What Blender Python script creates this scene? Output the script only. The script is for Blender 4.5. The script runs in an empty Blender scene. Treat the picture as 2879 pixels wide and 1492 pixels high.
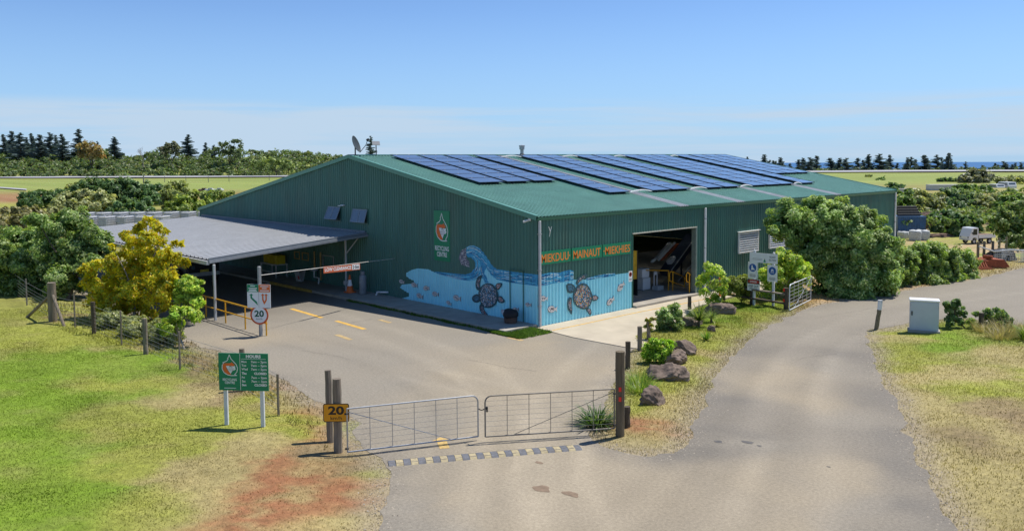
import bpy, bmesh, math, random
import numpy as np
from mathutils import Vector, Matrix
from mathutils.geometry import delaunay_2d_cdt
random.seed(11)
rng = np.random.default_rng(11)
scene = bpy.context.scene
COL = scene.collection
pi = math.pi

# ------------------------------------------------------------------ camera, sky, sun, exposure
# world: near corner of the shed at the origin, gable wall along -X, long wall along +Y, metres
F_PX, PY_PX, PITCH, ROLL, YAW = 2352.19, 608.75, 0.0680, -0.0066, 0.8109
CAM = np.array([24.2745, -24.4995, 6.9802])
_fw = np.array([-math.sin(YAW)*math.cos(PITCH), math.cos(YAW)*math.cos(PITCH), -math.sin(PITCH)])
_r0 = np.array([math.cos(YAW), math.sin(YAW), 0.0]); _u0 = np.cross(_r0, _fw)
_rt = math.cos(ROLL)*_r0 + math.sin(ROLL)*_u0; _up = -math.sin(ROLL)*_r0 + math.cos(ROLL)*_u0
cd = bpy.data.cameras.new('Camera'); cam = bpy.data.objects.new('Camera', cd); COL.objects.link(cam)
cd.sensor_width = 36.0; cd.lens = F_PX/2879.0*36.0; cd.shift_y = -(746.0-PY_PX)/2879.0
cd.clip_start = 0.5; cd.clip_end = 60000.0
cam.matrix_world = Matrix(((_rt[0], _up[0], -_fw[0], CAM[0]), (_rt[1], _up[1], -_fw[1], CAM[1]),
                           (_rt[2], _up[2], -_fw[2], CAM[2]), (0, 0, 0, 1)))
scene.camera = cam

SUN_DIR = np.array([0.135, 0.485, 1.0]); SUN_DIR /= np.linalg.norm(SUN_DIR)     # towards the sun
SUN_EL = math.asin(SUN_DIR[2]); SUN_ROT = math.atan2(SUN_DIR[0], SUN_DIR[1])
world = bpy.data.worlds.new('World'); scene.world = world; world.use_nodes = True
wn, wl = world.node_tree.nodes, world.node_tree.links
for n_ in list(wn): wn.remove(n_)
w_out = wn.new('ShaderNodeOutputWorld'); w_bg = wn.new('ShaderNodeBackground')
w_bg.inputs['Strength'].default_value = 0.113
sky = wn.new('ShaderNodeTexSky'); sky.sky_type = 'NISHITA'; sky.sun_disc = False
sky.sun_elevation = SUN_EL; sky.sun_rotation = SUN_ROT
sky.altitude = 600.0; sky.air_density = 0.78; sky.dust_density = 0.0; sky.ozone_density = 7.5
# thin layered cloud low over the horizon, the same all the way round
w_tc = wn.new('ShaderNodeTexCoord'); w_sep = wn.new('ShaderNodeSeparateXYZ')
wl.new(w_tc.outputs['Generated'], w_sep.inputs[0])
w_map = wn.new('ShaderNodeMapping'); w_map.inputs['Scale'].default_value = (3.2, 3.2, 75.0)
wl.new(w_tc.outputs['Generated'], w_map.inputs['Vector'])
w_noise = wn.new('ShaderNodeTexNoise'); w_noise.inputs['Scale'].default_value = 1.0
w_noise.inputs['Detail'].default_value = 7.0; w_noise.inputs['Roughness'].default_value = 0.55
wl.new(w_map.outputs[0], w_noise.inputs['Vector'])
w_map2 = wn.new('ShaderNodeMapping'); w_map2.inputs['Scale'].default_value = (1.6, 1.6, 5.0)
wl.new(w_tc.outputs['Generated'], w_map2.inputs['Vector'])
w_noise2 = wn.new('ShaderNodeTexNoise'); w_noise2.inputs['Scale'].default_value = 1.0; w_noise2.inputs['Detail'].default_value = 3.0
wl.new(w_map2.outputs[0], w_noise2.inputs['Vector'])
w_add = wn.new('ShaderNodeMath'); w_add.operation = 'ADD'
wl.new(w_noise.outputs['Fac'], w_add.inputs[0]); wl.new(w_noise2.outputs['Fac'], w_add.inputs[1])
w_rmp = wn.new('ShaderNodeMapRange'); w_rmp.inputs[1].default_value = 0.86; w_rmp.inputs[2].default_value = 1.08; w_rmp.inputs[3].default_value = 0.0
wl.new(w_add.outputs[0], w_rmp.inputs[0])
w_band = wn.new('ShaderNodeMapRange'); w_band.inputs[1].default_value = 0.074; w_band.inputs[2].default_value = 0.056
w_band.interpolation_type = 'SMOOTHSTEP'; wl.new(w_sep.outputs['Z'], w_band.inputs[0])
w_mul = wn.new('ShaderNodeMath'); w_mul.operation = 'MULTIPLY'
wl.new(w_rmp.outputs[0], w_mul.inputs[0]); wl.new(w_band.outputs[0], w_mul.inputs[1])
w_hz = wn.new('ShaderNodeMapRange'); w_hz.inputs[1].default_value = 0.17; w_hz.inputs[2].default_value = 0.0; w_hz.inputs[4].default_value = 0.85
wl.new(w_sep.outputs['Z'], w_hz.inputs[0])
w_hmix = wn.new('ShaderNodeMix'); w_hmix.data_type = 'RGBA'; w_hmix.inputs[7].default_value = (2.1, 3.5, 5.2, 1.0)
wl.new(w_hz.outputs[0], w_hmix.inputs[0]); wl.new(sky.outputs[0], w_hmix.inputs[6])
w_mul2 = wn.new('ShaderNodeMath'); w_mul2.operation = 'MULTIPLY'; w_mul2.inputs[1].default_value = 0.9
wl.new(w_mul.outputs[0], w_mul2.inputs[0])
w_mix = wn.new('ShaderNodeMix'); w_mix.data_type = 'RGBA'
w_mix.inputs[7].default_value = (3.5, 4.45, 5.5, 1.0)
wl.new(w_mul2.outputs[0], w_mix.inputs[0]); wl.new(w_hmix.outputs[2], w_mix.inputs[6])
wl.new(w_mix.outputs[2], w_bg.inputs['Color']); wl.new(w_bg.outputs[0], w_out.inputs['Surface'])

sl = bpy.data.lights.new('Sun', 'SUN'); sl.energy = 4.1; sl.angle = math.radians(0.53); sl.color = (1.0, 0.95, 0.87)
sun = bpy.data.objects.new('Sun', sl); COL.objects.link(sun)
sun.rotation_euler = Vector(-SUN_DIR).to_track_quat('-Z', 'Y').to_euler(); sun.location = (0, 0, 60)
vs = scene.view_settings
vs.view_transform = 'Standard'; vs.look = 'None'; vs.exposure = 0.42; vs.gamma = 1.0; vs.use_curve_mapping = False
scene.render.engine = 'CYCLES'
scene.cycles.max_bounces = 6; scene.cycles.transparent_max_bounces = 12
scene.cycles.use_denoising = True

# ------------------------------------------------------------------ measuring helpers (photo pixel -> point of a known plane of the place)
def ray(x, y): return _fw + (x-1439.5)/F_PX*_rt - (y-PY_PX)/F_PX*_up
def G(x, y, z=0.0):
    d = ray(x, y); t = (z-CAM[2])/d[2]; P = CAM+t*d; return Vector(P)
def at(x, y, depth): return Vector(CAM + ray(x, y)*depth)
def on_gable(x, y):                                  # -> (x along the wall, z)
    d = ray(x, y); t = (0-CAM[1])/d[1]; P = CAM+t*d; return (P[0], P[2])
def on_long(x, y):                                   # -> (y along the wall, z)
    d = ray(x, y); t = (0-CAM[0])/d[0]; P = CAM+t*d; return (P[1], P[2])
def zoomer(x0, y0, s): return lambda x, y: (x0+x*s, y0+y*s)
Z5 = zoomer(1080, 560, 460/1535); Z6 = zoomer(1480, 560, 520/1736); ZT = zoomer(1280, 680, 200/1214)

# ------------------------------------------------------------------ scene helpers
def tag(o, label=None, cat=None, group=None, kind=None):
    if label: o['label'] = label
    if cat: o['category'] = cat
    if group: o['group'] = group
    if kind: o['kind'] = kind
    return o
def empty(name, loc, label=None, cat=None, group=None, rz=0.0):
    o = bpy.data.objects.new(name, None); COL.objects.link(o)
    o.location = loc; o.rotation_euler = (0, 0, rz); o.empty_display_size = 0.2
    return tag(o, label, cat, group)
def root_loc(o):
    while o.parent: o = o.parent
    return Vector(o.location)
def copy_tree(o, parent=None):
    c = o.copy(); COL.objects.link(c); c.parent = parent
    for ch in list(o.children): copy_tree(ch, c)
    return c

class MB:
    """collects faces; build() links them as one mesh object"""
    def __init__(s): s.v = []; s.f = []; s.m = []; s.mi = 0; s.c = None
    def add(s, vs, fs):
        b = len(s.v); s.v.extend([tuple(map(float, v)) for v in vs])
        for f in fs: s.f.append(tuple(b+i for i in f)); s.m.append(s.mi)
        return s
    def box(s, x0, x1, y0, y1, z0, z1):
        return s.add([(x0,y0,z0),(x1,y0,z0),(x1,y1,z0),(x0,y1,z0),(x0,y0,z1),(x1,y0,z1),(x1,y1,z1),(x0,y1,z1)],
                     [(3,2,1,0),(4,5,6,7),(0,1,5,4),(1,2,6,5),(2,3,7,6),(3,0,4,7)])
    def obox(s, c, size, X=(1,0,0), Y=(0,1,0), Z=None):
        X = Vector(X).normalized(); Y = Vector(Y).normalized(); Z = Vector(Z).normalized() if Z else X.cross(Y).normalized()
        c = Vector(c); a, b, d = [q/2 for q in size]
        P = [c+X*i*a+Y*j*b+Z*k*d for k in (-1, 1) for i, j in ((-1,-1),(1,-1),(1,1),(-1,1))]
        return s.add(P, [(3,2,1,0),(4,5,6,7),(0,1,5,4),(1,2,6,5),(2,3,7,6),(3,0,4,7)])
    def cbox(s, c, size, bev=0.01, X=(1,0,0), Y=(0,1,0), Z=None):      # box with chamfered edges
        X = Vector(X).normalized(); Y = Vector(Y).normalized(); Z = Vector(Z).normalized() if Z else X.cross(Y).normalized()
        c = Vector(c); hx, hy, hz = [q/2 for q in size]; b = bev
        rings = []
        for z, i in ((-hz, b), (-hz+b, 0), (hz-b, 0), (hz, b)):
            r = []
            for sx, sy in ((-1,-1),(1,-1),(1,1),(-1,1)):
                if sx*sy > 0: pts = [(sx*(hx-i), sy*(hy-i-b)), (sx*(hx-i-b), sy*(hy-i))]
                else: pts = [(sx*(hx-i-b), sy*(hy-i)), (sx*(hx-i), sy*(hy-i-b))]
                r += [c+X*p+Y*q+Z*z for p, q in pts]
            rings.append(r)
        vs = [p for r in rings for p in r]; fs = [tuple(range(7, -1, -1)), tuple(24+i for i in range(8))]
        for k in range(3):
            for i in range(8): fs.append((k*8+i, k*8+(i+1) % 8, (k+1)*8+(i+1) % 8, (k+1)*8+i))
        return s.add(vs, fs)
    def tube(s, p0, p1, r0, r1=None, n=8, cap=True):
        r1 = r0 if r1 is None else r1
        p0, p1 = Vector(p0), Vector(p1); d = (p1-p0).normalized()
        a = d.orthogonal().normalized(); b = d.cross(a)
        vs = [p+(a*math.cos(2*pi*i/n)+b*math.sin(2*pi*i/n))*r for p, r in ((p0, r0), (p1, r1)) for i in range(n)]
        fs = [(i, (i+1) % n, n+(i+1) % n, n+i) for i in range(n)]
        if cap: fs += [tuple(range(n-1, -1, -1)), tuple(range(n, 2*n))]
        return s.add(vs, fs)
    def path(s, pts, r, n=6, cap=True):
        pts = [Vector(p) for p in pts]; rr = r if isinstance(r, (list, tuple)) else [r]*len(pts)
        vs = []; prev = None
        for i, p in enumerate(pts):
            d = (pts[min(i+1, len(pts)-1)]-pts[max(i-1, 0)]).normalized()
            a = d.orthogonal().normalized() if prev is None else (prev-d*prev.dot(d)).normalized()
            prev = a; b = d.cross(a)
            vs += [p+(a*math.cos(2*pi*k/n)+b*math.sin(2*pi*k/n))*rr[i] for k in range(n)]
        fs = []
        for i in range(len(pts)-1):
            for k in range(n): fs.append((i*n+k, i*n+(k+1) % n, (i+1)*n+(k+1) % n, (i+1)*n+k))
        if cap: fs += [tuple(range(n-1, -1, -1)), tuple(range((len(pts)-1)*n, len(pts)*n))]
        return s.add(vs, fs)
    def lathe(s, prof, c=(0,0,0), n=16, X=(1,0,0), Y=(0,1,0), Z=(0,0,1)):
        c = Vector(c); X, Y, Z = Vector(X), Vector(Y), Vector(Z)
        vs = [c+(X*math.cos(2*pi*k/n)+Y*math.sin(2*pi*k/n))*r+Z*z for r, z in prof for k in range(n)]
        fs = []
        for i in range(len(prof)-1):
            for k in range(n): fs.append((i*n+k, i*n+(k+1) % n, (i+1)*n+(k+1) % n, (i+1)*n+k))
        fs += [tuple(range(n-1, -1, -1)), tuple(range((len(prof)-1)*n, len(prof)*n))]
        return s.add(vs, fs)
    def prism(s, poly, o, X, Y, t):                   # flat outline in the plane (X,Y) through o, thickness t along X x Y
        o, X, Y = Vector(o), Vector(X).normalized(), Vector(Y).normalized(); N = X.cross(Y)
        n = len(poly)
        a = [o+X*p+Y*q for p, q in poly]; vs = a+[p+N*t for p in a]
        fs = [tuple(range(n-1, -1, -1)), tuple(range(n, 2*n))]+[(i, (i+1) % n, n+(i+1) % n, n+i) for i in range(n)]
        return s.add(vs, fs)
    def build(s, name, mat, parent=None, smooth=False, base=None, recalc=False):
        off = root_loc(parent) if parent else Vector(base if base is not None else (0, 0, 0))
        me = bpy.data.meshes.new(name)
        me.from_pydata([(v[0]-off.x, v[1]-off.y, v[2]-off.z) for v in s.v], [], s.f)
        for m in (mat if isinstance(mat, (list, tuple)) else [mat]): me.materials.append(m)
        if isinstance(mat, (list, tuple)): me.polygons.foreach_set('material_index', s.m)
        if recalc:
            bm = bmesh.new(); bm.from_mesh(me); bmesh.ops.recalc_face_normals(bm, faces=bm.faces); bm.to_mesh(me); bm.free()
        if smooth:
            me.polygons.foreach_set('use_smooth', [True]*len(me.polygons))
        me.update()
        o = bpy.data.objects.new(name, me); COL.objects.link(o)
        if parent: o.parent = parent
        else: o.location = off
        return o
def mesh_np(name, V, Fq, mat, base=(0,0,0), col=None, smooth=False, parent=None):
    """mesh from numpy arrays; Fq (n,k) faces of one size; col (nverts,3)"""
    V = np.asarray(V, np.float32)-np.asarray(root_loc(parent) if parent else base, np.float32); Fq = np.asarray(Fq, np.int32)
    me = bpy.data.meshes.new(name); nf, k = Fq.shape
    me.vertices.add(len(V)); me.vertices.foreach_set('co', V.ravel())
    me.loops.add(nf*k); me.loops.foreach_set('vertex_index', Fq.ravel())
    me.polygons.add(nf); me.polygons.foreach_set('loop_start', np.arange(0, nf*k, k, dtype=np.int32))
    try: me.polygons.foreach_set('loop_total', np.full(nf, k, np.int32))
    except Exception: pass
    if smooth: me.polygons.foreach_set('use_smooth', np.ones(nf, bool))
    me.materials.append(mat); me.update(calc_edges=True)
    if col is not None:
        at_ = me.color_attributes.new('Col', 'FLOAT_COLOR', 'POINT')
        c4 = np.ones((len(V), 4), np.float32); c4[:, :3] = col; at_.data.foreach_set('color', c4.ravel())
    o = bpy.data.objects.new(name, me); COL.objects.link(o)
    if parent: o.parent = parent
    else: o.location = base
    return o

# numpy value noise
def _h(ix, iy, s):
    n = (ix.astype(np.int64)*374761393 + iy.astype(np.int64)*668265263 + s*1274126177) & 0x7fffffff
    n = ((n ^ (n >> 13))*1274126177) & 0x7fffffff
    return ((n ^ (n >> 16)) & 0xffff)/65535.0
def vnoise(x, y, s=0):
    x = np.asarray(x, float); y = np.asarray(y, float)
    ix, iy = np.floor(x), np.floor(y); fx, fy = x-ix, y-iy
    fx, fy = fx*fx*(3-2*fx), fy*fy*(3-2*fy); ix = ix.astype(np.int64); iy = iy.astype(np.int64)
    a, b, c, d = _h(ix, iy, s), _h(ix+1, iy, s), _h(ix, iy+1, s), _h(ix+1, iy+1, s)
    return (a*(1-fx)+b*fx)*(1-fy)+(c*(1-fx)+d*fx)*fy
def fbm(x, y, sc=1.0, o=4, s=0):
    t = 0.0; a = 0.5; n = 0
    for i in range(o):
        t = t+a*vnoise(np.asarray(x)*sc*2**i+17.3*i, np.asarray(y)*sc*2**i-9.1*i, s+i); n += a; a *= 0.5
    return t/n
def sstep(a, b, x):
    t = np.clip((np.asarray(x, float)-a)/(b-a), 0, 1); return t*t*(3-2*t)

# ------------------------------------------------------------------ procedural materials
MATS = {}
def mat(name, col, rough=0.6, metal=0.0, var=0.15, scale=6.0, bump=0.0, bscale=30.0, spec=0.4, stretch=None, dirt=0.0):
    if name in MATS: return MATS[name]
    m = bpy.data.materials.new(name); m.use_nodes = True; nt = m.node_tree; n, l = nt.nodes, nt.links
    b = n['Principled BSDF']; b.inputs['Roughness'].default_value = rough; b.inputs['Metallic'].default_value = metal
    b.inputs['Specular IOR Level'].default_value = spec
    tc = n.new('ShaderNodeTexCoord'); mp = n.new('ShaderNodeMapping'); l.new(tc.outputs['Object'], mp.inputs[0])
    if stretch: mp.inputs['Scale'].default_value = stretch
    nz = n.new('ShaderNodeTexNoise'); nz.inputs['Scale'].default_value = scale; nz.inputs['Detail'].default_value = 5.0
    l.new(mp.outputs[0], nz.inputs['Vector'])
    mr = n.new('ShaderNodeMapRange'); mr.inputs[1].default_value = 0.25; mr.inputs[2].default_value = 0.75
    mr.inputs[3].default_value = 1-var; mr.inputs[4].default_value = 1+var; l.new(nz.outputs['Fac'], mr.inputs[0])
    mx = n.new('ShaderNodeMix'); mx.data_type = 'RGBA'; mx.blend_type = 'MULTIPLY'; mx.inputs[0].default_value = 1.0
    mx.inputs[6].default_value = (*col, 1); l.new(mr.outputs[0], mx.inputs[7])
    out = mx.outputs[2]
    if dirt > 0:
        n2 = n.new('ShaderNodeTexNoise'); n2.inputs['Scale'].default_value = scale*0.35; n2.inputs['Detail'].default_value = 8.0
        n2.inputs['Roughness'].default_value = 0.7; l.new(mp.outputs[0], n2.inputs['Vector'])
        r2 = n.new('ShaderNodeMapRange'); r2.inputs[1].default_value = 0.5; r2.inputs[2].default_value = 0.72; r2.inputs[4].default_value = dirt
        l.new(n2.outputs['Fac'], r2.inputs[0])
        m2 = n.new('ShaderNodeMix'); m2.data_type = 'RGBA'; m2.inputs[7].default_value = (0.16, 0.12, 0.08, 1)
        l.new(r2.outputs[0], m2.inputs[0]); l.new(out, m2.inputs[6]); out = m2.outputs[2]
    l.new(out, b.inputs['Base Color'])
    if bump > 0:
        nb = n.new('ShaderNodeTexNoise'); nb.inputs['Scale'].default_value = bscale; nb.inputs['Detail'].default_value = 6.0
        l.new(mp.outputs[0], nb.inputs['Vector'])
        bp = n.new('ShaderNodeBump'); bp.inputs['Strength'].default_value = bump; bp.inputs['Distance'].default_value = 0.02
        l.new(nb.outputs['Fac'], bp.inputs['Height']); l.new(bp.outputs[0], b.inputs['Normal'])
    MATS[name] = m; return m
def leaf_mat(name, trans=0.35, rough=0.45, tint=(1.25, 1.25, 0.6), spec=0.35):
    if name in MATS: return MATS[name]
    m = bpy.data.materials.new(name); m.use_nodes = True; nt = m.node_tree; n, l = nt.nodes, nt.links
    b = n['Principled BSDF']; b.inputs['Roughness'].default_value = rough; b.inputs['Specular IOR Level'].default_value = spec
    a = n.new('ShaderNodeAttribute'); a.attribute_name = 'Col'
    g = n.new('ShaderNodeNewGeometry'); nz = n.new('ShaderNodeTexNoise'); nz.inputs['Scale'].default_value = 0.9; nz.inputs['Detail'].default_value = 2.0
    l.new(g.outputs['Position'], nz.inputs['Vector'])
    mr = n.new('ShaderNodeMapRange'); mr.inputs[1].default_value = 0.3; mr.inputs[2].default_value = 0.7; mr.inputs[3].default_value = 0.82; mr.inputs[4].default_value = 1.18
    l.new(nz.outputs['Fac'], mr.inputs[0])
    mx = n.new('ShaderNodeMix'); mx.data_type = 'RGBA'; mx.blend_type = 'MULTIPLY'; mx.inputs[0].default_value = 1.0
    l.new(a.outputs['Color'], mx.inputs[6]); l.new(mr.outputs[0], mx.inputs[7]); l.new(mx.outputs[2], b.inputs['Base Color'])
    t = n.new('ShaderNodeBsdfTranslucent')
    m2 = n.new('ShaderNodeMix'); m2.data_type = 'RGBA'; m2.blend_type = 'MULTIPLY'; m2.inputs[0].default_value = 1.0
    m2.inputs[7].default_value = (*tint, 1); l.new(mx.outputs[2], m2.inputs[6]); l.new(m2.outputs[2], t.inputs['Color'])
    ms = n.new('ShaderNodeMixShader'); ms.inputs[0].default_value = trans
    l.new(b.outputs[0], ms.inputs[1]); l.new(t.outputs[0], ms.inputs[2]); l.new(ms.outputs[0], n['Material Output'].inputs['Surface'])
    MATS[name] = m; return m
def col_mat(name, rough=0.9, fine=60.0, amt=0.25, bump=0.35, spec=0.2, mid=6.0):
    """ground-like material: own colour from the mesh, grain and relief from noise"""
    if name in MATS: return MATS[name]
    m = bpy.data.materials.new(name); m.use_nodes = True; nt = m.node_tree; n, l = nt.nodes, nt.links
    b = n['Principled BSDF']; b.inputs['Roughness'].default_value = rough; b.inputs['Specular IOR Level'].default_value = spec
    a = n.new('ShaderNodeAttribute'); a.attribute_name = 'Col'; g = n.new('ShaderNodeNewGeometry')
    o = a.outputs['Color']
    for sc, am in ((fine, amt), (mid, amt*0.7)):
        nz = n.new('ShaderNodeTexNoise'); nz.inputs['Scale'].default_value = sc; nz.inputs['Detail'].default_value = 4.0; nz.inputs['Roughness'].default_value = 0.65
        l.new(g.outputs['Position'], nz.inputs['Vector'])
        mr = n.new('ShaderNodeMapRange'); mr.inputs[1].default_value = 0.3; mr.inputs[2].default_value = 0.7; mr.inputs[3].default_value = 1-am; mr.inputs[4].default_value = 1+am
        l.new(nz.outputs['Fac'], mr.inputs[0])
        mx = n.new('ShaderNodeMix'); mx.data_type = 'RGBA'; mx.blend_type = 'MULTIPLY'; mx.inputs[0].default_value = 1.0
        l.new(o, mx.inputs[6]); l.new(mr.outputs[0], mx.inputs[7]); o = mx.outputs[2]
    l.new(o, b.inputs['Base Color'])
    nb = n.new('ShaderNodeTexNoise'); nb.inputs['Scale'].default_value = fine*0.7; nb.inputs['Detail'].default_value = 5.0
    l.new(g.outputs['Position'], nb.inputs['Vector'])
    bp = n.new('ShaderNodeBump'); bp.inputs['Strength'].default_value = bump; bp.inputs['Distance'].default_value = 0.02
    l.new(nb.outputs['Fac'], bp.inputs['Height']); l.new(bp.outputs[0], b.inputs['Normal'])
    MATS[name] = m; return m

GREEN = mat('green_steel', (0.054, 0.162, 0.136), rough=0.48, var=0.16, scale=1.4, dirt=0.20, stretch=(1, 1, 0.25))
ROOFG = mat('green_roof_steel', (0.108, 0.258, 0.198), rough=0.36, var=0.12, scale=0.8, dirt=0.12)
TRIM = mat('green_trim', (0.032, 0.125, 0.095), rough=0.4, var=0.08, scale=3)
GALV = mat('galvanised', (0.42, 0.43, 0.44), rough=0.42, metal=0.55, var=0.12, scale=9)
GREYROOF = mat('grey_roof_steel', (0.31, 0.315, 0.325), rough=0.55, metal=0.0, var=0.10, scale=1.0, dirt=0.12, spec=0.25)
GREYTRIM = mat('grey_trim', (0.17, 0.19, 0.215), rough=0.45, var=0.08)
PALE = mat('pale_steel', (0.50, 0.51, 0.52), rough=0.5, var=0.10, scale=5, dirt=0.15)
WHITE = mat('white_paint', (0.74, 0.75, 0.76), rough=0.5, var=0.06, scale=7, dirt=0.08)
YELLOW = mat('yellow_paint', (0.72, 0.36, 0.018), rough=0.45, var=0.12, scale=8, dirt=0.15)
WOOD = mat('grey_timber', (0.20, 0.165, 0.125), rough=0.85, var=0.35, scale=14, bump=0.6, bscale=26, stretch=(1, 1, 0.12))
WOODD = mat('dark_timber', (0.085, 0.066, 0.045), rough=0.85, var=0.35, scale=14, bump=0.6, bscale=26, stretch=(1, 1, 0.12))
BLACK = mat('black_rubber', (0.016, 0.016, 0.017), rough=0.7, var=0.25)
DARK = mat('dark_steel', (0.028, 0.030, 0.034), rough=0.55, var=0.3, scale=5)
GLASS = mat('window_glass', (0.10, 0.14, 0.18), rough=0.06, var=0.10, spec=0.9)
REDP = mat('red_paint', (0.55, 0.045, 0.025), rough=0.45, var=0.12)
ORANGE = mat('orange_paint', (0.72, 0.145, 0.028), rough=0.5, var=0.12)
SIGNG = mat('sign_green', (0.006, 0.215, 0.105), rough=0.38, var=0.06, scale=3)
SIGNW = mat('sign_white', (0.78, 0.79, 0.80), rough=0.42, var=0.04, scale=3, dirt=0.05)
CONC = mat('concrete', (0.36, 0.33, 0.28), rough=0.9, var=0.16, scale=2.2, bump=0.25, bscale=50, dirt=0.25)
WIREM = mat('fence_wire', (0.30, 0.30, 0.30), rough=0.5, metal=0.5, var=0.2)

TXT = bpy.data.scenes.new('lettering_bench')          # a side scene that only turns text into outlines
def text_mesh(txt, size, bold=0.0, spacing=1.0):
    """flat lettering -> (verts 2d, faces), left-baseline origin, with its width"""
    cu = bpy.data.curves.new('t', 'FONT'); cu.body = txt; cu.size = size; cu.offset = bold; cu.resolution_u = 3
    cu.space_character = spacing
    o = bpy.data.objects.new('t', cu); TXT.collection.objects.link(o)
    with bpy.context.temp_override(scene=TXT, view_layer=TXT.view_layers[0]):
        dg = bpy.context.evaluated_depsgraph_get()
    ev = o.evaluated_get(dg); me = ev.to_mesh()
    V = [(v.co.x, v.co.y) for v in me.vertices]; Fs = [tuple(p.vertices) for p in me.polygons]
    ev.to_mesh_clear(); TXT.collection.objects.unlink(o); bpy.data.objects.remove(o); bpy.data.curves.remove(cu)
    return V, Fs
def lettering(mb, txt, h, o, X, Y, width=None, bold=0.0, align='C'):
    """adds lettering of cap height h centred (or left) at o in the plane X,Y; squeezed to width when given"""
    V, Fs = text_mesh(txt, 1.0, bold/max(h, 1e-6)*0.7)
    xs = [v[0] for v in V]; ys = [v[1] for v in V]; x0, x1 = min(xs), max(xs); cap = 0.70
    s = h/cap; sx = s if width is None else width/(x1-x0)
    o, X, Y = Vector(o), Vector(X).normalized(), Vector(Y).normalized()
    ox = (x0+x1)/2 if align == 'C' else (x0 if align == 'L' else x1)
    mb.add([o+X*(v[0]-ox)*sx+Y*(v[1]-cap/2)*s for v in V], Fs); return mb
# ------------------------------------------------------------------ terrain
_f2 = _fw[:2]/np.linalg.norm(_fw[:2]); _r2 = np.array([_f2[1], -_f2[0]])
def polar(x, y):
    dx, dy = np.asarray(x, float)-CAM[0], np.asarray(y, float)-CAM[1]
    return dx*_f2[0]+dy*_f2[1], dx*_r2[0]+dy*_r2[1]
def hgt(x, y):
    """height of the land: a flat plateau, a shallow dip behind the side road, the coast falling away past the runway"""
    d, s = polar(x, y); az = s/np.maximum(d, 1.0)
    dip = -2.3*sstep(56, 84, d)*(1-sstep(120, 190, d))*sstep(0.40, 0.47, az)
    r = np.hypot(d, s)
    drop = -34.0*sstep(455, 560, d)*sstep(-0.12, 0.05, az) - 34.0*sstep(520, 760, r)*(1-sstep(-0.12, 0.05, az)) - 60*sstep(650, 900, r)
    hill = 10.0*sstep(452, 505, d)*(1-sstep(560, 700, r))*(1-sstep(-0.16, -0.05, az))
    roll = hill+0.8*(fbm(x, y, 0.012, 3, 5)-0.5)*sstep(70, 140, r)
    return np.where(d > 0, dip+drop, -60*sstep(650, 900, r))+roll
def Gh(x, y):                                         # photo pixel -> point of the land
    d = ray(x, y); t = 20.0
    for _ in range(400):
        P = CAM+d*t; e = P[2]-float(hgt(P[0], P[1]))
        if e < 0.002: break
        t += max(e*0.8, 0.02)
    return Vector((P[0], P[1], float(hgt(P[0], P[1]))))
DS = 1.11762
def Gd(x, y): return G(x*DS, y*DS)

LUSH, YGRN, STRAW, RED, BROWN, ORG, FIELD, TAN = [np.array(c) for c in
    ((0.160, 0.245, 0.022), (0.265, 0.282, 0.052), (0.330, 0.275, 0.120), (0.275, 0.125, 0.060), (0.225, 0.170, 0.090),
     (0.370, 0.235, 0.110), (0.225, 0.275, 0.068), (0.40, 0.29, 0.17))]
_cls = dict(L=LUSH, Y=YGRN, S=STRAW, R=RED, B=BROWN, O=ORG, F=FIELD, T=TAN)
_ctl = """60 1100 L,60 950 L,150 1250 L,30 850 Y,300 900 L,200 870 Y,330 960 Y,420 920 L,100 800 Y,300 1100 Y,250 1000 L,200 1150 L,250 1230 L,350 1300 Y,450 1200 S,400 1050 Y,
480 1000 S,500 920 B,560 960 B,520 1080 Y,600 1080 Y,620 1130 S,500 1150 Y,450 1280 S,560 1300 R,700 1220 R,650 1320 R,820 1270 R,760 980 R,770 1015 S,700 1000 Y,740 1060 Y,
775 1090 R,800 1140 B,700 1150 S,600 1200 S,850 1180 B,900 1080 L,900 1180 Y,930 1250 S,880 1310 S,720 1100 Y,200 800 B,300 850 Y,400 880 S,450 880 B,600 940 Y,640 960 S,140 840 Y,
20 1330 L,120 1400 L,400 1400 Y,700 1400 S,900 1400 S,-100 1000 L,-100 1300 L,-80 850 Y,350 1180 Y,550 1230 S,560 1180 S,640 1260 R,760 1290 R,100 1010 L,745 985 R,790 1045 R,800 1095 R,745 1150 R,690 1180 R,640 1230 R,600 1290 R,850 1240 R,530 1000 B,
1600 1070 R,1650 1085 R,1580 1120 S,1690 1120 S,1650 1020 Y,1720 960 Y,1760 900 S,1700 900 Y,1800 850 Y,1900 800 Y,1870 765 L,1950 790 Y,1780 800 L,1540 990 Y,1720 1040 S,2010 775 O,2100 755 O,
2250 733 O,2400 705 O,2500 690 S,2300 722 O,2250 840 Y,2200 840 S,2330 850 L,2280 900 Y,2350 950 S,2300 1000 S,2450 950 S,2550 900 S,2400 1050 S,2550 1050 B,2480 1000 Y,2460 1100 B,2350 1150 S,2500 1200 S,
2450 1300 S,2570 1250 S,2560 960 Y,2400 880 L,2500 1100 S,2600 1350 S,100 470 F,300 460 F,550 470 F,700 455 F,2150 450 F,2400 445 F,40 500 R,110 520 Y,30 545 B,60 570 B,300 560 Y,
1000 446 F,1500 446 F,-200 470 F,2650 450 F,2560 640 Y,2520 660 S,2460 660 S,20 470 F"""
_pts = []; _pc = []
for tok in _ctl.replace('\n', '').split(','):
    a, b, k = tok.split(); p_ = Gd(float(a), float(b)); _pts.append((p_.x, p_.y)); _pc.append(_cls[k])
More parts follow.
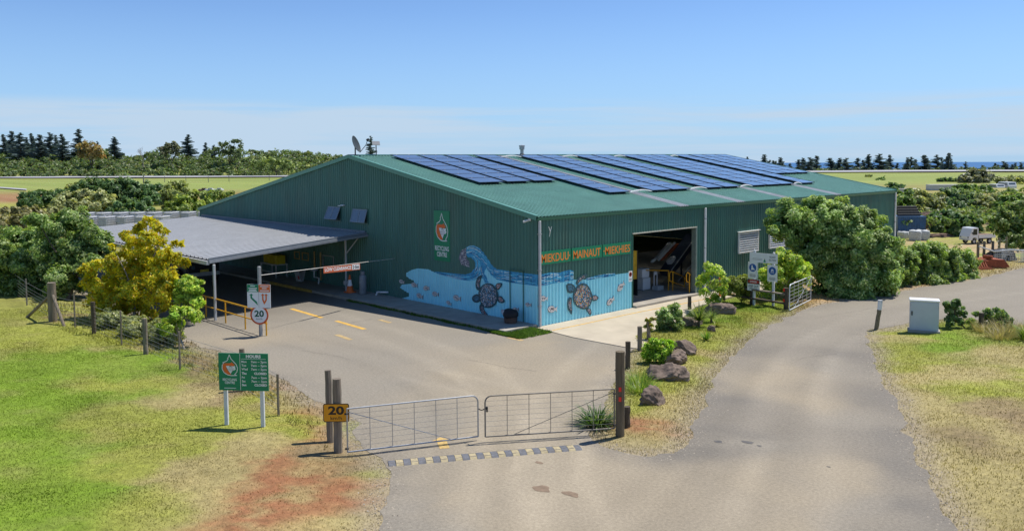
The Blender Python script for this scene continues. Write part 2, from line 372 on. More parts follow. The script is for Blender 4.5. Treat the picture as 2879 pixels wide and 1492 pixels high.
for (px_, py_, dd, k) in ((2480, 612, 86, 'T'), (2400, 606, 84, 'T'), (2350, 628, 74, 'T'), (2440, 590, 95, 'Y'), (2520, 590, 97, 'Y'), (2300, 600, 84, 'Y'), (2330, 560, 110, 'B'), (2560, 600, 88, 'S')):
    p_ = at(px_*DS, py_*DS, dd); _pts.append((p_.x, p_.y)); _pc.append(_cls[k])
_pts = np.array(_pts); _pc = np.array(_pc)
def idw(P, pts, cols, power=3.0):
    out = np.zeros((len(P), 3))
    for i in range(0, len(P), 20000):
        q = P[i:i+20000]; d2 = ((q[:, None, :]-pts[None])**2).sum(2)+0.02
        w = d2**(-power/2); w /= w.sum(1, keepdims=True); out[i:i+20000] = w@cols
    return out
def ground_colour(P):
    P = np.asarray(P, float); x, y = P[:, 0], P[:, 1]
    d = np.hypot(x-CAM[0], y-CAM[1]); amp = np.clip(d*0.05, 0.5, 6)
    wx = (fbm(x, y, 0.6, 5, 3)-0.5)*amp*3.0; wy = (fbm(x, y, 0.6, 5, 9)-0.5)*amp*3.0
    c = 0.6*idw(np.stack([x+wx, y+wy], 1), _pts, _pc, 6.0)+0.4*idw(np.stack([x+wx*.6, y+wy*.6], 1), _pts, _pc, 3.0)
    n1 = fbm(x, y, 1.3, 4, 21); n2 = fbm(x, y, 0.35, 3, 33)
    t = sstep(0.52, 0.75, n1)[:, None]*0.32
    rd = np.clip((c[:, 0:1]-c[:, 1:2]*1.5)*9, 0, 1)*sstep(0.42, 0.58, fbm(x, y, 2.4, 4, 87)+0.25*(fbm(x, y, 9.0, 2, 88)-0.5))[:, None]*0.85
    c = c*(1-rd)+(STRAW*0.72+BROWN*0.25)*rd
    grn = np.clip((c[:, 1:2]-c[:, 0:1]*0.9)*6, 0, 1)
    c = c*(1-t)+(STRAW*0.9*(1-0.3*grn)+LUSH*0.3*grn)*t
    c *= (0.80+0.40*n2)[:, None]*(0.86+0.28*fbm(x, y, 4.0, 2, 44))[:, None]
    return c
def inside(P, poly):
    x, y = P[:, 0], P[:, 1]; r = np.zeros(len(P), bool); n = len(poly)
    for i in range(n):
        x0, y0 = poly[i]; x1, y1 = poly[(i+1) % n]
        c = (y0 > y) != (y1 > y); r ^= c & (x < (x1-x0)*(y-y0)/((y1-y0) or 1e-12)+x0)
    return r
def axis(lo, hi, step, far):
    a = list(np.arange(lo, hi+1e-6, step)); s = step; v = a[-1]
    while v < far: s *= 1.13; v += s; a.append(v)
    s = step; v = a[0]; b = []
    while v > -far: s *= 1.13; v -= s; b.append(v)
    return np.array(b[::-1]+a)
gx, gy = axis(-32, 30, 0.25, 1000), axis(-30, 34, 0.25, 1000)
XX, YY = np.meshgrid(gx, gy); P2 = np.stack([XX.ravel(), YY.ravel()], 1)
ZZ = hgt(P2[:, 0], P2[:, 1])
near = np.hypot(P2[:, 0]-8, P2[:, 1]+4) < 45

# outline of the sealed yard and road
_rd = [(955,1420),(958,1335),(968,1250),(978,1195),(950,1143),(913,1107),(894,1053),(862,1026),(803,1012),(735,968),(690,945),(600,905),(540,882),(480,864),(440,850)]
road_poly = [tuple(Gd(*q)[:2]) for q in _rd]
road_poly += [(-13.5,-11.2),(-20,-10.7),(-30,-10.6),(-38,-10.4),(-38,0.3),(0.0,0.3),(2.4,0.4),(4.7,0.3),(6.0,-1.4),(7.0,-3.4),(8.4,-5.6),(9.5,-7.0)]
_rd2 = [(1487,1062),(1478,1095),(1503,1128),(1560,1146),(1650,1152),(1735,1112),(1768,1040),(1798,950),(1850,885),(1940,818),(2000,788),(2045,772),(2130,754),(2200,744),(2320,722),(2450,703),(2576,674),(2720,640),
        (2740,860),(2576,818),(2450,802),(2390,797),(2290,813),(2230,822),(2190,828),(2172,846),(2196,880),(2212,930),(2240,985),(2275,1060),(2300,1120),(2340,1220),(2378,1300),(2410,1420)]
road_poly += [tuple(Gd(*q)[:2]) for q in _rd2]
road_poly = np.array(road_poly)
def resample(poly, step):
    out = []
    for i in range(len(poly)):
        a, b = poly[i], poly[(i+1) % len(poly)]; k = max(1, int(np.hypot(*(b-a))/step))
        for j in range(k): out.append(a+(b-a)*j/k)
    return np.array(out)
def smooth_poly(p, k=6):
    for _ in range(k): p = 0.25*np.roll(p, 1, 0)+0.5*p+0.25*np.roll(p, -1, 0)
    return p
rb = smooth_poly(resample(road_poly, 0.30), 4); rb = resample(rb, 0.10)
_nx = (fbm(rb[:, 0], rb[:, 1], 1.1, 4, 61)-0.5); _ny = (fbm(rb[:, 0], rb[:, 1], 1.1, 4, 71)-0.5)
rb = rb+np.stack([_nx, _ny], 1)*0.55
on_road = inside(P2, rb)
ZZ = ZZ + np.where(near, (fbm(P2[:, 0], P2[:, 1], 0.9, 3, 15)-0.5)*0.07, 0)*(~on_road)
# the verge stands a hand's breadth above the seal
def edge_dist(P, poly):
    out = np.full(len(P), 9.0)
    q = poly[::3]
    for i in range(0, len(P), 4000):
        out[i:i+4000] = np.sqrt(((P[i:i+4000, None]-q[None])**2).sum(2).min(1))
    return out
ed = np.full(len(P2), 9.0); ed[near] = edge_dist(P2[near], rb)
flat_zone = (P2[:, 0] < 1.2) & (P2[:, 1] > -2.2) | (P2[:, 1] > -1.0) & (P2[:, 0] < 4.0)
ZZ = np.where(near & ~on_road & ~flat_zone, ZZ+0.09*sstep(0.25, 2.2, ed), ZZ)
ZZ = np.where(on_road & (ed > 0.3), np.minimum(ZZ, -0.03), np.where(ed < 0.55, -0.004, ZZ))
ZZ = np.where(flat_zone & near, -0.05, ZZ)
gc = ground_colour(P2)
ke = (1-sstep(0.1, 0.9, ed+0.5*(fbm(P2[:, 0], P2[:, 1], 1.7, 3, 19)-0.5)))[:, None]*0.75
gc = gc*(1-ke)+np.array((0.30, 0.25, 0.18))*ke
nx_, ny_ = len(gx), len(gy)
idx = np.arange(nx_*ny_).reshape(ny_, nx_)
Fq = np.stack([idx[:-1, :-1].ravel(), idx[:-1, 1:].ravel(), idx[1:, 1:].ravel(), idx[1:, :-1].ravel()], 1)
ground = mesh_np('ground', np.column_stack([P2, ZZ]), Fq, col_mat('ground_soil_and_grass', fine=38, amt=0.34, bump=0.5, mid=7), col=gc, smooth=True)
tag(ground, kind='structure')
def gz(x, y):
    """height of the built ground at a point"""
    i = min(max(np.searchsorted(gx, x)-1, 0), nx_-2); j = min(max(np.searchsorted(gy, y)-1, 0), ny_-2)
    fx = (x-gx[i])/(gx[i+1]-gx[i]); fy = (y-gy[j])/(gy[j+1]-gy[j]); Z = ZZ.reshape(ny_, nx_)
    return float((Z[j, i]*(1-fx)+Z[j, i+1]*fx)*(1-fy)+(Z[j+1, i]*(1-fx)+Z[j+1, i+1]*fx)*fy)
def gz_np(x, y):
    i = np.clip(np.searchsorted(gx, x)-1, 0, nx_-2); j = np.clip(np.searchsorted(gy, y)-1, 0, ny_-2)
    fx = (x-gx[i])/(gx[i+1]-gx[i]); fy = (y-gy[j])/(gy[j+1]-gy[j]); Z = ZZ.reshape(ny_, nx_)
    return (Z[j, i]*(1-fx)+Z[j, i+1]*fx)*(1-fy)+(Z[j+1, i]*(1-fx)+Z[j+1, i+1]*fx)*fy
def foot(x, y): return Vector((x, y, gz(x, y)))

# sealed yard and road
lo_, hi_ = rb.min(0), rb.max(0)
ix, iy = np.meshgrid(np.arange(lo_[0], hi_[0], 0.27), np.arange(lo_[1], hi_[1], 0.27))
ip = np.stack([ix.ravel(), iy.ravel()], 1)+rng.uniform(-0.05, 0.05, (ix.size, 2)); ip = ip[inside(ip, rb)]
ip = ip[edge_dist(ip, rb) > 0.2]
allp = np.vstack([rb, ip]); nb_ = len(rb)
res = delaunay_2d_cdt([Vector(p) for p in allp], [], [list(range(nb_))], 1, 1e-5)
RV = np.array([(v.x, v.y) for v in res[0]]); RF = np.array([f for f in res[2] if len(f) == 3])
A_, T_, D_ = np.array((0.258, 0.231, 0.187)), np.array((0.312, 0.265, 0.194)), np.array((0.192, 0.174, 0.147))
_rc = """1200 1250 T,1500 1250 T,1050 1270 A,1100 1080 A,1300 1000 T,1450 930 T,1450 860 A,1150 850 A,900 900 A,700 890 A,600 872 T,820 810 A,1000 800 A,1350 870 T,1650 1250 T,1950 1220 T,1785 1140 D,1830 1010 D,1960 950 T,2050 1000 T,1810 1075 D,2235 1000 D,2280 1180 D,1880 1120 A,2150 1050 A,2180 1280 A,2120 930 A,
2120 1200 T,2255 1100 D,2190 900 D,2050 850 A,2200 790 A,2400 750 A,2550 740 A,2310 1300 D,2000 1320 T,1500 1150 T,1300 1180 T,1000 960 A,1200 930 T,870 990 A,600 790 D,800 760 D,400 700 D,1560 1200 T,1400 1330 T,1100 1330 A,1250 1090 T,1880 870 D"""
rp_, rc_ = [], []
for tok in _rc.replace('\n', '').split(','):
    a, b, k = tok.split(); q_ = Gd(float(a), float(b)); rp_.append((q_.x, q_.y)); rc_.append({'A': A_, 'T': T_, 'D': D_}[k])
wx = (fbm(RV[:, 0], RV[:, 1], 0.5, 4, 83)-0.5)*2.5; wy = (fbm(RV[:, 0], RV[:, 1], 0.5, 4, 93)-0.5)*2.5
rcol = idw(RV+np.stack([wx, wy], 1), np.array(rp_), np.array(rc_), 2.6)
re_ = edge_dist(RV, rb); k_ = (1-sstep(0.0, 1.1, re_))*sstep(0.35, 0.6, fbm(RV[:, 0], RV[:, 1], 0.9, 3, 7))
rcol = rcol*(1-0.55*k_[:, None])+D_*0.55*k_[:, None]
# worn wheel tracks and patches in the seal
def track(px, off, w, gain):
    Q = np.array([tuple(Gd(*q)[:2]) for q in px]); S = []
    for a, b in zip(Q[:-1], Q[1:]): S += [a+(b-a)*t for t in np.linspace(0, 1, 14)[:-1]]
    S = np.array(S)
    for _ in range(10): S[1:-1] = .25*S[:-2]+.5*S[1:-1]+.25*S[2:]
    T = np.gradient(S, axis=0); T /= np.linalg.norm(T, axis=1, keepdims=True); Nn = np.stack([-T[:, 1], T[:, 0]], 1)
    g = np.zeros(len(RV))
    for o in off:
        d = np.sqrt(((RV[:, None]-(S+Nn*o)[None])**2).sum(2).min(1)); g = np.maximum(g, np.exp(-(d/w)**2))
    return 1+gain*g*(.4+1.2*fbm(RV[:, 0], RV[:, 1], .7, 3, 12))
for px, off, w, gn in (([(1250,1400),(1290,1180),(1300,1050),(1200,930),(1000,850),(800,790)], (-.75, .75), .28, .13), ([(1450,1400),(1380,1180),(1400,1040),(1480,920),(1600,830)], (-.75, .75), .26, .14),
        ([(1950,1400),(2000,1150),(1980,980),(2060,860),(2250,775),(2560,725)], (-.8, .8), .32, .12), ([(1700,1400),(1850,1200),(1930,1000),(2000,880),(2200,790),(2560,760)], (-.8, .8), .25, -.10),
        ([(1150,1400),(1200,1150),(1150,1000),(950,900),(700,850)], (-.7, .7), .22, -.09), ([(1500,1400),(1700,1230),(1880,1050)], (-.7, .7), .25, -.08), ([(1350,1230),(1420,1100),(1350,1010),(1150,960),(1000,930)], (-.7, .7), .18, .10)):
    rcol *= track(px, off, w, gn)[:, None]
rcol *= (0.95+0.10*fbm(RV[:, 0], RV[:, 1], 0.9, 4, 51))[:, None]
road = mesh_np('road', np.column_stack([RV, np.full(len(RV), 0.004)]), RF, col_mat('worn_asphalt', fine=95, amt=0.24, bump=0.5, mid=14.0), col=rcol)
tag(road, kind='structure')

# sea and runway
mb = MB(); N = 96
ring = lambda r: [(CAM[0]+r*math.cos(2*pi*i/N), CAM[1]+r*math.sin(2*pi*i/N), -110.0) for i in range(N)]
rs = [650, 1500, 4000, 9000, 20350]; vv = []; ff = []
for r in rs: vv += ring(r)
for k in range(len(rs)-1):
    for i in range(N): ff.append((k*N+i, k*N+(i+1) % N, (k+1)*N+(i+1) % N, (k+1)*N+i))
mb.add(vv, ff)
SEA = mat('sea_water', (0.020, 0.110, 0.270), rough=0.5, var=0.15, scale=0.002, bump=0.3, bscale=0.02, spec=0.25)
tag(mb.build('sea', SEA), kind='structure')
RUN = mat('runway_seal', (0.36, 0.36, 0.37), rough=0.85, var=0.08, scale=0.05)
def strip(name, pts, w0, w1, m, dz):
    V = []; Fc = []
    Q = []
    for i in range(len(pts)-1):
        for t in np.linspace(0, 1, 16)[:-1]: Q.append(Vector(pts[i]).lerp(Vector(pts[i+1]), t))
    Q.append(Vector(pts[-1]))
    for q in Q:
        dirv = Vector((q.x-CAM[0], q.y-CAM[1])).normalized()
        for w in (w0, w1):
            x, y = q.x+dirv.x*w, q.y+dirv.y*w; V.append((x, y, float(hgt(x, y))+dz))
    for i in range(len(Q)-1): Fc.append((2*i, 2*i+1, 2*i+3, 2*i+2))
    return tag(MB().add(V, Fc).build(name, m), kind='structure')
run_pts = [G(-500, 503), G(0, 502.5), G(400, 501.5), G(850, 499), G(1300, 494), G(1800, 489), G(2200, 486.5), G(2500, 485), G(2879, 483.5), G(3300, 481)]
strip('runway', run_pts, 0, 42, RUN, 0.5)
strip('taxiway', [G(-300, 540), G(0, 530.5), G(72, 535.5), G(75, 536)], -4, 6, RUN, 0.25)

# footpath slab along the gable, concrete apron in front of the roller door
mb = MB(); xs = list(np.arange(-34, 0.01, 2.4))+[0.0]
slab_parent = None
for i in range(len(xs)-1):
    a, b = xs[i]+0.012, xs[i+1]-0.012
    if b-a < 0.3: continue
    m1 = MB(); m1.cbox(((a+b)/2, -0.93, 0.03), (b-a, 1.86, 0.20), 0.012)
    if slab_parent is None:
        slab_parent = m1.build('footpath', CONC); tag(slab_parent, kind='structure')
    else: m1.build('slab', CONC, slab_parent)
mb = MB()
ap = [(0.03, -0.14), (2.4, -0.47), (4.95, -0.38), (5.6, -0.2), (4.6, 1.6), (3.2, 5.6), (1.95, 8.6), (1.6, 12.0), (1.5, 37), (0.03, 37)]
apron = MB().prism([(x, y) for x, y in ap], (0, 0, -0.05), (1, 0, 0), (0, 1, 0), 0.08).build('concrete_apron', mat('pale_concrete', (0.47, 0.41, 0.31), rough=0.9, var=0.13, scale=0.9, bump=0.2, bscale=50, dirt=0.22))
tag(apron, kind='structure')
# raised threshold inside the door
MB().box(-9, 0.24, 6.32, 11.5, 0.03, 0.13).build('threshold_slab', CONC, apron)
LINE = mat('faded_yellow_line', (0.62, 0.37, 0.075), rough=0.85, var=0.30, scale=7, dirt=0.5)
mb = MB()
for i in range(24):
    y0 = -0.1+i*0.6; w = 0.045
    xo = 0.95+0.02*math.sin(y0)+max(0, y0-6)*0.07*0.5
    x1 = 0.95+0.02*math.sin(y0+0.6)+max(0, y0+0.6-6)*0.07*0.5
    mb.add([(xo-w, y0, 0.034), (xo+w, y0, 0.034), (x1+w, y0+0.6, 0.034), (x1-w, y0+0.6, 0.034)], [(0, 1, 2, 3)])
mb.build('painted_line', LINE, apron)
def mark(name, pts, m=LINE, z=0.0085):
    mb = MB(); mb.add([(x, y, z) for x, y in pts], [tuple(range(len(pts)))]); return mb.build(name, m, road)
mark('painted_dash', [(-11.44,-5.16), (-8.31,-5.34), (-8.33,-5.13), (-11.41,-4.95)])
mark('painted_dash', [(-7.26,-5.27), (-4.84,-5.42), (-4.83,-5.2), (-7.24,-5.08)])
FADE = mat('worn_yellow_line', (0.46, 0.33, 0.15), rough=0.9, var=0.25, scale=9, dirt=0.7)
mark('painted_dash', [(-4.75,-6.82), (-3.5,-6.95), (-3.5,-6.75), (-4.7,-6.62)], FADE)
mark('painted_dash', [(0.55,-2.32), (1.38,-2.33), (1.38,-2.12), (0.62,-2.10)], FADE)
mark('painted_dash', [(-6.2,-3.75), (-5.2,-3.85), (-5.2,-3.65), (-6.1,-3.6)], FADE)
ARW = mat('worn_arrow_paint', (0.52, 0.36, 0.13), rough=0.9, var=0.25, scale=12, dirt=0.6)
ad = Vector((-0.86, 0.51)).normalized(); an = Vector((0.51, 0.86)); ao = Vector((8.72, -12.02))
mark('painted_arrow', [tuple(ao+ad*u+an*v) for u, v in ((0,-.12),(.55,-.12),(.52,-.32),(.85,0.0),(.52,.32),(.55,.12),(0,.12))], ARW)
CRK = mat('crack_dark', (.10,.09,.08), rough=.9, var=.3)
def crack(a, b, w, seed):
    rn = random.Random(seed); A, B = Vector(Gd(*a)[:2]), Vector(Gd(*b)[:2]); n = 26; nn = Vector((-(B-A).y, (B-A).x)).normalized(); L_, R__ = [], []; o = 0
    for i in range(n+1):
        o = o*.8+rn.uniform(-.06, .06); p = A.lerp(B, i/n)+nn*o; ww = w*rn.uniform(.4, 1.2); L_.append(p+nn*ww); R__.append(p-nn*ww)
    MB().add([(p.x, p.y, .0075) for p in L_+R__], [(i, i+1, n+2+i, n+1+i) for i in range(n)]).build('crack', CRK, road)
for i, (a, b, w) in enumerate((((842,821),(935,802),.012),((1180,905),(1345,935),.007),((2050,800),(2230,770),.007),((1990,905),(2110,890),.006),((760,880),(880,905),.006))): crack(a, b, w, i)
STAIN = mat('oil_stain', (0.10, 0.093, 0.085), rough=0.7, var=0.3, scale=8)
RUST = mat('rusty_stain', (0.215, 0.155, 0.105), rough=0.9, var=0.3, scale=8)
for (x, y, r, m) in ((2103,1243,.10,STAIN),(2020,1241,.075,STAIN),(2135,1253,.04,STAIN),(2330,1312,.03,STAIN),(1523,1373,.14,RUST),(1605,1388,.13,RUST),(1515,1300,.07,RUST)):
    p = G(x, y); k = 18; mark('stain', [(p.x+r*1.5*(1+.25*math.sin(3*a+x))*math.cos(a), p.y+r*(1+.25*math.cos(2*a+y))*math.sin(a)) for a in [2*pi*i/k for i in range(k)]], m)
# ------------------------------------------------------------------ the green shed
E_, R_, A_x, W_, L_, HL_ = 4.6, 7.231, 13.96, 33.29, 36.13, 3.678
SL = math.hypot(A_x, R_-E_); ux, uz = -A_x/SL, (R_-E_)/SL; nxr, nzr = uz, -ux     # right slope: up-slope dir, normal
SL2 = math.hypot(W_-A_x, R_-HL_); vx, vz = -(W_-A_x)/SL2, -(R_-HL_)/SL2
def roof_z(x): return E_+(-x)/A_x*(R_-E_) if x > -A_x else R_-(-x-A_x)/(W_-A_x)*(R_-HL_)
PITCH_R = 0.20; RIB = 0.036
_prof = [(0.0, 0.0), (0.095, 0.0), (0.122, 1.0), (0.173, 1.0)]
def prof_pts(s0, s1):
    out = []; k = math.floor(s0/PITCH_R)-1
    while k*PITCH_R < s1+PITCH_R:
        out += [(k*PITCH_R+a, b*RIB) for a, b in _prof]; k += 1
    def ev(s):
        for (a, p), (b, q) in zip(out[:-1], out[1:]):
            if a <= s <= b: return p+(q-p)*(s-a)/(b-a)
        return 0.0
    mid = [(s, o) for s, o in out if s0+1e-4 < s < s1-1e-4]
    return [(s0, ev(s0))]+mid+[(s1, ev(s1))]
def rib_off(s):
    t = s-math.floor(s/PITCH_R)*PITCH_R
    if t < .095: return 0.0
    if t < .122: return RIB*(t-.095)/.027
    if t < .173: return RIB
    return RIB*(1-(t-.173)/.027)
GAB = lambda s, z, o: (s, -o, z)                      # gable faces -Y
LNG = lambda s, z, o: (o, s, z)                       # long wall faces +X
def ribbed(mp, s0, s1, bot, top, o0=0.0):
    mb = MB(); pts = prof_pts(s0, s1); V = []; Fc = []
    for s, o in pts:
        V += [mp(s, bot(s) if callable(bot) else bot, o+o0), mp(s, top(s) if callable(top) else top, o+o0)]
    for i in range(len(pts)-1):
        Fc.append((2*i, 2*i+2, 2*i+3, 2*i+1))
    return mb.add(V, Fc)
shed = empty('recycling_shed', (0, 0, 0), 'large dark green ribbed steel shed with solar panels on its roof and a sea mural', 'shed')
gw = ribbed(GAB, -W_, 0, 0.0, lambda s: roof_z(s)-0.02).build('gable_wall', GREEN, shed)
DO0, DO1, DOH = 6.27, 11.5, 3.51
lw = ribbed(LNG, 0, DO0, 0.0, E_-0.03).build('side_wall', GREEN, shed)
ribbed(LNG, DO0, DO1, DOH, E_-0.03).build('lintel_wall', GREEN, shed)
ribbed(LNG, DO1, L_, 0.0, E_-0.03).build('side_wall', GREEN, shed)
ribbed(lambda s, z, o: (s, L_+o, z), -W_, 0, 0.0, lambda s: roof_z(s)-0.02).build('rear_gable_wall', GREEN, shed)
# far side wall with an open bay that lets daylight in
ribbed(lambda s, z, o: (-W_-o, s, z), 0, 12, 0.0, HL_-0.02).build('far_side_wall', GREEN, shed)
ribbed(lambda s, z, o: (-W_-o, s, z), 26, L_, 0.0, HL_-0.02).build('far_side_wall', GREEN, shed)
# roof: ribs run down the slope; clear strips lie between the sheets
SKY = [(9.92, 10.74), (15.22, 16.06), (20.34, 21.2), (26.70, 27.56)]
def roof_pt(t, y, o=0.0): return (ux*t+nxr*o, y, E_+uz*t+nzr*o)
def slope_sheet(y0, y1, t0=-0.06, t1=SL):
    pts = prof_pts(y0, y1); V = []; Fc = []
    for s, o in pts: V += [roof_pt(t0, s, o+0.015), roof_pt(t1, s, o+0.015)]
    for i in range(len(pts)-1): Fc.append((2*i, 2*i+2, 2*i+3, 2*i+1))
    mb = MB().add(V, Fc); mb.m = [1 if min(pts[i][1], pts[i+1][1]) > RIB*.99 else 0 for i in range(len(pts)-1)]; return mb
ROOFC = mat('green_roof_glint', (0.23, 0.45, 0.36), rough=0.34, var=0.12, scale=0.8)  # paler rib crests: sun glints along the ribs put into the colour
edges = [-0.10]+[e for p in SKY for e in p]+[L_+0.10]
FIBRE = mat('fibreglass_strip', (0.50, 0.53, 0.55), rough=0.5, var=0.15, scale=3, dirt=0.3)
FIBRE.node_tree.nodes['Principled BSDF'].inputs['Transmission Weight'].default_value = 0.25
roofp = None
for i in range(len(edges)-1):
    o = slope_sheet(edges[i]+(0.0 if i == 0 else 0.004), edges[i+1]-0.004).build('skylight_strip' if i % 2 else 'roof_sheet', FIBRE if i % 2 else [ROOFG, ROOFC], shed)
pts = prof_pts(-0.10, L_+0.10); V = []; Fc = []
for s, o in pts:
    for t in (0, SL2+0.06): V.append((-A_x+vx*t, s, R_+vz*t+o+0.015))
for i in range(len(pts)-1): Fc.append((2*i, 2*i+1, 2*i+3, 2*i+2))
MB().add(V, Fc).build('roof_sheet', ROOFG, shed)
# ridge capping, barge capping, gutter, flashings
mb = MB()
for sgn, dx, dz in ((1, -ux, -uz), (-1, vx, vz)):
    a = Vector((-A_x, -0.13, R_+0.075)); b = Vector((-A_x, L_+0.13, R_+0.075)); d = Vector((dx, 0, dz))*0.22
    mb.add([a, b, b+d, a+d, a-Vector((0,0,.02)), b-Vector((0,0,.02)), b+d-Vector((0,0,.02)), a+d-Vector((0,0,.02))], [(0,1,2,3),(7,6,5,4),(3,2,6,7),(0,3,7,4),(1,5,6,2)])
mb.build('ridge_capping', TRIM, shed, recalc=True)
BARGE = mat('barge_green', (0.09, 0.26, 0.20), rough=0.35, var=0.08)
for y in (-0.12, L_+0.12):
    mb = MB()
    for (x0, z0, x1, z1) in ((0.06, E_+0.0, -A_x, R_+0.0), (-A_x, R_, -W_-0.06, HL_)):
        d = Vector((x1-x0, 0, z1-z0)); n = d.length
        mb.obox(((x0+x1)/2, y, (z0+z1)/2-0.03), (n, 0.03, 0.20), d, (0, 1, 0))
        mb.obox(((x0+x1)/2, y+(0.06 if y < 0 else -0.06), (z0+z1)/2+0.062), (n, 0.15, 0.012), d, (0, 1, 0))
    mb.build('barge_capping', BARGE, shed)
gut = MB(); prof = [(0.040, 0.0), (0.112, 0.0), (0.118, 0.13), (0.106, 0.13), (0.102, 0.02), (0.052, 0.02), (0.052, 0.10), (0.040, 0.10)]
gut.prism([(p, q) for p, q in prof], (0, -0.08, E_-0.14), (1, 0, 0), (0, 0, 1), -(L_+0.16))
gut.build('gutter', mat('gutter_green', (0.032, 0.13, 0.085), rough=0.35, var=0.1), shed, recalc=True)
MB().box(-W_-0.15, -W_-0.03, -0.08, L_+0.08, HL_-0.13, HL_).build('gutter', TRIM, shed)
for y, r in ((0.06, 0.055), (12.16, 0.05), (23.84, 0.05), (35.98, 0.05)):
    mb = MB(); mb.cbox((0.088, y, 2.24), (0.10, 0.11, 4.42), 0.02); dp = mb.build('downpipe', WHITE if y != 0.06 else PALE, shed)
    for z in (0.9, 2.4, 3.9): MB().box(0.03, 0.142, y-0.075, y+0.075, z-0.02, z+0.02).build('bracket', GALV, dp)
# roller door frame, lintel flashing
mb = MB()
mb.box(-0.10, 0.034, DO0-0.02, DO0+0.05, 0.03, DOH); mb.build('door_jamb', TRIM, shed)
mb = MB(); mb.box(-0.22, 0.038, DO1-0.10, DO1+0.02, 0.03, DOH); mb.build('door_jamb', mat('jamb_grey_green', (.17,.22,.20), rough=.5), shed)
mb = MB(); mb.box(-0.02, 0.045, DO0, DO1, DOH-0.035, DOH+0.02); mb.build('door_lintel', mat('cream_flashing', (0.62, 0.58, 0.48), var=0.2, dirt=0.2), shed)
mb = MB(); mb.tube((-0.35, DO0, 3.85), (-0.35, DO1, 3.85), 0.26, n=18); mb.build('door_roll', GREYTRIM, shed, smooth=False)
MB().box(-13.9, -0.3, 0.3, L_-0.3, -0.02, 0.06).build('floor_slab', CONC, shed)
# portal frames inside
mb = MB()
for y in (5.0, 12.5, 20.0, 27.5):
    mb.box(-0.42, -0.12, y-0.1, y+0.1, 0.05, E_-0.2); mb.box(-W_+0.1, -W_+0.4, y-0.1, y+0.1, 0.05, HL_-0.2)
    for (x0, z0, x1, z1) in ((-0.2, E_-0.25, -A_x, R_-0.25), (-A_x, R_-0.25, -W_+0.2, HL_-0.25)):
        d = Vector((x1-x0, 0, z1-z0)); mb.obox(((x0+x1)/2, y, (z0+z1)/2), (d.length, 0.15, 0.30), d, (0, 1, 0))
mb.build('portal_frame', DARK, shed)
# inner partition behind the loading bay
ribbed(lambda s, z, o: (s, 5.2+o, z), -14, -0.5, 0.06, 4.4).build('inner_wall', DARK, shed)
# flashing over the carport, gable windows, wall lamp, camera
mb = MB(); mb.box(-32.9, -12.6, -0.075, -0.031, 3.20, 3.32); mb.box(-32.9, -12.6, -0.22, -0.031, 3.185, 3.20); mb.build('apron_flashing', GREYTRIM, shed)
def awning_window(x0, x1, z0, z1, swing):
    fr = MB()
    for a in ((x0-.04, x1+.04, z1, z1+.05), (x0-.04, x1+.04, z0-.05, z0), (x0-.04, x0, z0, z1), (x1, x1+.04, z0, z1)):
        fr.box(a[0], a[1], -0.07, -0.0, a[2], a[3])
    w = fr.build('window', mat('window_green', (0.035, 0.12, 0.10), rough=0.4), shed)
    mb = MB(); mb.box(x0, x1, -0.031, -0.0295, z0, z1); mb.build('shade_panel', mat('painted_room_shade', (0.012, 0.014, 0.016), rough=0.9), w)  # near-black sheet over the uncut wall, painted shade of a room behind
    h = z1-z0; c, s = math.cos(swing), math.sin(swing)
    Yv = Vector((0, -s, -c)); o = Vector((0, -0.075, z1))
    xm = (x0+x1)/2
    sash = MB()
    for a0, a1, b0, b1 in ((x0, x1, 0, .035), (x0, x1, h-.035, h), (x0, x0+.035, .035, h-.035), (x1-.035, x1, .035, h-.035), (xm-.02, xm+.02, .035, h-.035)):
        cc = o+Yv*(b0+b1)/2+Vector(((a0+a1)/2, 0, 0)); sash.obox(cc, (a1-a0, b1-b0, 0.035), (1, 0, 0), Yv)
    sash.build('sash', mat('grey_sash', (0.22, 0.26, 0.30), rough=0.35), w)
    for a0, a1 in ((x0+.035, xm-.02), (xm+.02, x1-.035)):
        p = MB(); cc = o+Yv*h/2+Vector(((a0+a1)/2, 0, 0)); p.obox(cc, (a1-a0, h-.07, 0.008), (1, 0, 0), Yv)
        p.build('pane', GLASS, w)
awning_window(-16.16, -14.92, 3.74, 4.46, 0.42)
awning_window(-13.68, -12.34, 3.72, 4.42, 0.30)
mb = MB(); mb.box(-14.78, -14.52, -0.16, -0.03, 4.56, 4.61); mb.box(-14.85, -14.6, -0.28, -0.12, 4.545, 4.575); mb.build('wall_lamp', WHITE, shed)
cc_ = on_gable(*Z5(1365, 190)); mb = MB()
mb.cbox((cc_[0]+.05, -0.05, cc_[1]+.03), (0.13, 0.05, 0.17), 0.01); mb.tube((cc_[0]-.02, -.06, cc_[1]-.03), (cc_[0]-.06, -.30, cc_[1]-.08), 0.05, n=10); mb.build('security_camera', WHITE, shed)
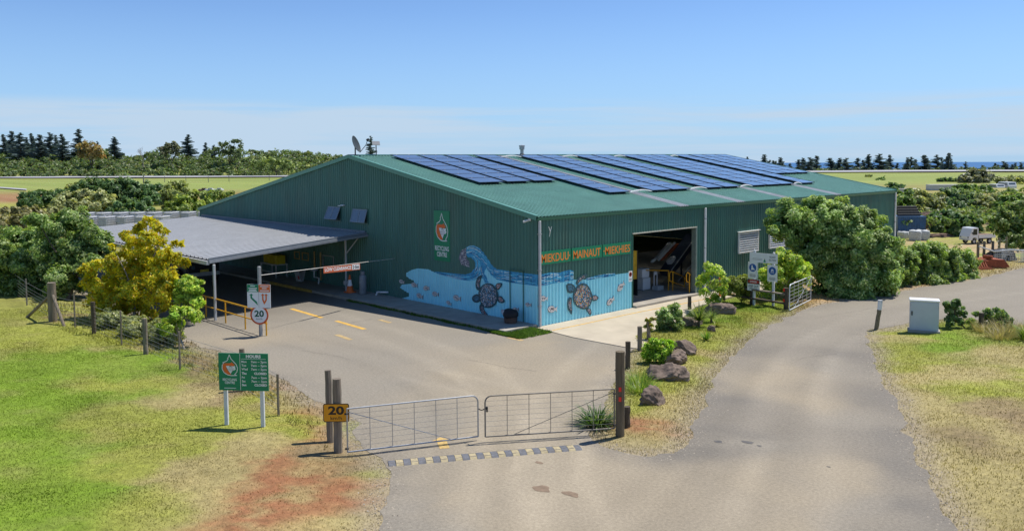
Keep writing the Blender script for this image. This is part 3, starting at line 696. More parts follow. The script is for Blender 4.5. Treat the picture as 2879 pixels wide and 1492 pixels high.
# louvre vents on the side wall
LV = mat('pale_louvre', (0.80, 0.80, 0.79), rough=0.5, var=0.08, dirt=0.15)
def louvre(y0, y1, z0, z1):
    fr = MB()
    for a in ((y0, y1, z1-.05, z1), (y0, y1, z0, z0+.04), (y0, y0+.05, z0+.04, z1-.05), (y1-.05, y1, z0+.04, z1-.05)): fr.box(0.03, 0.13, a[0], a[1], a[2], a[3])
    fr.box(0.03, 0.18, y0-.08, y1+.10, z1+.002, z1+.025)
    w = fr.build('louvre_vent', LV, shed)
    MB().box(0.031, 0.036, y0+.05, y1-.05, z0+.04, z1-.05).build('backing', mat('painted_room_shade', (0.012, 0.014, 0.016)), w)  # backing coloured near-black to paint the shade behind the slats
    n = 9; h = (z1-z0-.09)/n
    for i in range(n):
        zc = z0+.04+h*(i+.5); m = MB(); m.obox((0.085, (y0+y1)/2, zc), (0.115, y1-y0-.10, 0.012), (0.80, 0, -0.60), (0, 1, 0)); m.build('slat', LV, w)
louvre(15.38, 17.40, 1.82, 2.98)
louvre(18.58, 20.6, 1.84, 3.0)
# personnel door let into the mural
mb = MB(); mb.box(-1.62, -0.80, -0.075, -0.03, 2.26, 2.31); mb.box(-1.63, -1.60, -0.06, -0.029, 0.12, 2.26); mb.box(-0.82, -0.79, -0.06, -0.029, 0.12, 2.26)
mb.build('door_frame', TRIM, shed)

# ------------------------------------------------------------------ the mural, painted on the ribs of both walls
def poly_area_cols(poly, step):
    xs = [p[0] for p in poly]; s0, s1 = min(xs), max(xs)
    brk = [s for s, _ in prof_pts(s0, s1)]; cols = [brk[0]]
    for b in brk[1:]:
        n = max(1, int(math.ceil((b-cols[-1])/step))); a = cols[-1]
        cols += [a+(b-a)*(i+1)/n for i in range(n)]
    return cols
def crossings(poly, s):
    z = []; n = len(poly)
    for i in range(n):
        (a, p), (b, q) = poly[i], poly[(i+1) % n]
        if (a > s) != (b > s): z.append(p+(q-p)*(s-a)/(b-a))
    z.sort(); return list(zip(z[0::2], z[1::2]))
def wall_paint(mb, mp, poly, lift, step=0.03, zmin=0.0):
    cols = poly_area_cols(poly, step)
    for a, b in zip(cols[:-1], cols[1:]):
        if b-a < 1e-5: continue
        e = (b-a)*0.02; l, m, r = crossings(poly, a+e), crossings(poly, (a+b)/2), crossings(poly, b-e)
        for k, iv in enumerate(m):
            i0 = l[k] if len(l) == len(m) else iv; i1 = r[k] if len(r) == len(m) else iv
            oa, ob = rib_off(a)+lift, rib_off(b)+lift
            z = [max(q, zmin) for q in (i0[0], i0[1], i1[1], i1[0])]
            mb.add([mp(a, z[0], oa), mp(a, z[1], oa), mp(b, z[2], ob), mp(b, z[3], ob)], [(0, 3, 2, 1)])
def ribbon(mb, mp, pts, w, lift):
    P = []
    for (a, p), (b, q) in zip(pts[:-1], pts[1:]):
        n = max(1, int(math.hypot(b-a, q-p)/0.035)); P += [(a+(b-a)*i/n, p+(q-p)*i/n) for i in range(n)]
    P.append(pts[-1]); N = len(P); V = []
    for i, (s, z) in enumerate(P):
        a, b = P[max(i-1, 0)], P[min(i+1, N-1)]; d = Vector((b[0]-a[0], b[1]-a[1])); d = d.normalized() if d.length > 1e-9 else Vector((1, 0))
        ww = w*(0.25+0.75*math.sin(pi*(i+0.5)/N)); nn = Vector((-d.y, d.x))*ww/2
        for sg in (-1, 1):
            ss, zz = s+nn.x*sg, z+nn.y*sg; V.append(mp(ss, zz, rib_off(ss)+lift))
    mb.add(V, [(2*i, 2*i+2, 2*i+3, 2*i+1) for i in range(N-1)])
def cat_rom(P, n=10):
    out = []; Q = [P[0]]+list(P)+[P[-1]]
    for i in range(1, len(Q)-2):
        p0, p1, p2, p3 = [np.array(q, float) for q in Q[i-1:i+3]]
        for t in np.linspace(0, 1, n, endpoint=False):
            out.append(tuple(0.5*((2*p1)+(-p0+p2)*t+(2*p0-5*p1+4*p2-p3)*t*t+(-p0+3*p1-3*p2+p3)*t**3)))
    out.append(tuple(P[-1])); return out
LB = mat('mural_light_blue', (0.30, 0.74, 0.87), rough=0.5, var=0.06, scale=1.5)
WV = [mat('mural_blue', (0.040, 0.310, 0.560), rough=0.5, var=0.2, scale=5), mat('mural_navy', (0.012, 0.085, 0.260), rough=0.5, var=0.2),
      mat('mural_cyan', (0.12, 0.58, 0.80), rough=0.5, var=0.15), mat('mural_pale', (0.55, 0.78, 0.85), rough=0.5, var=0.1)]
gp = lambda L: [on_gable(*Z5(*q)) for q in L]; lp = lambda L: [on_long(*Z6(*q)) for q in L]
light = gp([(110,935),(240,910),(236,882),(190,855),(152,828),(165,800),(290,787),(285,765),(235,742),(207,715),(215,688),(260,662),(320,647),(420,657),(475,685),(600,715),(760,755),(850,750),(890,710),(905,640),(960,640),(1000,700),(1060,745),(1195,775),(1440,800)])+[(0.0, 1.4), (0.0, -0.02)]
light = [(s, z) for s, z in light]; light[0] = (light[0][0], -0.02)
mb = MB(); wall_paint(mb, GAB, light, 0.003, zmin=0.10); mural = mb.build('mural_water', LB, shed)
wave = gp([(470,678),(560,685),(700,700),(765,705),(815,690),(850,650),(860,610),(845,570),(815,545),(790,545),(770,500),(770,455),(800,435),(845,432),(895,455),(940,505),(985,570),(1020,625),(1060,655),(1130,665),(1195,675),(1305,690),(1440,706)])
wave += [(0.0, on_gable(*Z5(1440,706))[1]), (0.0, on_gable(*Z5(1440,814))[1])]
wave += gp([(1300,795),(1195,782),(1060,752),(1010,715),(980,670),(960,640),(945,690),(985,780),(950,785),(925,740),(905,690),(890,730),(850,758),(800,765),(700,752),(600,725),(520,705)])
mb = MB(); wall_paint(mb, GAB, wave, 0.006); mb.build('mural_wave', WV[0], shed)
outer = cat_rom(gp([(1440,712),(1305,696),(1195,682),(1060,662),(1015,635),(980,580),(935,510),(890,462),(845,440),(800,443),(775,465)]), 8)
inner = cat_rom(gp([(1440,808),(1305,790),(1195,775),(1060,745),(1000,700),(960,630),(925,590),(880,550),(840,520),(805,510),(780,520)]), 8)
tail_a = cat_rom(gp([(475,680),(600,694),(760,712),(830,690),(862,640),(868,590),(845,545),(800,525)]), 8)
tail_b = cat_rom(gp([(475,690),(600,722),(760,760),(860,752),(905,700),(915,640),(900,580),(860,530)]), 8)
drop_a = cat_rom(gp([(905,620),(912,690),(930,740),(955,782)]), 8); drop_b = cat_rom(gp([(945,620),(945,690),(960,740),(982,778)]), 8)
strokes = [MB() for _ in WV]; rr = random.Random(5)
def lay(A, B, n, ln, w, mpf, wts):
    m = min(len(A), len(B))
    for _ in range(n):
        v = rr.random(); i0 = rr.randrange(0, max(1, m-3)); k = rr.randint(max(3, int(ln*0.5)), ln); i1 = min(m-1, i0+k)
        pts = [(A[i][0]*(1-v)+B[i][0]*v, A[i][1]*(1-v)+B[i][1]*v) for i in range(i0, i1+1)]
        if len(pts) < 2: continue
        c = rr.choices(range(4), wts)[0]; ribbon(strokes[c], mpf, pts, w*rr.uniform(0.6, 1.3), 0.008+0.0012*rr.randint(0, 6))
lay(outer[32:], inner[32:], 130, 22, 0.032, GAB, (3, 2, 5, 2))
lay(outer[:34], inner[:34], 120, 6, 0.030, GAB, (3, 2.4, 4, 3))
lay(tail_a, tail_b, 90, 12, 0.030, GAB, (3, 2.4, 5, 2))
lay(drop_a, drop_b, 16, 14, 0.025, GAB, (2, 2, 3, 2))
for m_, s_, nm in zip(WV, strokes, ('stroke_blue',)*4):
    if s_.v: s_.build('brush_strokes', m_, shed)['kind'] = 'stuff'
# foam curl of the wave
mb = MB(); fo = [mat('mural_foam', (0.72, 0.72, 0.76), var=0.15), mat('mural_foam_dark', (0.16, 0.17, 0.22), var=0.2)]
fms = [MB(), MB()]
foam = gp([(775,458),(735,475),(710,510),(705,560),(725,610),(770,628),(808,640),(806,590),(780,560),(778,500)])
mb = MB(); wall_paint(mb, GAB, foam, 0.007); mb.build('mural_foam', fo[1], shed)
for _ in range(90):
    x, y = rr.uniform(708, 800), rr.uniform(462, 632)
    if not inside(np.array([[x, y]]), [(775,458),(735,475),(712,510),(708,560),(728,610),(770,625),(806,636),(802,590),(778,560),(776,500)])[0]: continue
    a = -0.9+1.6*(y-460)/170+rr.uniform(-.35, .35); ll = rr.uniform(10, 22)
    pts = gp([(x-math.cos(a)*ll*(1-t)*0.6+ll*0.2*math.sin(t*pi), y+math.sin(a)*ll*(t-.5)) for t in (0, .33, .66, 1)])
    ribbon(fms[0 if rr.random() < .8 else 1], GAB, pts, 0.022, 0.010+0.001*rr.randint(0, 5))
fms[0].build('foam_strokes', fo[0], shed)['kind'] = 'stuff'
# side wall part of the mural
h0 = on_long(*Z6(500,745))[1]
lightL = [(0.0, -0.02), (0.0, 1.78)]+lp([(440,755),(560,752),(700,725),(830,705),(990,684)]); lightL += [(DO0, lightL[-1][1]), (DO0, -0.02)]
mb = MB(); wall_paint(mb, LNG, lightL, 0.003); mb.build('mural_water', LB, shed)
waveL = [(0.0, 1.72), (0.0, 2.21)]+lp([(150,700),(230,685),(310,688),(360,670),(410,662),(438,672),(440,690),(440,758),(380,770),(320,778),(240,790),(180,805)])
waveL2 = lp([(556,742),(600,728),(700,705),(760,700),(832,692),(834,715),(760,728),(700,735),(640,745),(600,755),(560,757)])
for pw in (waveL, waveL2):
    mb = MB(); wall_paint(mb, LNG, pw, 0.006); mb.build('mural_wave', WV[0], shed)
strokes = [MB() for _ in WV]
tA = cat_rom([(0.03, 2.18)]+lp([(230,692),(310,694),(410,670),(438,680)]), 8); tB = cat_rom([(0.03, 1.76)]+lp([(230,785),(310,775),(400,762),(438,752)]), 8)
lay(tA, tB, 110, 6, 0.034, LNG, (2, 3, 4, 5))
tA = cat_rom(lp([(560,742),(700,707),(830,695)]), 8); tB = cat_rom(lp([(560,755),(700,733),(830,713)]), 8)
lay(tA, tB, 36, 5, 0.028, LNG, (2, 3, 4, 4))
for m_, s_ in zip(WV, strokes):
    if s_.v: s_.build('brush_strokes', m_, shed)['kind'] = 'stuff'

# cut-out fish and turtles screwed to the wall
FISH = mat('fish_board', (0.60, 0.58, 0.57), rough=0.6, var=0.15, scale=14); FDK = mat('fish_drawing', (0.16, 0.15, 0.17), rough=0.6, var=0.3)
TURT = mat('turtle_board', (0.030, 0.085, 0.105), rough=0.55, var=0.35, scale=10)
MOS = [mat('mosaic_%d' % i, c, rough=0.45, var=0.25, scale=20) for i, c in enumerate(((0.72,0.68,0.68),(0.08,0.16,0.24),(0.62,0.18,0.10),(0.10,0.34,0.55),(0.65,0.45,0.12),(0.36,0.36,0.40),(0.03,0.05,0.07)))]
def fish_at(wall, c, ln, ang, label, flip=1):
    if wall == 'g': O = lambda p, q, o: (c[0]+p, -(0.045+o), c[1]+q)
    else: O = lambda p, q, o: (0.045+o, c[0]+p, c[1]+q)
    ca, sa = math.cos(ang), math.sin(ang)
    def T(p, q): p *= flip; return (p*ca-q*sa, p*sa+q*ca)
    def board(pl, o, t):
        n = len(pl); a = [O(*T(p, q), o) for p, q in pl]; b = [O(*T(p, q), o+t) for p, q in pl]
        return MB().add(a+b, [tuple(range(n)), tuple(range(2*n-1, n-1, -1))]+[(i, (i+1) % n, n+(i+1) % n, n+i) for i in range(n)])
    out = [(-.5,0),(-.42,.12),(-.28,.2),(-.1,.235),(.1,.2),(.26,.1),(.34,.07),(.5,.2),(.46,0),(.5,-.2),(.34,-.07),(.26,-.1),(.1,-.2),(-.1,-.235),(-.28,-.2),(-.42,-.12)]
    out = [(p*ln, q*ln) for p, q in out]
    base = O(0, -ln*.25, 0)
    r = empty('fish_cutout', base, label, 'fish cutout', 'fish cut-outs on the mural')
    board([(p*1.10, q*1.14) for p, q in out], -0.012, 0.010).build('outline_board', FDK, r, recalc=True)
    board(out, 0.0, 0.012).build('body', FISH, r, recalc=True)
    d = MB()
    for k in range(9):
        p, q = rr.uniform(-.25, .2)*ln, rr.uniform(-.12, .12)*ln; w = ln*.035
        d.add([O(*T(p+i*w*1.8, q+j*w), 0.0135) for i, j in ((-1,-1),(1,-.6),(1.2,.7),(-.8,1))], [(0, 1, 2, 3)])
    e = [O(*T(-.36*ln+.035*ln*math.cos(a), .04*ln+.035*ln*math.sin(a)), 0.0135) for a in [2*pi*i/8 for i in range(8)]]
    d.add(e, [tuple(range(8))]); d.build('drawing', FDK, r)
gfish = [((172,772),.42,-.10,'nearest the left end of the gable mural, over the dark edge'),((290,803),.46,-.05,'second from the left at the top of the mural'),((403,833),.46,.12,'third from the left, just above the middle of the light blue'),
         ((340,905),.48,-.12,'low at the left end of the light blue mural'),((487,887),.46,.0,'fourth from the left in the gable shoal'),((690,925),.52,-.05,'just left of the dark turtle on the gable'),
         ((613,972),.36,-.25,'smallest and darkest, low on the gable mural'),((1140,1075),.50,-.62,'steeply diving below the gable turtle'),((1240,1032),.36,.12,'faint on the mural door'),((1358,987),.34,.05,'closest to the corner on the gable side')]
for q, ln, a, lab in gfish:
    fish_at('g', on_gable(*Z5(*q)), ln, a, 'white drawn fish cutout '+lab)
for q, ln, a, fl, lab in (((158,930),.44,-.12,1,'next to the corner pipe on the sunlit wall'),((237,1030),.56,-.12,1,'lowest on the sunlit wall, larger than the others'),((880,820),.56,.55,1,'highest and nearest the roller door'),((783,955),.54,.42,1,'below the highest one, right of the turtle')):
    fish_at('l', on_long(*Z6(*q)), ln, a, 'white drawn fish cutout '+lab, fl)
def turtle(wall, px, zf, shell, limbs, label, seedv):
    pr = on_gable if wall == 'g' else on_long
    def O(s, z, o): return (s, -(0.04+o), z) if wall == 'g' else (0.04+o, s, z)
    def outline(q): return [pr(*zf(*p)) for p in q]
    cen = pr(*zf(*px)); rn = random.Random(seedv)
    r = empty('turtle_cutout', O(cen[0], cen[1]-0.6, 0), label, 'turtle cutout', 'turtle cut-outs on the mural')
    def board(pl, o, t, name, m, par=None):
        pl = cat_rom(list(pl)+[pl[0]], 5)[:-1]; n = len(pl)
        a = [O(s, z, o) for s, z in pl]; b = [O(s, z, o+t) for s, z in pl]
        return MB().add(a+b, [tuple(range(n)), tuple(range(2*n-1, n-1, -1))]+[(i, (i+1) % n, n+(i+1) % n, n+i) for i in range(n)]).build(name, m, par or r, recalc=True), pl
    def mosaic(pl, o, cnt, par, mats, shrink=0.82, sz=0.05):
        c = np.mean(np.array(pl), 0); P = [tuple(c+(np.array(p)-c)*shrink) for p in pl]
        lo, hi = np.array(P).min(0), np.array(P).max(0); ms = [MB() for _ in mats]
        for _ in range(cnt):
            s, z = rn.uniform(lo[0], hi[0]), rn.uniform(lo[1], hi[1])
            if not inside(np.array([[s, z]]), P)[0]: continue
            a = rn.uniform(0, pi); w, h = sz*rn.uniform(.5, 1.3), sz*rn.uniform(.4, .9); k = rn.randrange(len(mats)); oo = o+0.0006*rn.randint(1, 9)
            q = [(s+math.cos(a)*w*i-math.sin(a)*h*j, z+math.sin(a)*w*i+math.cos(a)*h*j) for i, j in ((-.5,-.5),(.5,-.4),(.45,.5),(-.4,.45))]
            ms[k].add([O(x, y, oo) for x, y in q], [(0, 1, 2, 3)])
        for m, b in zip(mats, ms):
            if b.v: b.build('mosaic', m, par)['kind'] = 'stuff'
    so, sp = board(outline(shell), 0.012, 0.02, 'shell', TURT); mosaic(sp, 0.033, 900, so, MOS if seedv == 2 else [MOS[i] for i in (1, 5, 6, 0, 3)], 0.86, 0.055)
    for nm, q in limbs:
        lo_, pl = board(outline(q), 0.0, 0.02, nm, TURT); mosaic(pl, 0.021, 130, lo_, [MOS[i] for i in ((1, 3, 3, 6) if nm == 'head' else (0, 5, 2, 1))], 0.62, 0.035)
turtle('g', (570,900), ZT, [(560,700),(640,715),(700,770),(740,850),(745,930),(725,1020),(680,1085),(610,1118),(540,1115),(480,1085),(450,1020),(425,940),(415,860),(440,790),(490,730)],
       [('front_flipper', [(455,560),(470,590),(440,660),(430,740),(440,800),(415,825),(380,800),(362,740),(370,670),(400,600)]), ('rear_flipper', [(700,740),(730,705),(785,695),(808,715),(790,770),(750,815),(715,800)]),
        ('head', [(380,885),(430,905),(445,950),(430,1010),(380,1030),(330,1015),(302,970),(320,915)]), ('front_flipper', [(455,1040),(490,1070),(500,1130),(540,1200),(590,1265),(580,1295),(530,1290),(470,1220),(435,1150),(428,1090)]),
        ('rear_flipper', [(745,925),(790,920),(830,960),(855,1005),(835,1035),(780,1035),(740,1000)])], 'dark blue turtle cutout diving below the painted wave on the shaded gable', 1)
turtle('l', (518,910), Z6, [(518,785),(560,800),(592,850),(608,905),(600,960),(580,1005),(545,1030),(500,1025),(460,1000),(432,955),(428,900),(445,850),(475,805)],
       [('front_flipper', [(455,790),(465,755),(500,720),(550,700),(565,715),(525,745),(490,775),(470,800)]), ('head', [(365,805),(385,790),(425,795),(450,825),(445,860),(410,880),(380,870),(368,840)]),
        ('front_flipper', [(400,915),(418,930),(415,990),(420,1040),(415,1078),(395,1050),(378,1000),(378,950)]), ('rear_flipper', [(608,905),(640,898),(668,920),(650,945),(612,950)]), ('rear_flipper', [(570,1015),(595,1030),(602,1065),(590,1085),(565,1055),(556,1030)])],
       'turtle cutout with a colourful patchwork shell on the sunlit side wall', 2)
# ------------------------------------------------------------------ solar panels and roof fittings
PV = mat('solar_cells', (0.012, 0.020, 0.060), rough=0.16, var=0.2, scale=5, spec=0.55)
def pv_lines():
    m = PV; nt = m.node_tree; n, l = nt.nodes, nt.links; b = n['Principled BSDF']
    tc = n.new('ShaderNodeTexCoord'); br = n.new('ShaderNodeTexBrick'); br.offset = 0.0
    br.inputs['Scale'].default_value = 1.0; br.inputs['Brick Width'].default_value = 0.165; br.inputs['Row Height'].default_value = 0.165; br.inputs['Mortar Size'].default_value = 0.004
    br.inputs['Color1'].default_value = (0.066, 0.082, 0.120, 1); br.inputs['Color2'].default_value = (0.074, 0.092, 0.134, 1); br.inputs['Mortar'].default_value = (0.080, 0.098, 0.140, 1)
    l.new(tc.outputs['Object'], br.inputs['Vector']); l.new(br.outputs['Color'], b.inputs['Base Color'])
    b.inputs['Coat Weight'].default_value = 0.8; b.inputs['Coat Roughness'].default_value = 0.08
pv_lines()
PVF = mat('panel_frame', (0.030, 0.036, 0.052), rough=0.6, metal=0.0, spec=0.2, var=0.1)
PW, PH = 1.68, 1.057
def make_panel():
    r = empty('solar_panel', (0, 0, 0)); mb = MB(); t = 0.012
    mb.obox((0, 0, 0.018), (PW-2*t, PH-2*t, 0.02)); mb.build('cell_face', PV, r)
    fr = MB()
    for c, s in (((0, PH/2-t/2, .018), (PW, t, .036)), ((0, -PH/2+t/2, .018), (PW, t, .036)), ((PW/2-t/2, 0, .018), (t, PH-2*t, .036)), ((-PW/2+t/2, 0, .018), (t, PH-2*t, .036))): fr.obox(c, s)
    fr.build('frame', PVF, r)
    cl = MB()
    for x in (-PW*0.25, PW*0.25): cl.obox((x, PH/2+0.003, .040), (0.07, 0.05, 0.008))
    cl.build('clamp', mat('bright_clamp', (0.60, 0.60, 0.62), rough=0.4, metal=0.3), r)['kind'] = 'stuff'
    ra = MB()
    for x in (-PW*0.25, PW*0.25): ra.obox((x, 0, -.045), (0.04, PH+0.02, .09))
    ra.build('rail', PVF, r)['kind'] = 'stuff'
    return r
proto = make_panel()
STRIPS = [(2.05, 7, 6.06), (3.92, 7, 6.06), (5.80, 7, 6.06), (7.98, 10, 2.86), (11.55, 10, 2.86), (13.36, 10, 2.86), (16.72, 10, 2.86), (18.58, 10, 2.86),
          (21.70, 10, 2.86), (23.42, 10, 2.86), (25.14, 10, 2.86), (27.98, 10, 2.86), (29.98, 7, 6.06), (31.72, 7, 6.06), (33.46, 7, 6.06)]
ORD = ['first', 'second', 'third', 'fourth', 'fifth', 'sixth', 'seventh', 'eighth', 'ninth', 'tenth', 'eleventh', 'twelfth', 'thirteenth', 'fourteenth', 'fifteenth']
Mroof = Matrix(((0, ux, nxr), (1, 0, 0), (0, uz, nzr)))           # panel x -> world y, panel y -> up-slope
first = True
for i, (y0, n, t0) in enumerate(STRIPS):
    for k in range(n):
        o = proto if first else copy_tree(proto); first = False
        t = t0+(k+0.5)*1.062; P = roof_pt(t, y0+PW/2, 0.15)
        o.location = P; o.rotation_euler = Mroof.to_euler()
        up = n-1-k
        tag(o, 'dark blue solar panel, %s down from the ridge in the %s strip from the gable' % (ORD[up], ORD[i]), 'solar panel', 'solar panels on the green roof')
# pale cable conduits bridging the strips
def conduit(t, y0, y1, label):
    pts = []
    for s in np.linspace(0, 1, 9): pts.append(roof_pt(t, y0+(y1-y0)*s, 0.10+0.10*math.sin(pi*s)))
    o = MB().path(pts, 0.035, 6).build('cable_conduit', WHITE, base=roof_pt(t, y0, 0.04)); tag(o, label, 'conduit', 'conduits between solar strips')
for i, (y0, y1) in enumerate(((9.65, 11.6), (15.0, 16.8), (20.25, 21.75), (26.8, 28.0))):
    conduit(2.95, y0, y1, 'pale cable conduit at the lower panel edge crossing the %s clear roof strip' % ORD[i])
    conduit(13.05, y0+0.1, y1+0.1, 'pale cable conduit near the ridge crossing the %s clear roof strip' % ORD[i])
# flue
f0 = Vector((-A_x+0.25, 12.5, R_-0.03)); r = empty('roof_flue', f0, 'small grey flue with a flat cap on the ridge', 'flue')
MB().tube(f0, f0+Vector((0,0,.42)), 0.11, n=12).build('pipe', GALV, r); MB().lathe([(0.15,.40),(.17,.42),(.17,.60),(.20,.60),(.20,.66),(.02,.70)], f0, 12).build('cap', GALV, r)
MB().lathe([(0.26,.0),(.24,.06),(.12,.14)], f0, 12).build('boot', BLACK, r)
# satellite dish on the gable apex
d0 = Vector((-A_x-0.05, 0.35, R_+0.06)); r = empty('satellite_dish', d0, 'dark round satellite dish on the gable apex', 'satellite dish')
MB().tube(d0, d0+Vector((0,0,.45)), 0.035, n=8).build('mast', DARK, r)
fc = (_r0*0.86+np.array([0,0,0.32])-_fw*0.14); fc = Vector(fc).normalized(); dx_ = fc.cross(Vector((0,0,1))).normalized(); dz_ = dx_.cross(fc).normalized()
c = d0+Vector((0,0,.55))
prof = [(0.0, 0.0)]+[(q, 0.34*q*q) for q in (0.12, 0.24, 0.36, 0.46)]; prof2 = [(0.47, 0.080), (0.40, 0.34*.40**2-.02), (0.24, 0.0), (0.001, -.02)]
MB().lathe([(0.002, 0)]+prof[1:]+prof2, c, 20, dx_, dz_, fc).build('dish', mat('dish_grey', (0.035, 0.045, 0.05), rough=0.6), r, smooth=True, recalc=True)
MB().path([c-dz_*0.5+fc*0.08, c-dz_*0.25+fc*0.55, c-dz_*0.05+fc*0.72], 0.018, 6).build('feed_arm', DARK, r)
MB().obox(c-dz_*0.03+fc*0.75, (0.14, 0.11, 0.11), fc, dx_).build('receiver', DARK, r)
d1 = Vector((-A_x+0.15, 1.55, R_+0.02)); r = empty('panel_antenna', d1, 'small flat panel antenna on a short mast beside the satellite dish', 'antenna')
MB().tube(d1, d1+Vector((0,0,.55)), 0.028, n=8).build('mast', DARK, r)
MB().obox(d1+Vector((0,0,.66)), (0.42, 0.03, 0.26), Vector(_r0*0.8+_fw*0.3), Vector(-_fw*0.8+np.array([0,0,.5]))).build('panel', GREYTRIM, r)
# ------------------------------------------------------------------ carport along the gable
cpt = empty('carport', (-11.3, -8.85, 0), 'grey ribbed lean-to carport roof against the gable with dark space below', 'carport')
CX0, CX1W, CX1O, CY, CZW, CZO = -33.0, -12.55, -11.42, -9.0, 3.18, 2.68
pts = [(CX0, 0.0)]; _s = CX0
while _s < CX1O-.43:
    pts += [(_s+.30, 0.0), (_s+.32, .055), (_s+.395, .055), (_s+.415, 0.0)]; _s += .42
pts.append((CX1O, 0.0)); V = []; Fc = []
for s, o in pts:
    t = (s-CX0)/(CX1O-CX0); xw = CX0+(CX1W-CX0)*t
    V += [(xw, -0.05, CZW+o), (s, CY, CZO+o)]
Fc = [(2*i, 2*i+1, 2*i+3, 2*i+2) for i in range(len(pts)-1)]
mb = MB().add(V, Fc); mb.m = [1 if min(pts[i][1], pts[i+1][1]) > .04 else 0 for i in range(len(pts)-1)]; mb.build('roof_sheet', [GREYROOF, mat('grey_roof_glint', (.62,.64,.66), rough=.35, var=.15)], cpt)  # crest faces painted lighter than the pans to imitate glinting ribs
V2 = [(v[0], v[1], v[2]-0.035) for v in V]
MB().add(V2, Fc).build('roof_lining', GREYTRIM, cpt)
# front gutter (two stepped faces), outer fascia
fd = Vector((CX1O-CX1W, CY+0.05, CZO-CZW)); fm = Vector(((CX1O+CX1W)/2+.06, CY/2, (CZO+CZW)/2))
mb = MB(); mb.obox(fm+Vector((.0,0,.0)), (fd.length+.1, 0.05, 0.15), fd, (1, 0, 0)); mb.build('barge_board', GREYTRIM, cpt)
mb = MB(); mb.obox(fm+Vector((.06,0,-.10)), (fd.length+.1, 0.09, 0.10), fd, (1, 0, 0)); mb.build('front_gutter', mat('grey_gutter', (0.34, 0.36, 0.39), rough=0.3, metal=0.4), cpt)
mb = MB(); mb.box(CX0, CX1O+.08, CY-.12, CY-.0, CZO-.22, CZO-.05); mb.build('fascia', PALE, cpt)
mb = MB(); mb.box(CX0-.05, CX0-.003, CY, -.05, CZO-.15, CZO+.06); mb.build('end_flashing', PALE, cpt)
for x in np.arange(-31, -12, 3.6):
    MB().obox((x, -4.5, (CZW+CZO)/2-.17), (0.10, 8.8, 0.2), (1, 0, 0), (0, 1, (CZW-CZO)/8.9)).build('rafter', DARK, cpt)
for x in (-11.19, -17.3, -24.0, -31.5):
    mb = MB(); mb.cbox((x, -8.86, 1.24), (0.10, 0.10, 2.48), 0.012); mb.build('post', PALE, cpt)
# downpipe with brace near the wall
mb = MB(); mb.tube((-13.62, -0.62, 0.13), (-13.62, -0.62, 3.0), 0.055, n=10); p_ = mb.build('post', PALE, cpt)
MB().tube((-13.62, -0.62, 2.05), (-12.95, -0.25, 2.95), 0.03, n=8).build('brace', PALE, p_)
MB().lathe([(0.06,.0),(.14,.02),(.16,.12),(.14,.22),(.06,.24)], (-13.62, -0.62, 0.42), 10).build('collar', PALE, p_)

# things standing in the shade of the carport
def cone(loc, h, label):
    r = empty('traffic_cone', loc, label, 'traffic cone'); x, y, z = loc; s = h/0.7
    MB().cbox((x, y, z+.02*s), (.36*s, .36*s, .04*s), .01).build('base', ORANGE, r)
    f = lambda t: .15*s*(1-t)+.025*s*t
    MB().lathe([(f(0), .04*s), (f(.35), .27*s)], loc, 14).build('lower_band', ORANGE, r, smooth=False)
    MB().lathe([(f(.35), .2702*s), (f(.72), .51*s)], loc, 14).build('white_band', SIGNW, r)
    MB().lathe([(f(.72), .5102*s), (f(1), .70*s), (f(1)*.5, .71*s)], loc, 14).build('tip', ORANGE, r)
cone((-12.92, -0.84, 0.13), 0.92, 'orange and white traffic cone beside the gas cylinder')
c0 = Vector((-12.05, -0.62, 0.13)); r = empty('gas_cylinder', c0, 'tall grey gas cylinder standing against the gable', 'gas cylinder')
MB().lathe([(0.17,0),(.19,.03),(.19,.86),(.16,.95),(.08,1.0)], c0, 18).build('body', mat('cylinder_grey', (0.24,.26,.28), rough=.45), r, smooth=True)
MB().lathe([(0.10,1.0),(.11,1.0),(.11,1.17),(.10,1.17)], c0, 12).build('collar', mat('cylinder_grey', (0.24,.26,.28)), r); MB().tube(c0+Vector((0,0,1.0)), c0+Vector((0,0,1.12)), .025).build('valve', GALV, r)
MB().obox(c0+Vector((.06,-.185,.62)), (.09,.006,.12), (1,0.3,0), (0,0,1)).build('label_plate', SIGNW, r)
def frame_on_wall(x0, x1, z0, z1, m, label):
    r = MB(); y = -.06
    for a in ((x0,x1,z1-.05,z1),(x0,x1,z0,z0+.05),(x0,x0+.05,z0+.05,z1-.05),(x1-.05,x1,z0+.05,z1-.05)): r.box(a[0],a[1],y-.03,y+.02,a[2],a[3])
    o = r.build('picture_frame', m, base=((x0+x1)/2, y, z0)); tag(o, label, 'frame', 'frames hung on the wall under the carport')
TANW = mat('honey_timber', (0.45, 0.30, 0.12), rough=.7, var=.25)
frame_on_wall(-20.05, -19.43, 1.25, 1.70, TANW, 'brown empty frame farther left under the carport')
frame_on_wall(-19.15, -18.42, 1.25, 1.71, TANW, 'brown empty frame nearer the yellow pipes under the carport')
frame_on_wall(-16.85, -15.72, 0.9, 1.74, GALV, 'thin grey metal frame on the wall right of the pipes')
for x, z0, z1, lab in ((-17.05, 0.29, 1.86, 'long yellow-brown pipe reaching low on the carport wall'), (-17.72, 0.92, 1.86, 'shorter yellow-brown pipe left of the long one')):
    o = MB().tube((x, -.10, z0), (x, -.10, z1), .05, n=8).build('wall_pipe', TANW, base=(x, -.1, z0)); tag(o, lab, 'pipe', 'pipes on the carport wall')
o = empty('drop_bench', (-21.6, -.7, .13), 'low bench with a pale top under the yellow crates', 'bench')
MB().box(-22.5,-20.6,-1.0,-.2,.86,.93).build('top', PALE, o)
for x, y in ((-22.45,-.95),(-20.65,-.95),(-22.45,-.25),(-20.65,-.25)): MB().box(x-.03,x+.03,y-.03,y+.03,.13,.859).build('leg', PALE, o)
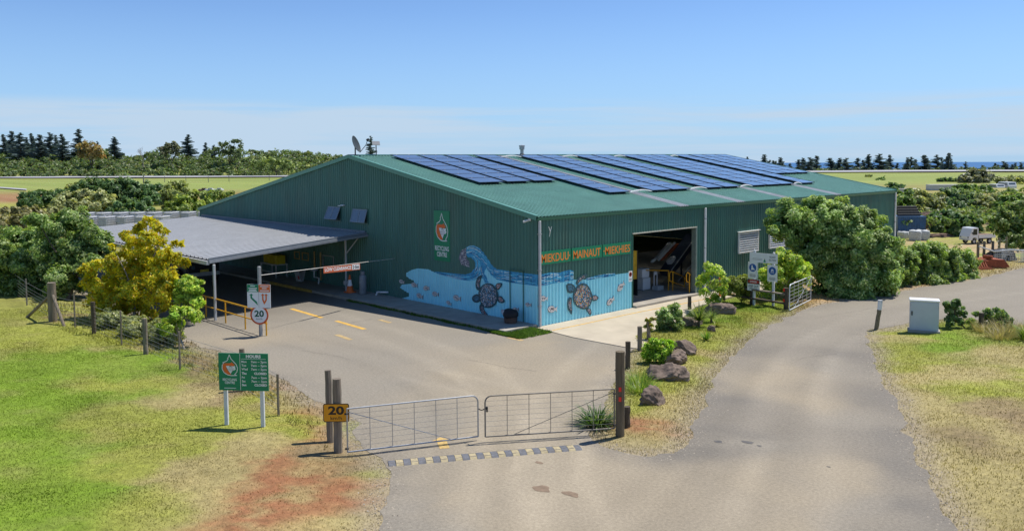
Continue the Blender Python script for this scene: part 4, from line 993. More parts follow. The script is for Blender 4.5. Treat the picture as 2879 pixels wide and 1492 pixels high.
MB().box(-22.42,-20.68,-.97,-.93,.42,.47).build('stretcher', PALE, o)
YCR = mat('yellow_plastic', (.66,.50,.02), rough=.45, var=.1)
for i in range(4):
    x = -22.15+i*.44; r = empty('yellow_crate', (x, -.6, .931), 'yellow ribbed plastic crate, %s from the left on the bench' % ORD[i], 'crate', 'yellow crates on the bench')
    MB().box(x-.20,x+.20,-.85,-.35,.931,1.44).build('body', YCR, r)
    for k in range(3): MB().box(x-.16+k*.12,x-.12+k*.12,-.872,-.8505,.95,1.42).build('rib', YCR, r)
r = empty('a_frame_board', (-18.5, -.6, .13), 'small pale sandwich board leaning open under the carport', 'sandwich board')
MB().obox((-18.5,-.75,.46), (.55,.02,.68), (1,0,0), (0,.97,.25)).build('board', PALE, r); MB().obox((-18.5,-.47,.46), (.55,.02,.68), (1,0,0), (0,.97,-.25)).build('rear_board', PALE, r)
MB().obox((-18.36,-.764,.36), (.16,.004,.22), (1,0,0), (0,.97,.25)).build('red_mark', REDP, r)
r = empty('wash_basin', (-17.35, -.35, .13), 'wall basin with a white drain pipe under the carport', 'basin')
MB().lathe([(.05,.78),(.20,.82),(.24,.95),(.22,.95),(.18,.84),(.02,.81)], (-17.35,-.35,0), 14).build('bowl', PALE, r, recalc=True)
MB().path([(-17.35,-.35,.80),(-17.35,-.35,.45),(-17.0,-.35,.45),(-16.75,-.40,.45),(-16.72,-.45,.14)], .035, 8).build('drain_pipe', WHITE, r)
MB().tube((-17.35,-.12,.13),(-17.35,-.12,.94),.03).build('stand', DARK, r)
o = MB().path([(-10.55,-.10,.32),(-10.8,-.32,.32),(-11.1,-.38,.30),(-11.15,-.42,.14)], .045, 8).build('drain_outlet', WHITE, base=(-11.15,-.42,.13)); tag(o, 'short white bent drain pipe low on the gable left of the mural', 'pipe')
KY = mat('kerb_yellow', (.42,.27,.05), rough=.8, var=.3, dirt=.5)
o = MB().box(-19.6,-15.0,-1.93,-1.862,.0,.15).build('yellow_kerb_edge', KY, base=(-17.3,-1.9,0)); tag(o, 'worn yellow painted kerb edge in the shade of the carport', 'kerb')
# dark parked truck and shelf deep in the shade
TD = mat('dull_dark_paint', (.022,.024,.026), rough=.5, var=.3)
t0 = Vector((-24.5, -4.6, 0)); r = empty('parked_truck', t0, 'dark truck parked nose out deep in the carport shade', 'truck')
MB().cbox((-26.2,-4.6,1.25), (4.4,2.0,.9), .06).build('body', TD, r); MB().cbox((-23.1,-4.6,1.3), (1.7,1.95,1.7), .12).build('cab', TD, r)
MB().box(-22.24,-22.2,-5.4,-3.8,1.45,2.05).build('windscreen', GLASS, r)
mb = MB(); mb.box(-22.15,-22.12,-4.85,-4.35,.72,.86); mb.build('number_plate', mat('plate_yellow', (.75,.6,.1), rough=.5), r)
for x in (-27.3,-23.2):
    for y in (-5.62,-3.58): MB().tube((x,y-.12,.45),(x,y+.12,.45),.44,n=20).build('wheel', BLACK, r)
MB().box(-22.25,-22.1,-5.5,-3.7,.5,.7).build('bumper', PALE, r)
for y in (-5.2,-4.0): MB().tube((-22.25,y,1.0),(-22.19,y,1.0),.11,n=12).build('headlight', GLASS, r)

# yellow railing of the drive-in lane
r = empty('yellow_railing', (-9.4,-8.85,0), 'yellow tubular railing beside the speed sign pole', 'railing')
RX = [-12.25,-10.26,-8.40,-6.56]
for x in RX: MB().tube((x,-8.82,0.0),(x,-8.82,.93),.032,n=8).build('post', YELLOW, r)
MB().tube((-13.6,-8.82,.95),(-6.5,-8.82,.95),.036,n=8).build('top_rail', YELLOW, r); MB().tube((-13.6,-8.82,.50),(-6.5,-8.82,.50),.030,n=8).build('mid_rail', YELLOW, r)
# speed sign pole with the lane board
r = empty('lane_sign', (-6.72,-8.98,0), 'pole with a green and orange lane board above a round 20 sign', 'sign')
MB().cbox((-6.72,-8.98,1.4), (.115,.115,2.8), .012).build('pole', mat('grey_pole', (.30,.31,.31), rough=.6, var=.15), r)
FX = Vector((_r0[0],_r0[1],0)).normalized(); FXs = Vector((math.cos(.66), math.sin(.66), 0))   # boards face the gate
FN = FXs.cross(Vector((0,0,1))).normalized(); UZ = Vector((0,0,1))
def facing(c, off): return Vector(c)+FN*off
bc = facing((-6.72,-8.98,1.62), .09)
MB().obox(bc, (.98,.94,.02), FXs, UZ).build('board', SIGNW, r)
b1 = MB(); b1.obox(bc+FN*.0125-FXs*.245+UZ*.315, (.475,.30,.004), FXs, UZ); b1.build('green_panel', SIGNG, r)
b1 = MB(); b1.obox(bc+FN*.0125+FXs*.245+UZ*.315, (.475,.30,.004), FXs, UZ); b1.build('orange_panel', ORANGE, r)
for sx in (-1, 1):
    lt = MB()
    for k, (w, o2) in enumerate(((.20,.09),(.36,.0),(.30,-.06),(.36,-.11)) if sx < 0 else ((.36,.08),(.20,.0),(.38,-.09))):
        lt.obox(bc+FN*.0152+FXs*.245*sx+UZ*(.315+o2), (w,.035,.002), FXs, UZ)
    lt.build('small_print', SIGNW, r)['kind'] = 'stuff'
def flat(poly, c, off, m, name, par, X=None, N=None):
    X = X or FXs; N = N or FN
    mb = MB(); mb.add([Vector(c)+N*off+X*p+UZ*q for p, q in poly], [tuple(range(len(poly)))]); return mb.build(name, m, par)
flat([(.02,-.33),(-.06,-.26),(-.29,-.05),(-.29,.07),(-.34,.07),(-.255,.14),(-.17,.07),(-.22,.07),(-.22,-.02),(-.02,-.19)], bc+FXs*-.06+UZ*-.04, .0135, SIGNG, 'green_arrow', r)
flat([(.0,-.30),(-.08,-.10),(-.08,.07),(-.13,.07),(-.05,.15),(.03,.07),(-.02,.07),(-.02,-.08),(.02,-.17),(.06,-.08),(.06,.07),(.01,.07),(.09,.15),(.17,.07),(.12,.07),(.12,-.12)], bc+FXs*.22+UZ*-.04, .0135, ORANGE, 'orange_arrow', r)
flat([(-.006,-.46),(.006,-.46),(.006,.46),(-.006,.46)], bc, .0165, mat('grey_pole', (.3,.31,.31)), 'divider', r)
cc = facing((-6.72,-8.98,.86), .085); disc = lambda q, o: MB().lathe([(q,o),(q,o+.012),(.001,o+.0125)], cc, 32, FXs, UZ, FN)
disc(.385,0).build('red_ring', mat('sign_red', (.60,.10,.03), rough=.45), r); disc(.315,.0022).build('white_disc', SIGNW, r)
lettering(MB(), '20', .24, cc+FN*.0165+UZ*.06, FXs, UZ, width=.40, bold=.012).build('digits', mat('sign_dark_green', (.01,.10,.06)), r)
lettering(MB(), 'km/h', .07, cc+FN*.0165-UZ*.15, FXs, UZ, width=.25).build('unit', mat('sign_dark_green', (.01,.10,.06)), r)
# height bar across the lane
ha, hb = Vector((-6.70,-8.93,2.46)), Vector((-10.0,-0.05,2.02)); hb = Vector((-10.0,-.05,2.08))
ha2 = Vector((-6.72,-8.9,2.44)); r = empty('clearance_bar', ha2, 'thin pale bar slung across the lane carrying the low clearance board', 'bar')
MB().path([ha2, ha2.lerp(hb,.5), hb], .013, 6).build('bar', mat('pale_bar', (.62,.60,.55), rough=.5), r)
def on_bar(px_, py_):                                # point of the bar's vertical plane under a pixel
    d = ray(px_, py_); n = (hb-ha2).cross(UZ); n = np.array(n); t = n@(np.array(ha2)-CAM)/(n@d); return Vector(CAM+d*t)
L0, L1 = on_bar(909.5, 757.5), on_bar(1012, 747.5)
bx = (L1-L0); bx.normalize(); bn = bx.cross(UZ).normalized(); bl = (L1-L0).length; bm_ = (L0+L1)/2-UZ*.02
r = empty('low_clearance_board', bm_-UZ*.2, 'orange low clearance board hanging from the bar', 'sign')
MB().obox(bm_, (bl,.30,.015), bx, UZ).build('board', mat('board_orange_red', (.55,.13,.05), rough=.5, var=.1), r)
if bn.dot(Vector(CAM)-bm_) < 0: bn = -bn
MB().obox(bm_+bn*.0095+bx*bl*.375, (bl*.215,.24,.004), bx, UZ).build('value_panel', SIGNW, r)
lettering(MB(), 'LOW CLEARANCE', .15, bm_+bn*.0105-bx*bl*.115, bx, UZ, width=bl*.71, bold=.008).build('words', SIGNW, r)
lettering(MB(), '2·5m', .14, bm_+bn*.0135+bx*bl*.375, bx, UZ, width=bl*.18, bold=.006).build('value', DARK, r)

# recycling centre board on the gable
x0, x1, z0, z1 = -6.79, -5.64, 2.27, 4.63; r = empty('recycling_sign', ((x0+x1)/2,-.05,z0), 'tall green recycling centre sign high on the shaded gable', 'sign')
MB().box(x0,x1,-.062,-.032,z0,z1).build('board', SIGNG, r)
GX = Vector((1,0,0)); GN = Vector((0,-1,0))
def emblem(c, w, h, off, par, X, N):
    """outlined drop shape with an orange crescent arrow and a white patch"""
    out = [(0,.5),(.04,.40),(.08,.30),(.17,.20),(.30,.05),(.36,-.12),(.33,-.30),(.22,-.43),(.32,-.47),(.05,-.48),(-.10,-.45),(-.25,-.35),(-.34,-.18),(-.33,.0),(-.26,.10),(-.30,.12),(-.12,.20),(-.05,.30),(-.08,.32),(-.03,.40)]
    P = [(p*w,q*h) for p, q in out]; mb = MB(); n = len(P); tk = .030*w if w < 1 else .03
    for i in range(n):
        a, b = Vector(P[i]), Vector(P[(i+1)%n]); d = (b-a).normalized(); nn = Vector((-d.y,d.x))*.016*max(w,.6); a = a-d*.006; b = b+d*.006
        mb.add([Vector(c)+N*off+X*q.x+UZ*q.y for q in (a-nn,b-nn,b+nn,a+nn)], [(0,1,2,3)])
    mb.build('emblem_outline', SIGNW, par)
    cr = [(-.30,.06),(-.20,.10),(.05,.10),(.10,.15),(.25,.02),(.10,-.06),(.08,-.02),(-.12,-.02),(-.14,-.14),(-.04,-.30),(.04,-.36),(.06,-.44),(-.08,-.44),(-.22,-.34),(-.31,-.18)]
    flat([(p*w,q*h) for p,q in cr], c, off+.001, ORANGE, 'emblem_arrow', par, X, N)
    wp = [(-.16,-.03),(-.02,-.02),(.02,-.06),(.10,-.04),(.26,-.03),(.25,-.12),(.29,-.16),(.20,-.24),(.16,-.22),(.08,-.33),(.05,-.40),(-.02,-.30),(-.10,-.18),(-.13,-.10)]
    flat([(p*w,q*h) for p,q in wp], c, off+.002, SIGNW, 'emblem_patch', par, X, N)
    tx = MB()
    for k, t in enumerate(('THE','NORFOLK','WAVE')):
        lettering(tx, t, .05*h, Vector(c)+N*(off+.0035)+X*(.05*w)-UZ*(.09+.075*k)*h, X, UZ, width=(.18,.30,.2)[k]*w)
    tx.build('emblem_words', mat('ink_grey', (.12,.14,.16)), par)
emblem(((x0+x1)/2,0,3.85), 1.25, 1.32, .0645, r, GX, GN); 
lettering(MB(), 'RECYCLING', .21, (-6.215,-.0645,2.86), GX, UZ, width=1.03, bold=.006).build('words', SIGNW, r)
lettering(MB(), 'CENTRE', .21, (-6.215,-.0645,2.58), GX, UZ, width=.74, bold=.006).build('words', SIGNW, r)
# three name boards on the long wall
LX = Vector((0,1,0)); LN = Vector((1,0,0)); OT = mat('letter_orange', (.82,.245,.03), rough=.5, var=.08)
for i, (y0, y1, t) in enumerate(((.14,1.99,'MIEKDUU·'),(2.05,4.05,'MAINAUT'),(4.11,6.10,'·MIEKHIES'))):
    r = empty('name_board', (.05,(y0+y1)/2,2.60), 'green board with the orange word %s, %s of three' % (t.strip('·'), ('left','middle','right')[i]), 'sign', 'orange-lettered boards on the side wall')
    MB().box(.031,.055,y0,y1,2.60,3.15).build('board', SIGNG, r)
    lettering(MB(), t, .34, (.0575,(y0+y1)/2,2.865), LX, UZ, width=(y1-y0)*(.95 if i != 1 else .90), bold=.007).build('words', OT, r)
r = empty('no_entry_sign', (.05,6.12,1.3), 'small white no pedestrians sign by the roller door edge', 'sign')
MB().box(.031,.04,5.98,6.24,1.28,1.78).build('board', SIGNW, r)
MB().lathe([(.105,.0402),(.105,.042),(.08,.042),(.08,.0402)], (0,6.11,1.62), 20, LX, UZ, LN).build('red_ring', REDP, r)
MB().add([(.0425,6.11+a,1.62+b) for a,b in ((-.07,.055),(-.055,.07),(.07,-.055),(.055,-.07))], [(0,1,2,3)]).build('red_bar', REDP, r)
MB().tube((.041,6.11,1.55),(.041,6.11,1.66),.014,n=6).build('figure', DARK, r)
MB().box(.0402,.0412,6.02,6.20,1.36,1.38).box(.0402,.0412,6.02,6.20,1.40,1.42).build('small_print', DARK, r)['kind']='stuff'
# wishbone bracket on the long wall
a = on_long(*Z6(207,350)); o = MB().path([(.05,a[0],a[1]),(.10,a[0],a[1]+.22)],.014,6).path([(.10,a[0]-.09,a[1]+.42),(.10,a[0],a[1]+.22)],.012,6).path([(.10,a[0]+.09,a[1]+.42),(.10,a[0],a[1]+.22)],.012,6).build('forked_bracket', WHITE, base=(.05,a[0],a[1])); tag(o, 'small white forked bracket high on the sunlit wall near the corner', 'bracket')
# dark covered lump by the corner
p = G(1450, 915, .13); bb = Vector((-1.05,-.55,.13)); r = empty('covered_bin', bb, 'squat black covered bin by the mural door near the corner', 'bin')
MB().lathe([(.24,0),(.27,.02),(.30,.30),(.26,.31)], bb, 16).build('tub', mat('rusty_tub', (.10,.06,.045), rough=.8, var=.4), r)
mb = MB(); prof=[(.33,.24),(.36,.30),(.34,.42),(.24,.55),(.10,.60),(.01,.61)]
mb.lathe(prof, bb, 14); mb.v=[(x+.03*math.sin(9*z+7*x),y+.03*math.sin(11*x+5*z),z+.02*math.sin(14*x)) for x,y,z in mb.v]; mb.build('cover', BLACK, r, smooth=True)

# ------------------------------------------------------------------ opening-hours board
A0, A1 = foot(3.51,-15.12), foot(4.26,-14.49)
A0, A1 = G(638,1204), G(740,1207); A0.z = gz(A0.x,A0.y); A1.z = gz(A1.x,A1.y)
HX = Vector((A1.x-A0.x,A1.y-A0.y,0)).normalized(); HN = HX.cross(UZ).normalized()
r = empty('hours_sign', (A0+A1)/2, 'green opening hours board on two white posts in the grass', 'sign')
for q in (A0, A1): MB().cbox((q.x,q.y,q.z+.68), (.10,.07,1.66), .008, HX, HN).build('post', mat('white_timber', (.66,.68,.70), rough=.6, var=.1, dirt=.3), r)
hc = (A0+A1)/2+UZ*1.44+HN*.055; hw, hh = 1.34, .98
hc += HX*.03
MB().obox(hc, (hw,hh,.025), HX, UZ).build('board', SIGNG, r)
ho = .0145; P = lambda u, v: hc+HX*u+UZ*v+HN*ho
MB().obox(hc+HX*(-.085)+HN*.0135, (.011,hh*.97,.003), HX, UZ).build('divider', SIGNW, r); MB().obox(hc+HX*.28+UZ*.345+HN*.0135, (.66,.009,.003), HX, UZ).build('divider', SIGNW, r)
lettering(MB(),'HOURS',.075,P(.28,.415),HX,UZ,width=.40,bold=.006).build('heading', SIGNW, r)
for k, (dname, tm) in enumerate((('Mon','7am – 2pm'),('Tue','7am – 2pm'),('Wed','7am – 2pm'),('Thu','CLOSED'),('Fri','7am – 2pm'),('Sat','7am – 3pm'),('Sun','CLOSED'))):
    v = .275-k*.098-(.012 if k >= 3 else 0)-(.010 if k > 3 else 0); bo = .004 if k in (3, 6) else .002; row = MB()
    lettering(MB(), dname, .056, P(-.045,v), HX, UZ, bold=bo, align='L').build('day_name', SIGNW, r); lettering(row, tm, .056, P(.63,v), HX, UZ, width=.42 if 'am' in tm else .34, bold=bo, align='R')
    row.build('opening_time', SIGNW, r)['kind'] = 'stuff'
emblem(hc+HX*-.37+UZ*.17, .60, .56, .0145, r, HX, HN)
lettering(MB(),'RECYCLING',.062,P(-.375,-.205),HX,UZ,width=.38,bold=.002).build('words', SIGNW, r); lettering(MB(),'CENTRE',.062,P(-.375,-.285),HX,UZ,width=.27,bold=.002).build('words', SIGNW, r)
MB().obox(hc+HX*-.37-UZ*.43+HN*.0135,(.32,.016,.002),HX,UZ).build('small_print', SIGNW, r)['kind']='stuff'

# ------------------------------------------------------------------ gate posts, gates, fence
def rough_post(mb, b, h, r, n=10, lean=(0,0), seed=0, top_r=None):
    rn = random.Random(seed); pts=[]; rad=[]
    for i in range(7):
        t=i/6; pts.append(Vector((b[0]+lean[0]*t+rn.uniform(-.006,.006), b[1]+lean[1]*t+rn.uniform(-.006,.006), b[2]-.12+(h+.12)*t))); rad.append((r*(1-t)+(top_r or r)*t)*rn.uniform(.95,1.05))
    mb.path(pts, rad, n); return mb
def wood_post(name, x, y, h, r, label, m=WOOD, group='timber posts', lean=(0,0), seed=0):
    b=foot(x,y); o=rough_post(MB(), b, h, r, 10, lean, seed).build(name, m, base=b, smooth=False); return tag(o, label, 'post', group)
PL = G(951, 1272); PL2 = G(930, 1245)
wood_post('gate_post', PL.x, PL.y, 1.80, .105, 'thick weathered grey gate post carrying the yellow 20 sign', seed=1)
wood_post('gate_post', PL2.x-.05, PL2.y+.02, 1.80, .085, 'thinner leaning grey post just behind the yellow sign post', seed=2, lean=(-.08,.02))
PR = G(1743, 1228); wood_post('gate_post', PR.x, PR.y, 2.16, .115, 'tall brown gate post with two red reflectors', m=mat('brown_timber', (.135,.105,.065), rough=.85, var=.35, scale=14, bump=.6, stretch=(1,1,.12)), seed=3)
PR2 = G(1763,1205); wood_post('gate_stub', PR2.x, PR2.y, .55, .08, 'short timber stub tight behind the tall brown gate post', m=WOODD, seed=4)
tc_ = (Vector(CAM)-Vector((PR.x,PR.y,0))); tc_.z=0; tc_.normalize(); tx_=Vector((-tc_.y,tc_.x,0))
for z in (1.15,.90):
    o=MB().obox(Vector((PR.x,PR.y,z+.1))+tc_*.116,(.065,.11,.012),tx_,UZ).build('reflector', mat('reflector_red',(.75,.03,.02),rough=.3), base=(PR.x,PR.y,z)); tag(o,'%s red reflector on the tall brown gate post'%('upper' if z>1 else 'lower'),'reflector','red reflectors on the gate post')
# yellow advisory sign
sc_=Vector((PL.x,PL.y,1.20+gz(PL.x,PL.y)))+Vector((FX.x,FX.y,0))*.02; vN=FX.cross(UZ).normalized(); sc_+=vN*.13; sX=(FX*math.cos(.05)+UZ*0).normalized()
sc_ = Vector((PL.x,PL.y,0))+vN*.13; sc_.z=1.0
sc_.z = 1.02
r=empty('speed_sign', sc_-UZ*.3, 'yellow rectangular 20 km/h sign on the left gate post', 'sign')
def rrect(w,h,rad,n=5):
    o=[]
    for cx,cy,a0 in ((w/2-rad,h/2-rad,0),(-w/2+rad,h/2-rad,pi/2),(-w/2+rad,-h/2+rad,pi),(w/2-rad,-h/2+rad,1.5*pi)):
        for i in range(n+1): a=a0+pi/2*i/n; o.append((cx+rad*math.cos(a),cy+rad*math.sin(a)))
    return o
YS=mat('sign_yellow',(.74,.33,.012),rough=.4,var=.06)
MB().prism(rrect(.62,.44,.05),sc_,FX,UZ,.012).build('border',mat('sign_black',(.02,.02,.02),rough=.4),r,recalc=True)
MB().prism(rrect(.585,.405,.04),sc_+vN*.0128,FX,UZ,.001).build('face',YS,r,recalc=True)
lettering(MB(),'20',.19,sc_+vN*.0152+UZ*.06,FX,UZ,width=.38,bold=.010).build('digits',mat('sign_black',(.02,.02,.02)),r)
lettering(MB(),'km/h',.085,sc_+vN*.0152-UZ*.125,FX,UZ,width=.27,bold=.001).build('unit',mat('sign_black',(.02,.02,.02)),r)
def gate(a, b, z0, z1, hinge_at_a, label, name='farm_gate', bars=(5,7), group='pair of wire farm gates', rt=.020, m=GALV, rw=.0034):
    a, b = Vector(a), Vector(b); a.z=b.z=0; X=(b-a).normalized(); ln=(b-a).length
    r=empty(name,(a+b)/2+UZ*0,label,'gate',group); rad=.16
    Pp=lambda s,z:a+X*s+UZ*z
    if hinge_at_a: pts=[Pp(0,z0),Pp(0,z1),Pp(ln-rad,z1)]+[Pp(ln-rad+rad*math.sin(t),z1-rad+rad*math.cos(t)) for t in (pi/8,pi/4,3*pi/8)]+[Pp(ln,z1-rad),Pp(ln,z0),Pp(0,z0)]
    else: pts=[Pp(ln,z0),Pp(ln,z1),Pp(rad,z1)]+[Pp(rad-rad*math.sin(t),z1-rad+rad*math.cos(t)) for t in (pi/8,pi/4,3*pi/8)]+[Pp(0,z1-rad),Pp(0,z0),Pp(ln,z0)]
    mb=MB()
    for p,q in zip(pts[:-1],pts[1:]): mb.tube(p,q,rt,n=8)
    mb.build('frame',m,r)
    for i in range(bars[0]):
        s=ln*(i+1)/(bars[0]+1); MB().tube(Pp(s,z0),Pp(s,z1),.009,n=5).build('upright',m,r)
    for i in range(bars[1]):
        z=z0+(z1-z0)*(i+1)/(bars[1]+1)**1.0; MB().tube(Pp(.02,z),Pp(ln-.02,z),rw,n=4).build('wire',WIREM,r)
    dd=(Pp(.03,z1-.08),Pp(ln*.78,z0+.02)) if hinge_at_a else (Pp(ln-.03,z1-.08),Pp(ln*.22,z0+.02))
    MB().tube(*dd,.009,n=5).build('brace_wire',m,r)
    for z in (z0+.08,z1-.12):
        e=Pp(-.06,z) if hinge_at_a else Pp(ln+.06,z); f=Pp(.03,z) if hinge_at_a else Pp(ln-.03,z); MB().tube(e,f,.022,n=6).build('hinge',DARK,r)
    return r
def gate_from_px(p0,p1,zz0): return G(*p0,zz0),G(*p1,zz0)
ga,gb = gate_from_px((977.5,1269.8),(1344.5,1226),.10); gate(ga,gb,.10,1.14,True,'left wire farm gate hung from the yellow sign post')
ga2,gb2 = gate_from_px((1364.5,1226.8),(1727,1203.5),.14); gate(ga2,gb2,.14,1.16,False,'right wire farm gate hung from the brown gate post', m=mat('weathered_galvanised', (.24,.215,.18), rough=.6, metal=.2, var=.2))
ch=MB(); c1=Vector((gb.x,gb.y,.82)); c2=Vector((ga2.x,ga2.y,.86))
for i in range(9):
    t=i/8; q=c1.lerp(c2,t)-UZ*.05*math.sin(pi*t); ch.obox(q,(.035,.014,.022),c2-c1,UZ if i%2 else Vector((c2-c1).cross(UZ)))
o=ch.build('gate_chain',DARK,base=c1); tag(o,'rusty chain tying the two wire gates together','chain')
lk=MB(); lk.cbox(c2+Vector((.03,.03,.0)),(.05,.05,.07),.008); lk.obox(c2+Vector((.05,.02,-.06)),(.03,.03,.06)); o=lk.build('padlock',DARK,base=c2-UZ*.05); tag(o,'dark padlock hanging on the right wire gate','padlock')
# speed hump of rubber segments
s0,s1=Vector((8.62,-13.55,0)),Vector((11.0,-9.58,0)); hx=(s1-s0).normalized(); hn=Vector((-hx.y,hx.x,0)); ln=(s1-s0).length
s0 -= hx*.05; r=empty('speed_hump',(s0+s1)/2,'black and yellow rubber speed hump across the drive','speed hump')
HB=mat('hump_grey',(.13,.135,.15),rough=.75,var=.3,scale=12,dirt=.5); HY=mat('hump_yellow',(.40,.335,.20),rough=.8,var=.25,scale=12,dirt=.5)
hp=[(-.20,.004),(-.15,.035),(-.07,.052),(.07,.052),(.15,.035),(.20,.004)]; nseg=27
for i in range(nseg):
    a=s0+hx*(ln*i/nseg+.004); b=s0+hx*(ln*(i+1)/nseg-.004); k=.55 if i in (0,nseg-1) else 1
    V=[q+hn*p+UZ*(z*k) for q in (a,b) for p,z in hp]; n=len(hp)
    MB().add(V,[(j,j+1,n+j+1,n+j) for j in range(n-1)]+[tuple(range(n-1,-1,-1)),tuple(range(n,2*n))]).build('segment',HB if (i%2==0 or i in (0,nseg-1)) else HY,r,recalc=True)
    if i%2 and i not in (0,nseg-1):
        for j in (1,3):
            g_=MB(); p=(hp[j][0]+hp[j+1][0])/2; z=(hp[j][1]+hp[j+1][1])/2; g_.obox((a+b)/2+hn*p+UZ*(z+.002),((b-a).length*.9,.012,.006),hx,hn); g_.build('groove',HB,r)

# boundary fence on the left: strainer with stays, posts, droppers, wires
FP=[(-26.2,-13.35,1.45,'steel'),(-21.0,-13.9,1.3,'steel'),(-15.56,-14.2,1.70,'strainer'),(-13.34,-13.95,1.45,'dropper'),(-11.6,-13.75,1.30,'wood'),(-8.51,-13.72,1.32,'dropper'),(-6.34,-13.62,1.30,'wood'),(-3.32,-13.6,1.28,'dropper'),(0.65,-13.3,1.30,'wood'),(3.7,-13.75,1.15,'dropper')]
fence=empty('wire_fence',foot(-8.5,-13.7),'netting and wire boundary fence along the left grass','fence')
STL=mat('steel_dropper',(.22,.20,.18),rough=.7,metal=.3,var=.3)
for i,(x,y,h,k) in enumerate(FP):
    b=foot(x,y)
    if k=='strainer':
        rough_post(MB(),b,h,.17,12,seed=20).build('strainer_post',WOOD,fence)
        for ex,ey in ((-17.6,-14.75),(-14.1,-14.15)):
            e=foot(ex,ey); d=Vector((ex-x,ey-y,0)).normalized(); MB().tube(e-UZ*.05,b+UZ*1.15+d*.12,.065,n=8).build('stay',WOOD,fence)
    elif k=='wood': rough_post(MB(),b,h,.085,10,seed=30+i).build('post',WOODD if i==4 else WOOD,fence)
    else: MB().cbox(b+UZ*(h/2-.05),(.055,.055,h+.1),.008).build('dropper',WOOD if k=='dropper' else STL,fence)
for i in range(len(FP)-1):
    a=foot(*FP[i][:2]); b=foot(*FP[i+1][:2])
    for z in (.15,.30,.45,.60,.75,.90,1.12):
        m_=(a+b)/2+UZ*(z-.012); MB().path([a+UZ*z,m_,b+UZ*z],.0045 if z<1 else .006,4).build('wire',WIREM,fence)
    n=int((b-a).length/.30)
    if 2<=i<=7:
        mb=MB()
        for k in range(1,n): q=a.lerp(b,k/n); mb.tube(q+UZ*.15,q+UZ*.90,.003,n=3,cap=False)
        mb.build('netting',WIREM,fence)['kind']='stuff'

# bollard posts along the garden
for i,(x,y,h,rd,lab) in enumerate(((6.98,-2.78,.92,.085,'dark squared timber bollard nearest the tall gate post'),(5.63,-.40,.90,.085,'grey round timber bollard second along the garden edge'),(4.74,1.30,.75,.075,'grey timber bollard half wrapped in a leafy plant'),(2.15,7.81,.68,.085,'dark timber bollard close to the roller door threshold'),(3.4,5.35,.45,.07,'low timber stub between the garden shrubs'))):
    wood_post('bollard',x,y,h,rd,lab,m=WOODD if i in (0,3) else WOOD,group='timber bollards of the garden',seed=50+i)
# white topped leaning post and cabinet
b=G(2462,926); b.z=gz(b.x,b.y); r=empty('marker_post',b,'leaning lichen-covered post with a white painted top','post')
m1=MB(); rough_post(m1,b,.82,.085,10,(.10,.08),70).build('shaft',mat('lichen_timber',(.20,.17,.11),rough=.9,var=.5,scale=22,bump=.8),r)
t=b+Vector((.10,.08,.82)); MB().tube(t,t+Vector((.02,.01,.34)),.088,.092,n=12).build('white_cap',SIGNW,r); MB().tube(t+Vector((.02,.01,.342)),t+Vector((.02,.01,.39)),.096,n=12).build('top_band',PALE,r)
c0,c1=G(2557,938),G(2638.5,943.5); X=(c1-c0); X.z=0; cw=X.length; X.normalize(); Yv=Vector((-X.y,X.x,0)); cdp=.50; cc=(c0+c1)/2+Yv*cdp/2; cc.z=gz(cc.x,cc.y)
r=empty('service_cabinet',cc,'pale blue-grey steel service cabinet standing on the right verge','cabinet')
CABM=mat('cabinet_paint',(.50,.55,.60),rough=.42,var=.05,scale=3,dirt=.08)
MB().cbox(cc+UZ*.06,(cw+.12,cdp+.12,.12),.01,X,Yv).build('plinth',CONC,r); MB().cbox(cc+UZ*.68,(cw,cdp,1.14),.012,X,Yv).build('body',CABM,r)
MB().cbox(cc+UZ*1.29,(cw+.06,cdp+.06,.075),.02,X,Yv).build('lid',SIGNW,r); d=MB().obox(cc-Yv*(cdp/2+.008)+UZ*.70,(cw-.06,1.02,.014),X,UZ).build('door',CABM,r)
hd=MB().cbox(cc-Yv*(cdp/2+.03)-X*(cw/2-.07)+UZ*.78,(.045,.03,.17),.008,X,Yv); hd.build('handle',DARK,d)
for z in (.35,1.05): MB().tube(cc-Yv*(cdp/2+.012)+X*(cw/2-.02)+UZ*(z-.05),cc-Yv*(cdp/2+.012)+X*(cw/2-.02)+UZ*(z+.05),.014).build('hinge',GALV,d)
p=G(2758,928); wood_post('marker_stub',p.x,p.y,.62,.10,'short dark square stub among the shrubs right of the cabinet',m=WOODD,group='marker posts',seed=81)

# roads section sign group
r=empty('roads_section_sign',(4.05,11.07,gz(4.05,11.07)),'white roads section board above blue safety signs and a danger notice','sign')
S0,S1=Vector((3.55,11.08,0)),Vector((4.56,11.06,0)); SX=(S1-S0).normalized(); SX=Vector((math.cos(.0),math.sin(.0),0)); SN=Vector((0,-1,0))
WT=mat('white_timber',(.66,.68,.70),rough=.6,dirt=.3)
for q,h in ((S0,2.62),(S1,2.56)):
    MB().cbox((q.x,q.y,h/2-.05),(.10,.09,h+.1),.008).build('post',WT,r); MB().lathe([(.06,0),(.001,.06)],(q.x,q.y,h),4).build('post_tip',WT,r)
def pl(c,w,h,m,nm,off=.055): return MB().obox(Vector(c)+SN*off,(w,h,.012),SX,UZ).build(nm,m,r)
pl((4.05,11.07,2.28),1.44,.46,SIGNW,'top_board'); SK=mat('ink_grey',(.12,.14,.16))
lettering(MB(),'ROADS',.085,Vector((4.52,11.07,2.36))+SN*.0625,SX,UZ,width=.30,bold=.003).build('words',SK,r); lettering(MB(),'SECTION',.085,Vector((4.52,11.07,2.22))+SN*.0625,SX,UZ,width=.36,bold=.003).build('words',SK,r)
flat([(-.07,-.09),(0,.09),(.07,-.09),(.012,-.075),(.012,-.10),(-.012,-.10),(-.012,-.075)],(4.12,11.07,2.18),.0625,SIGNG,'tree_emblem',r,SX,SN)
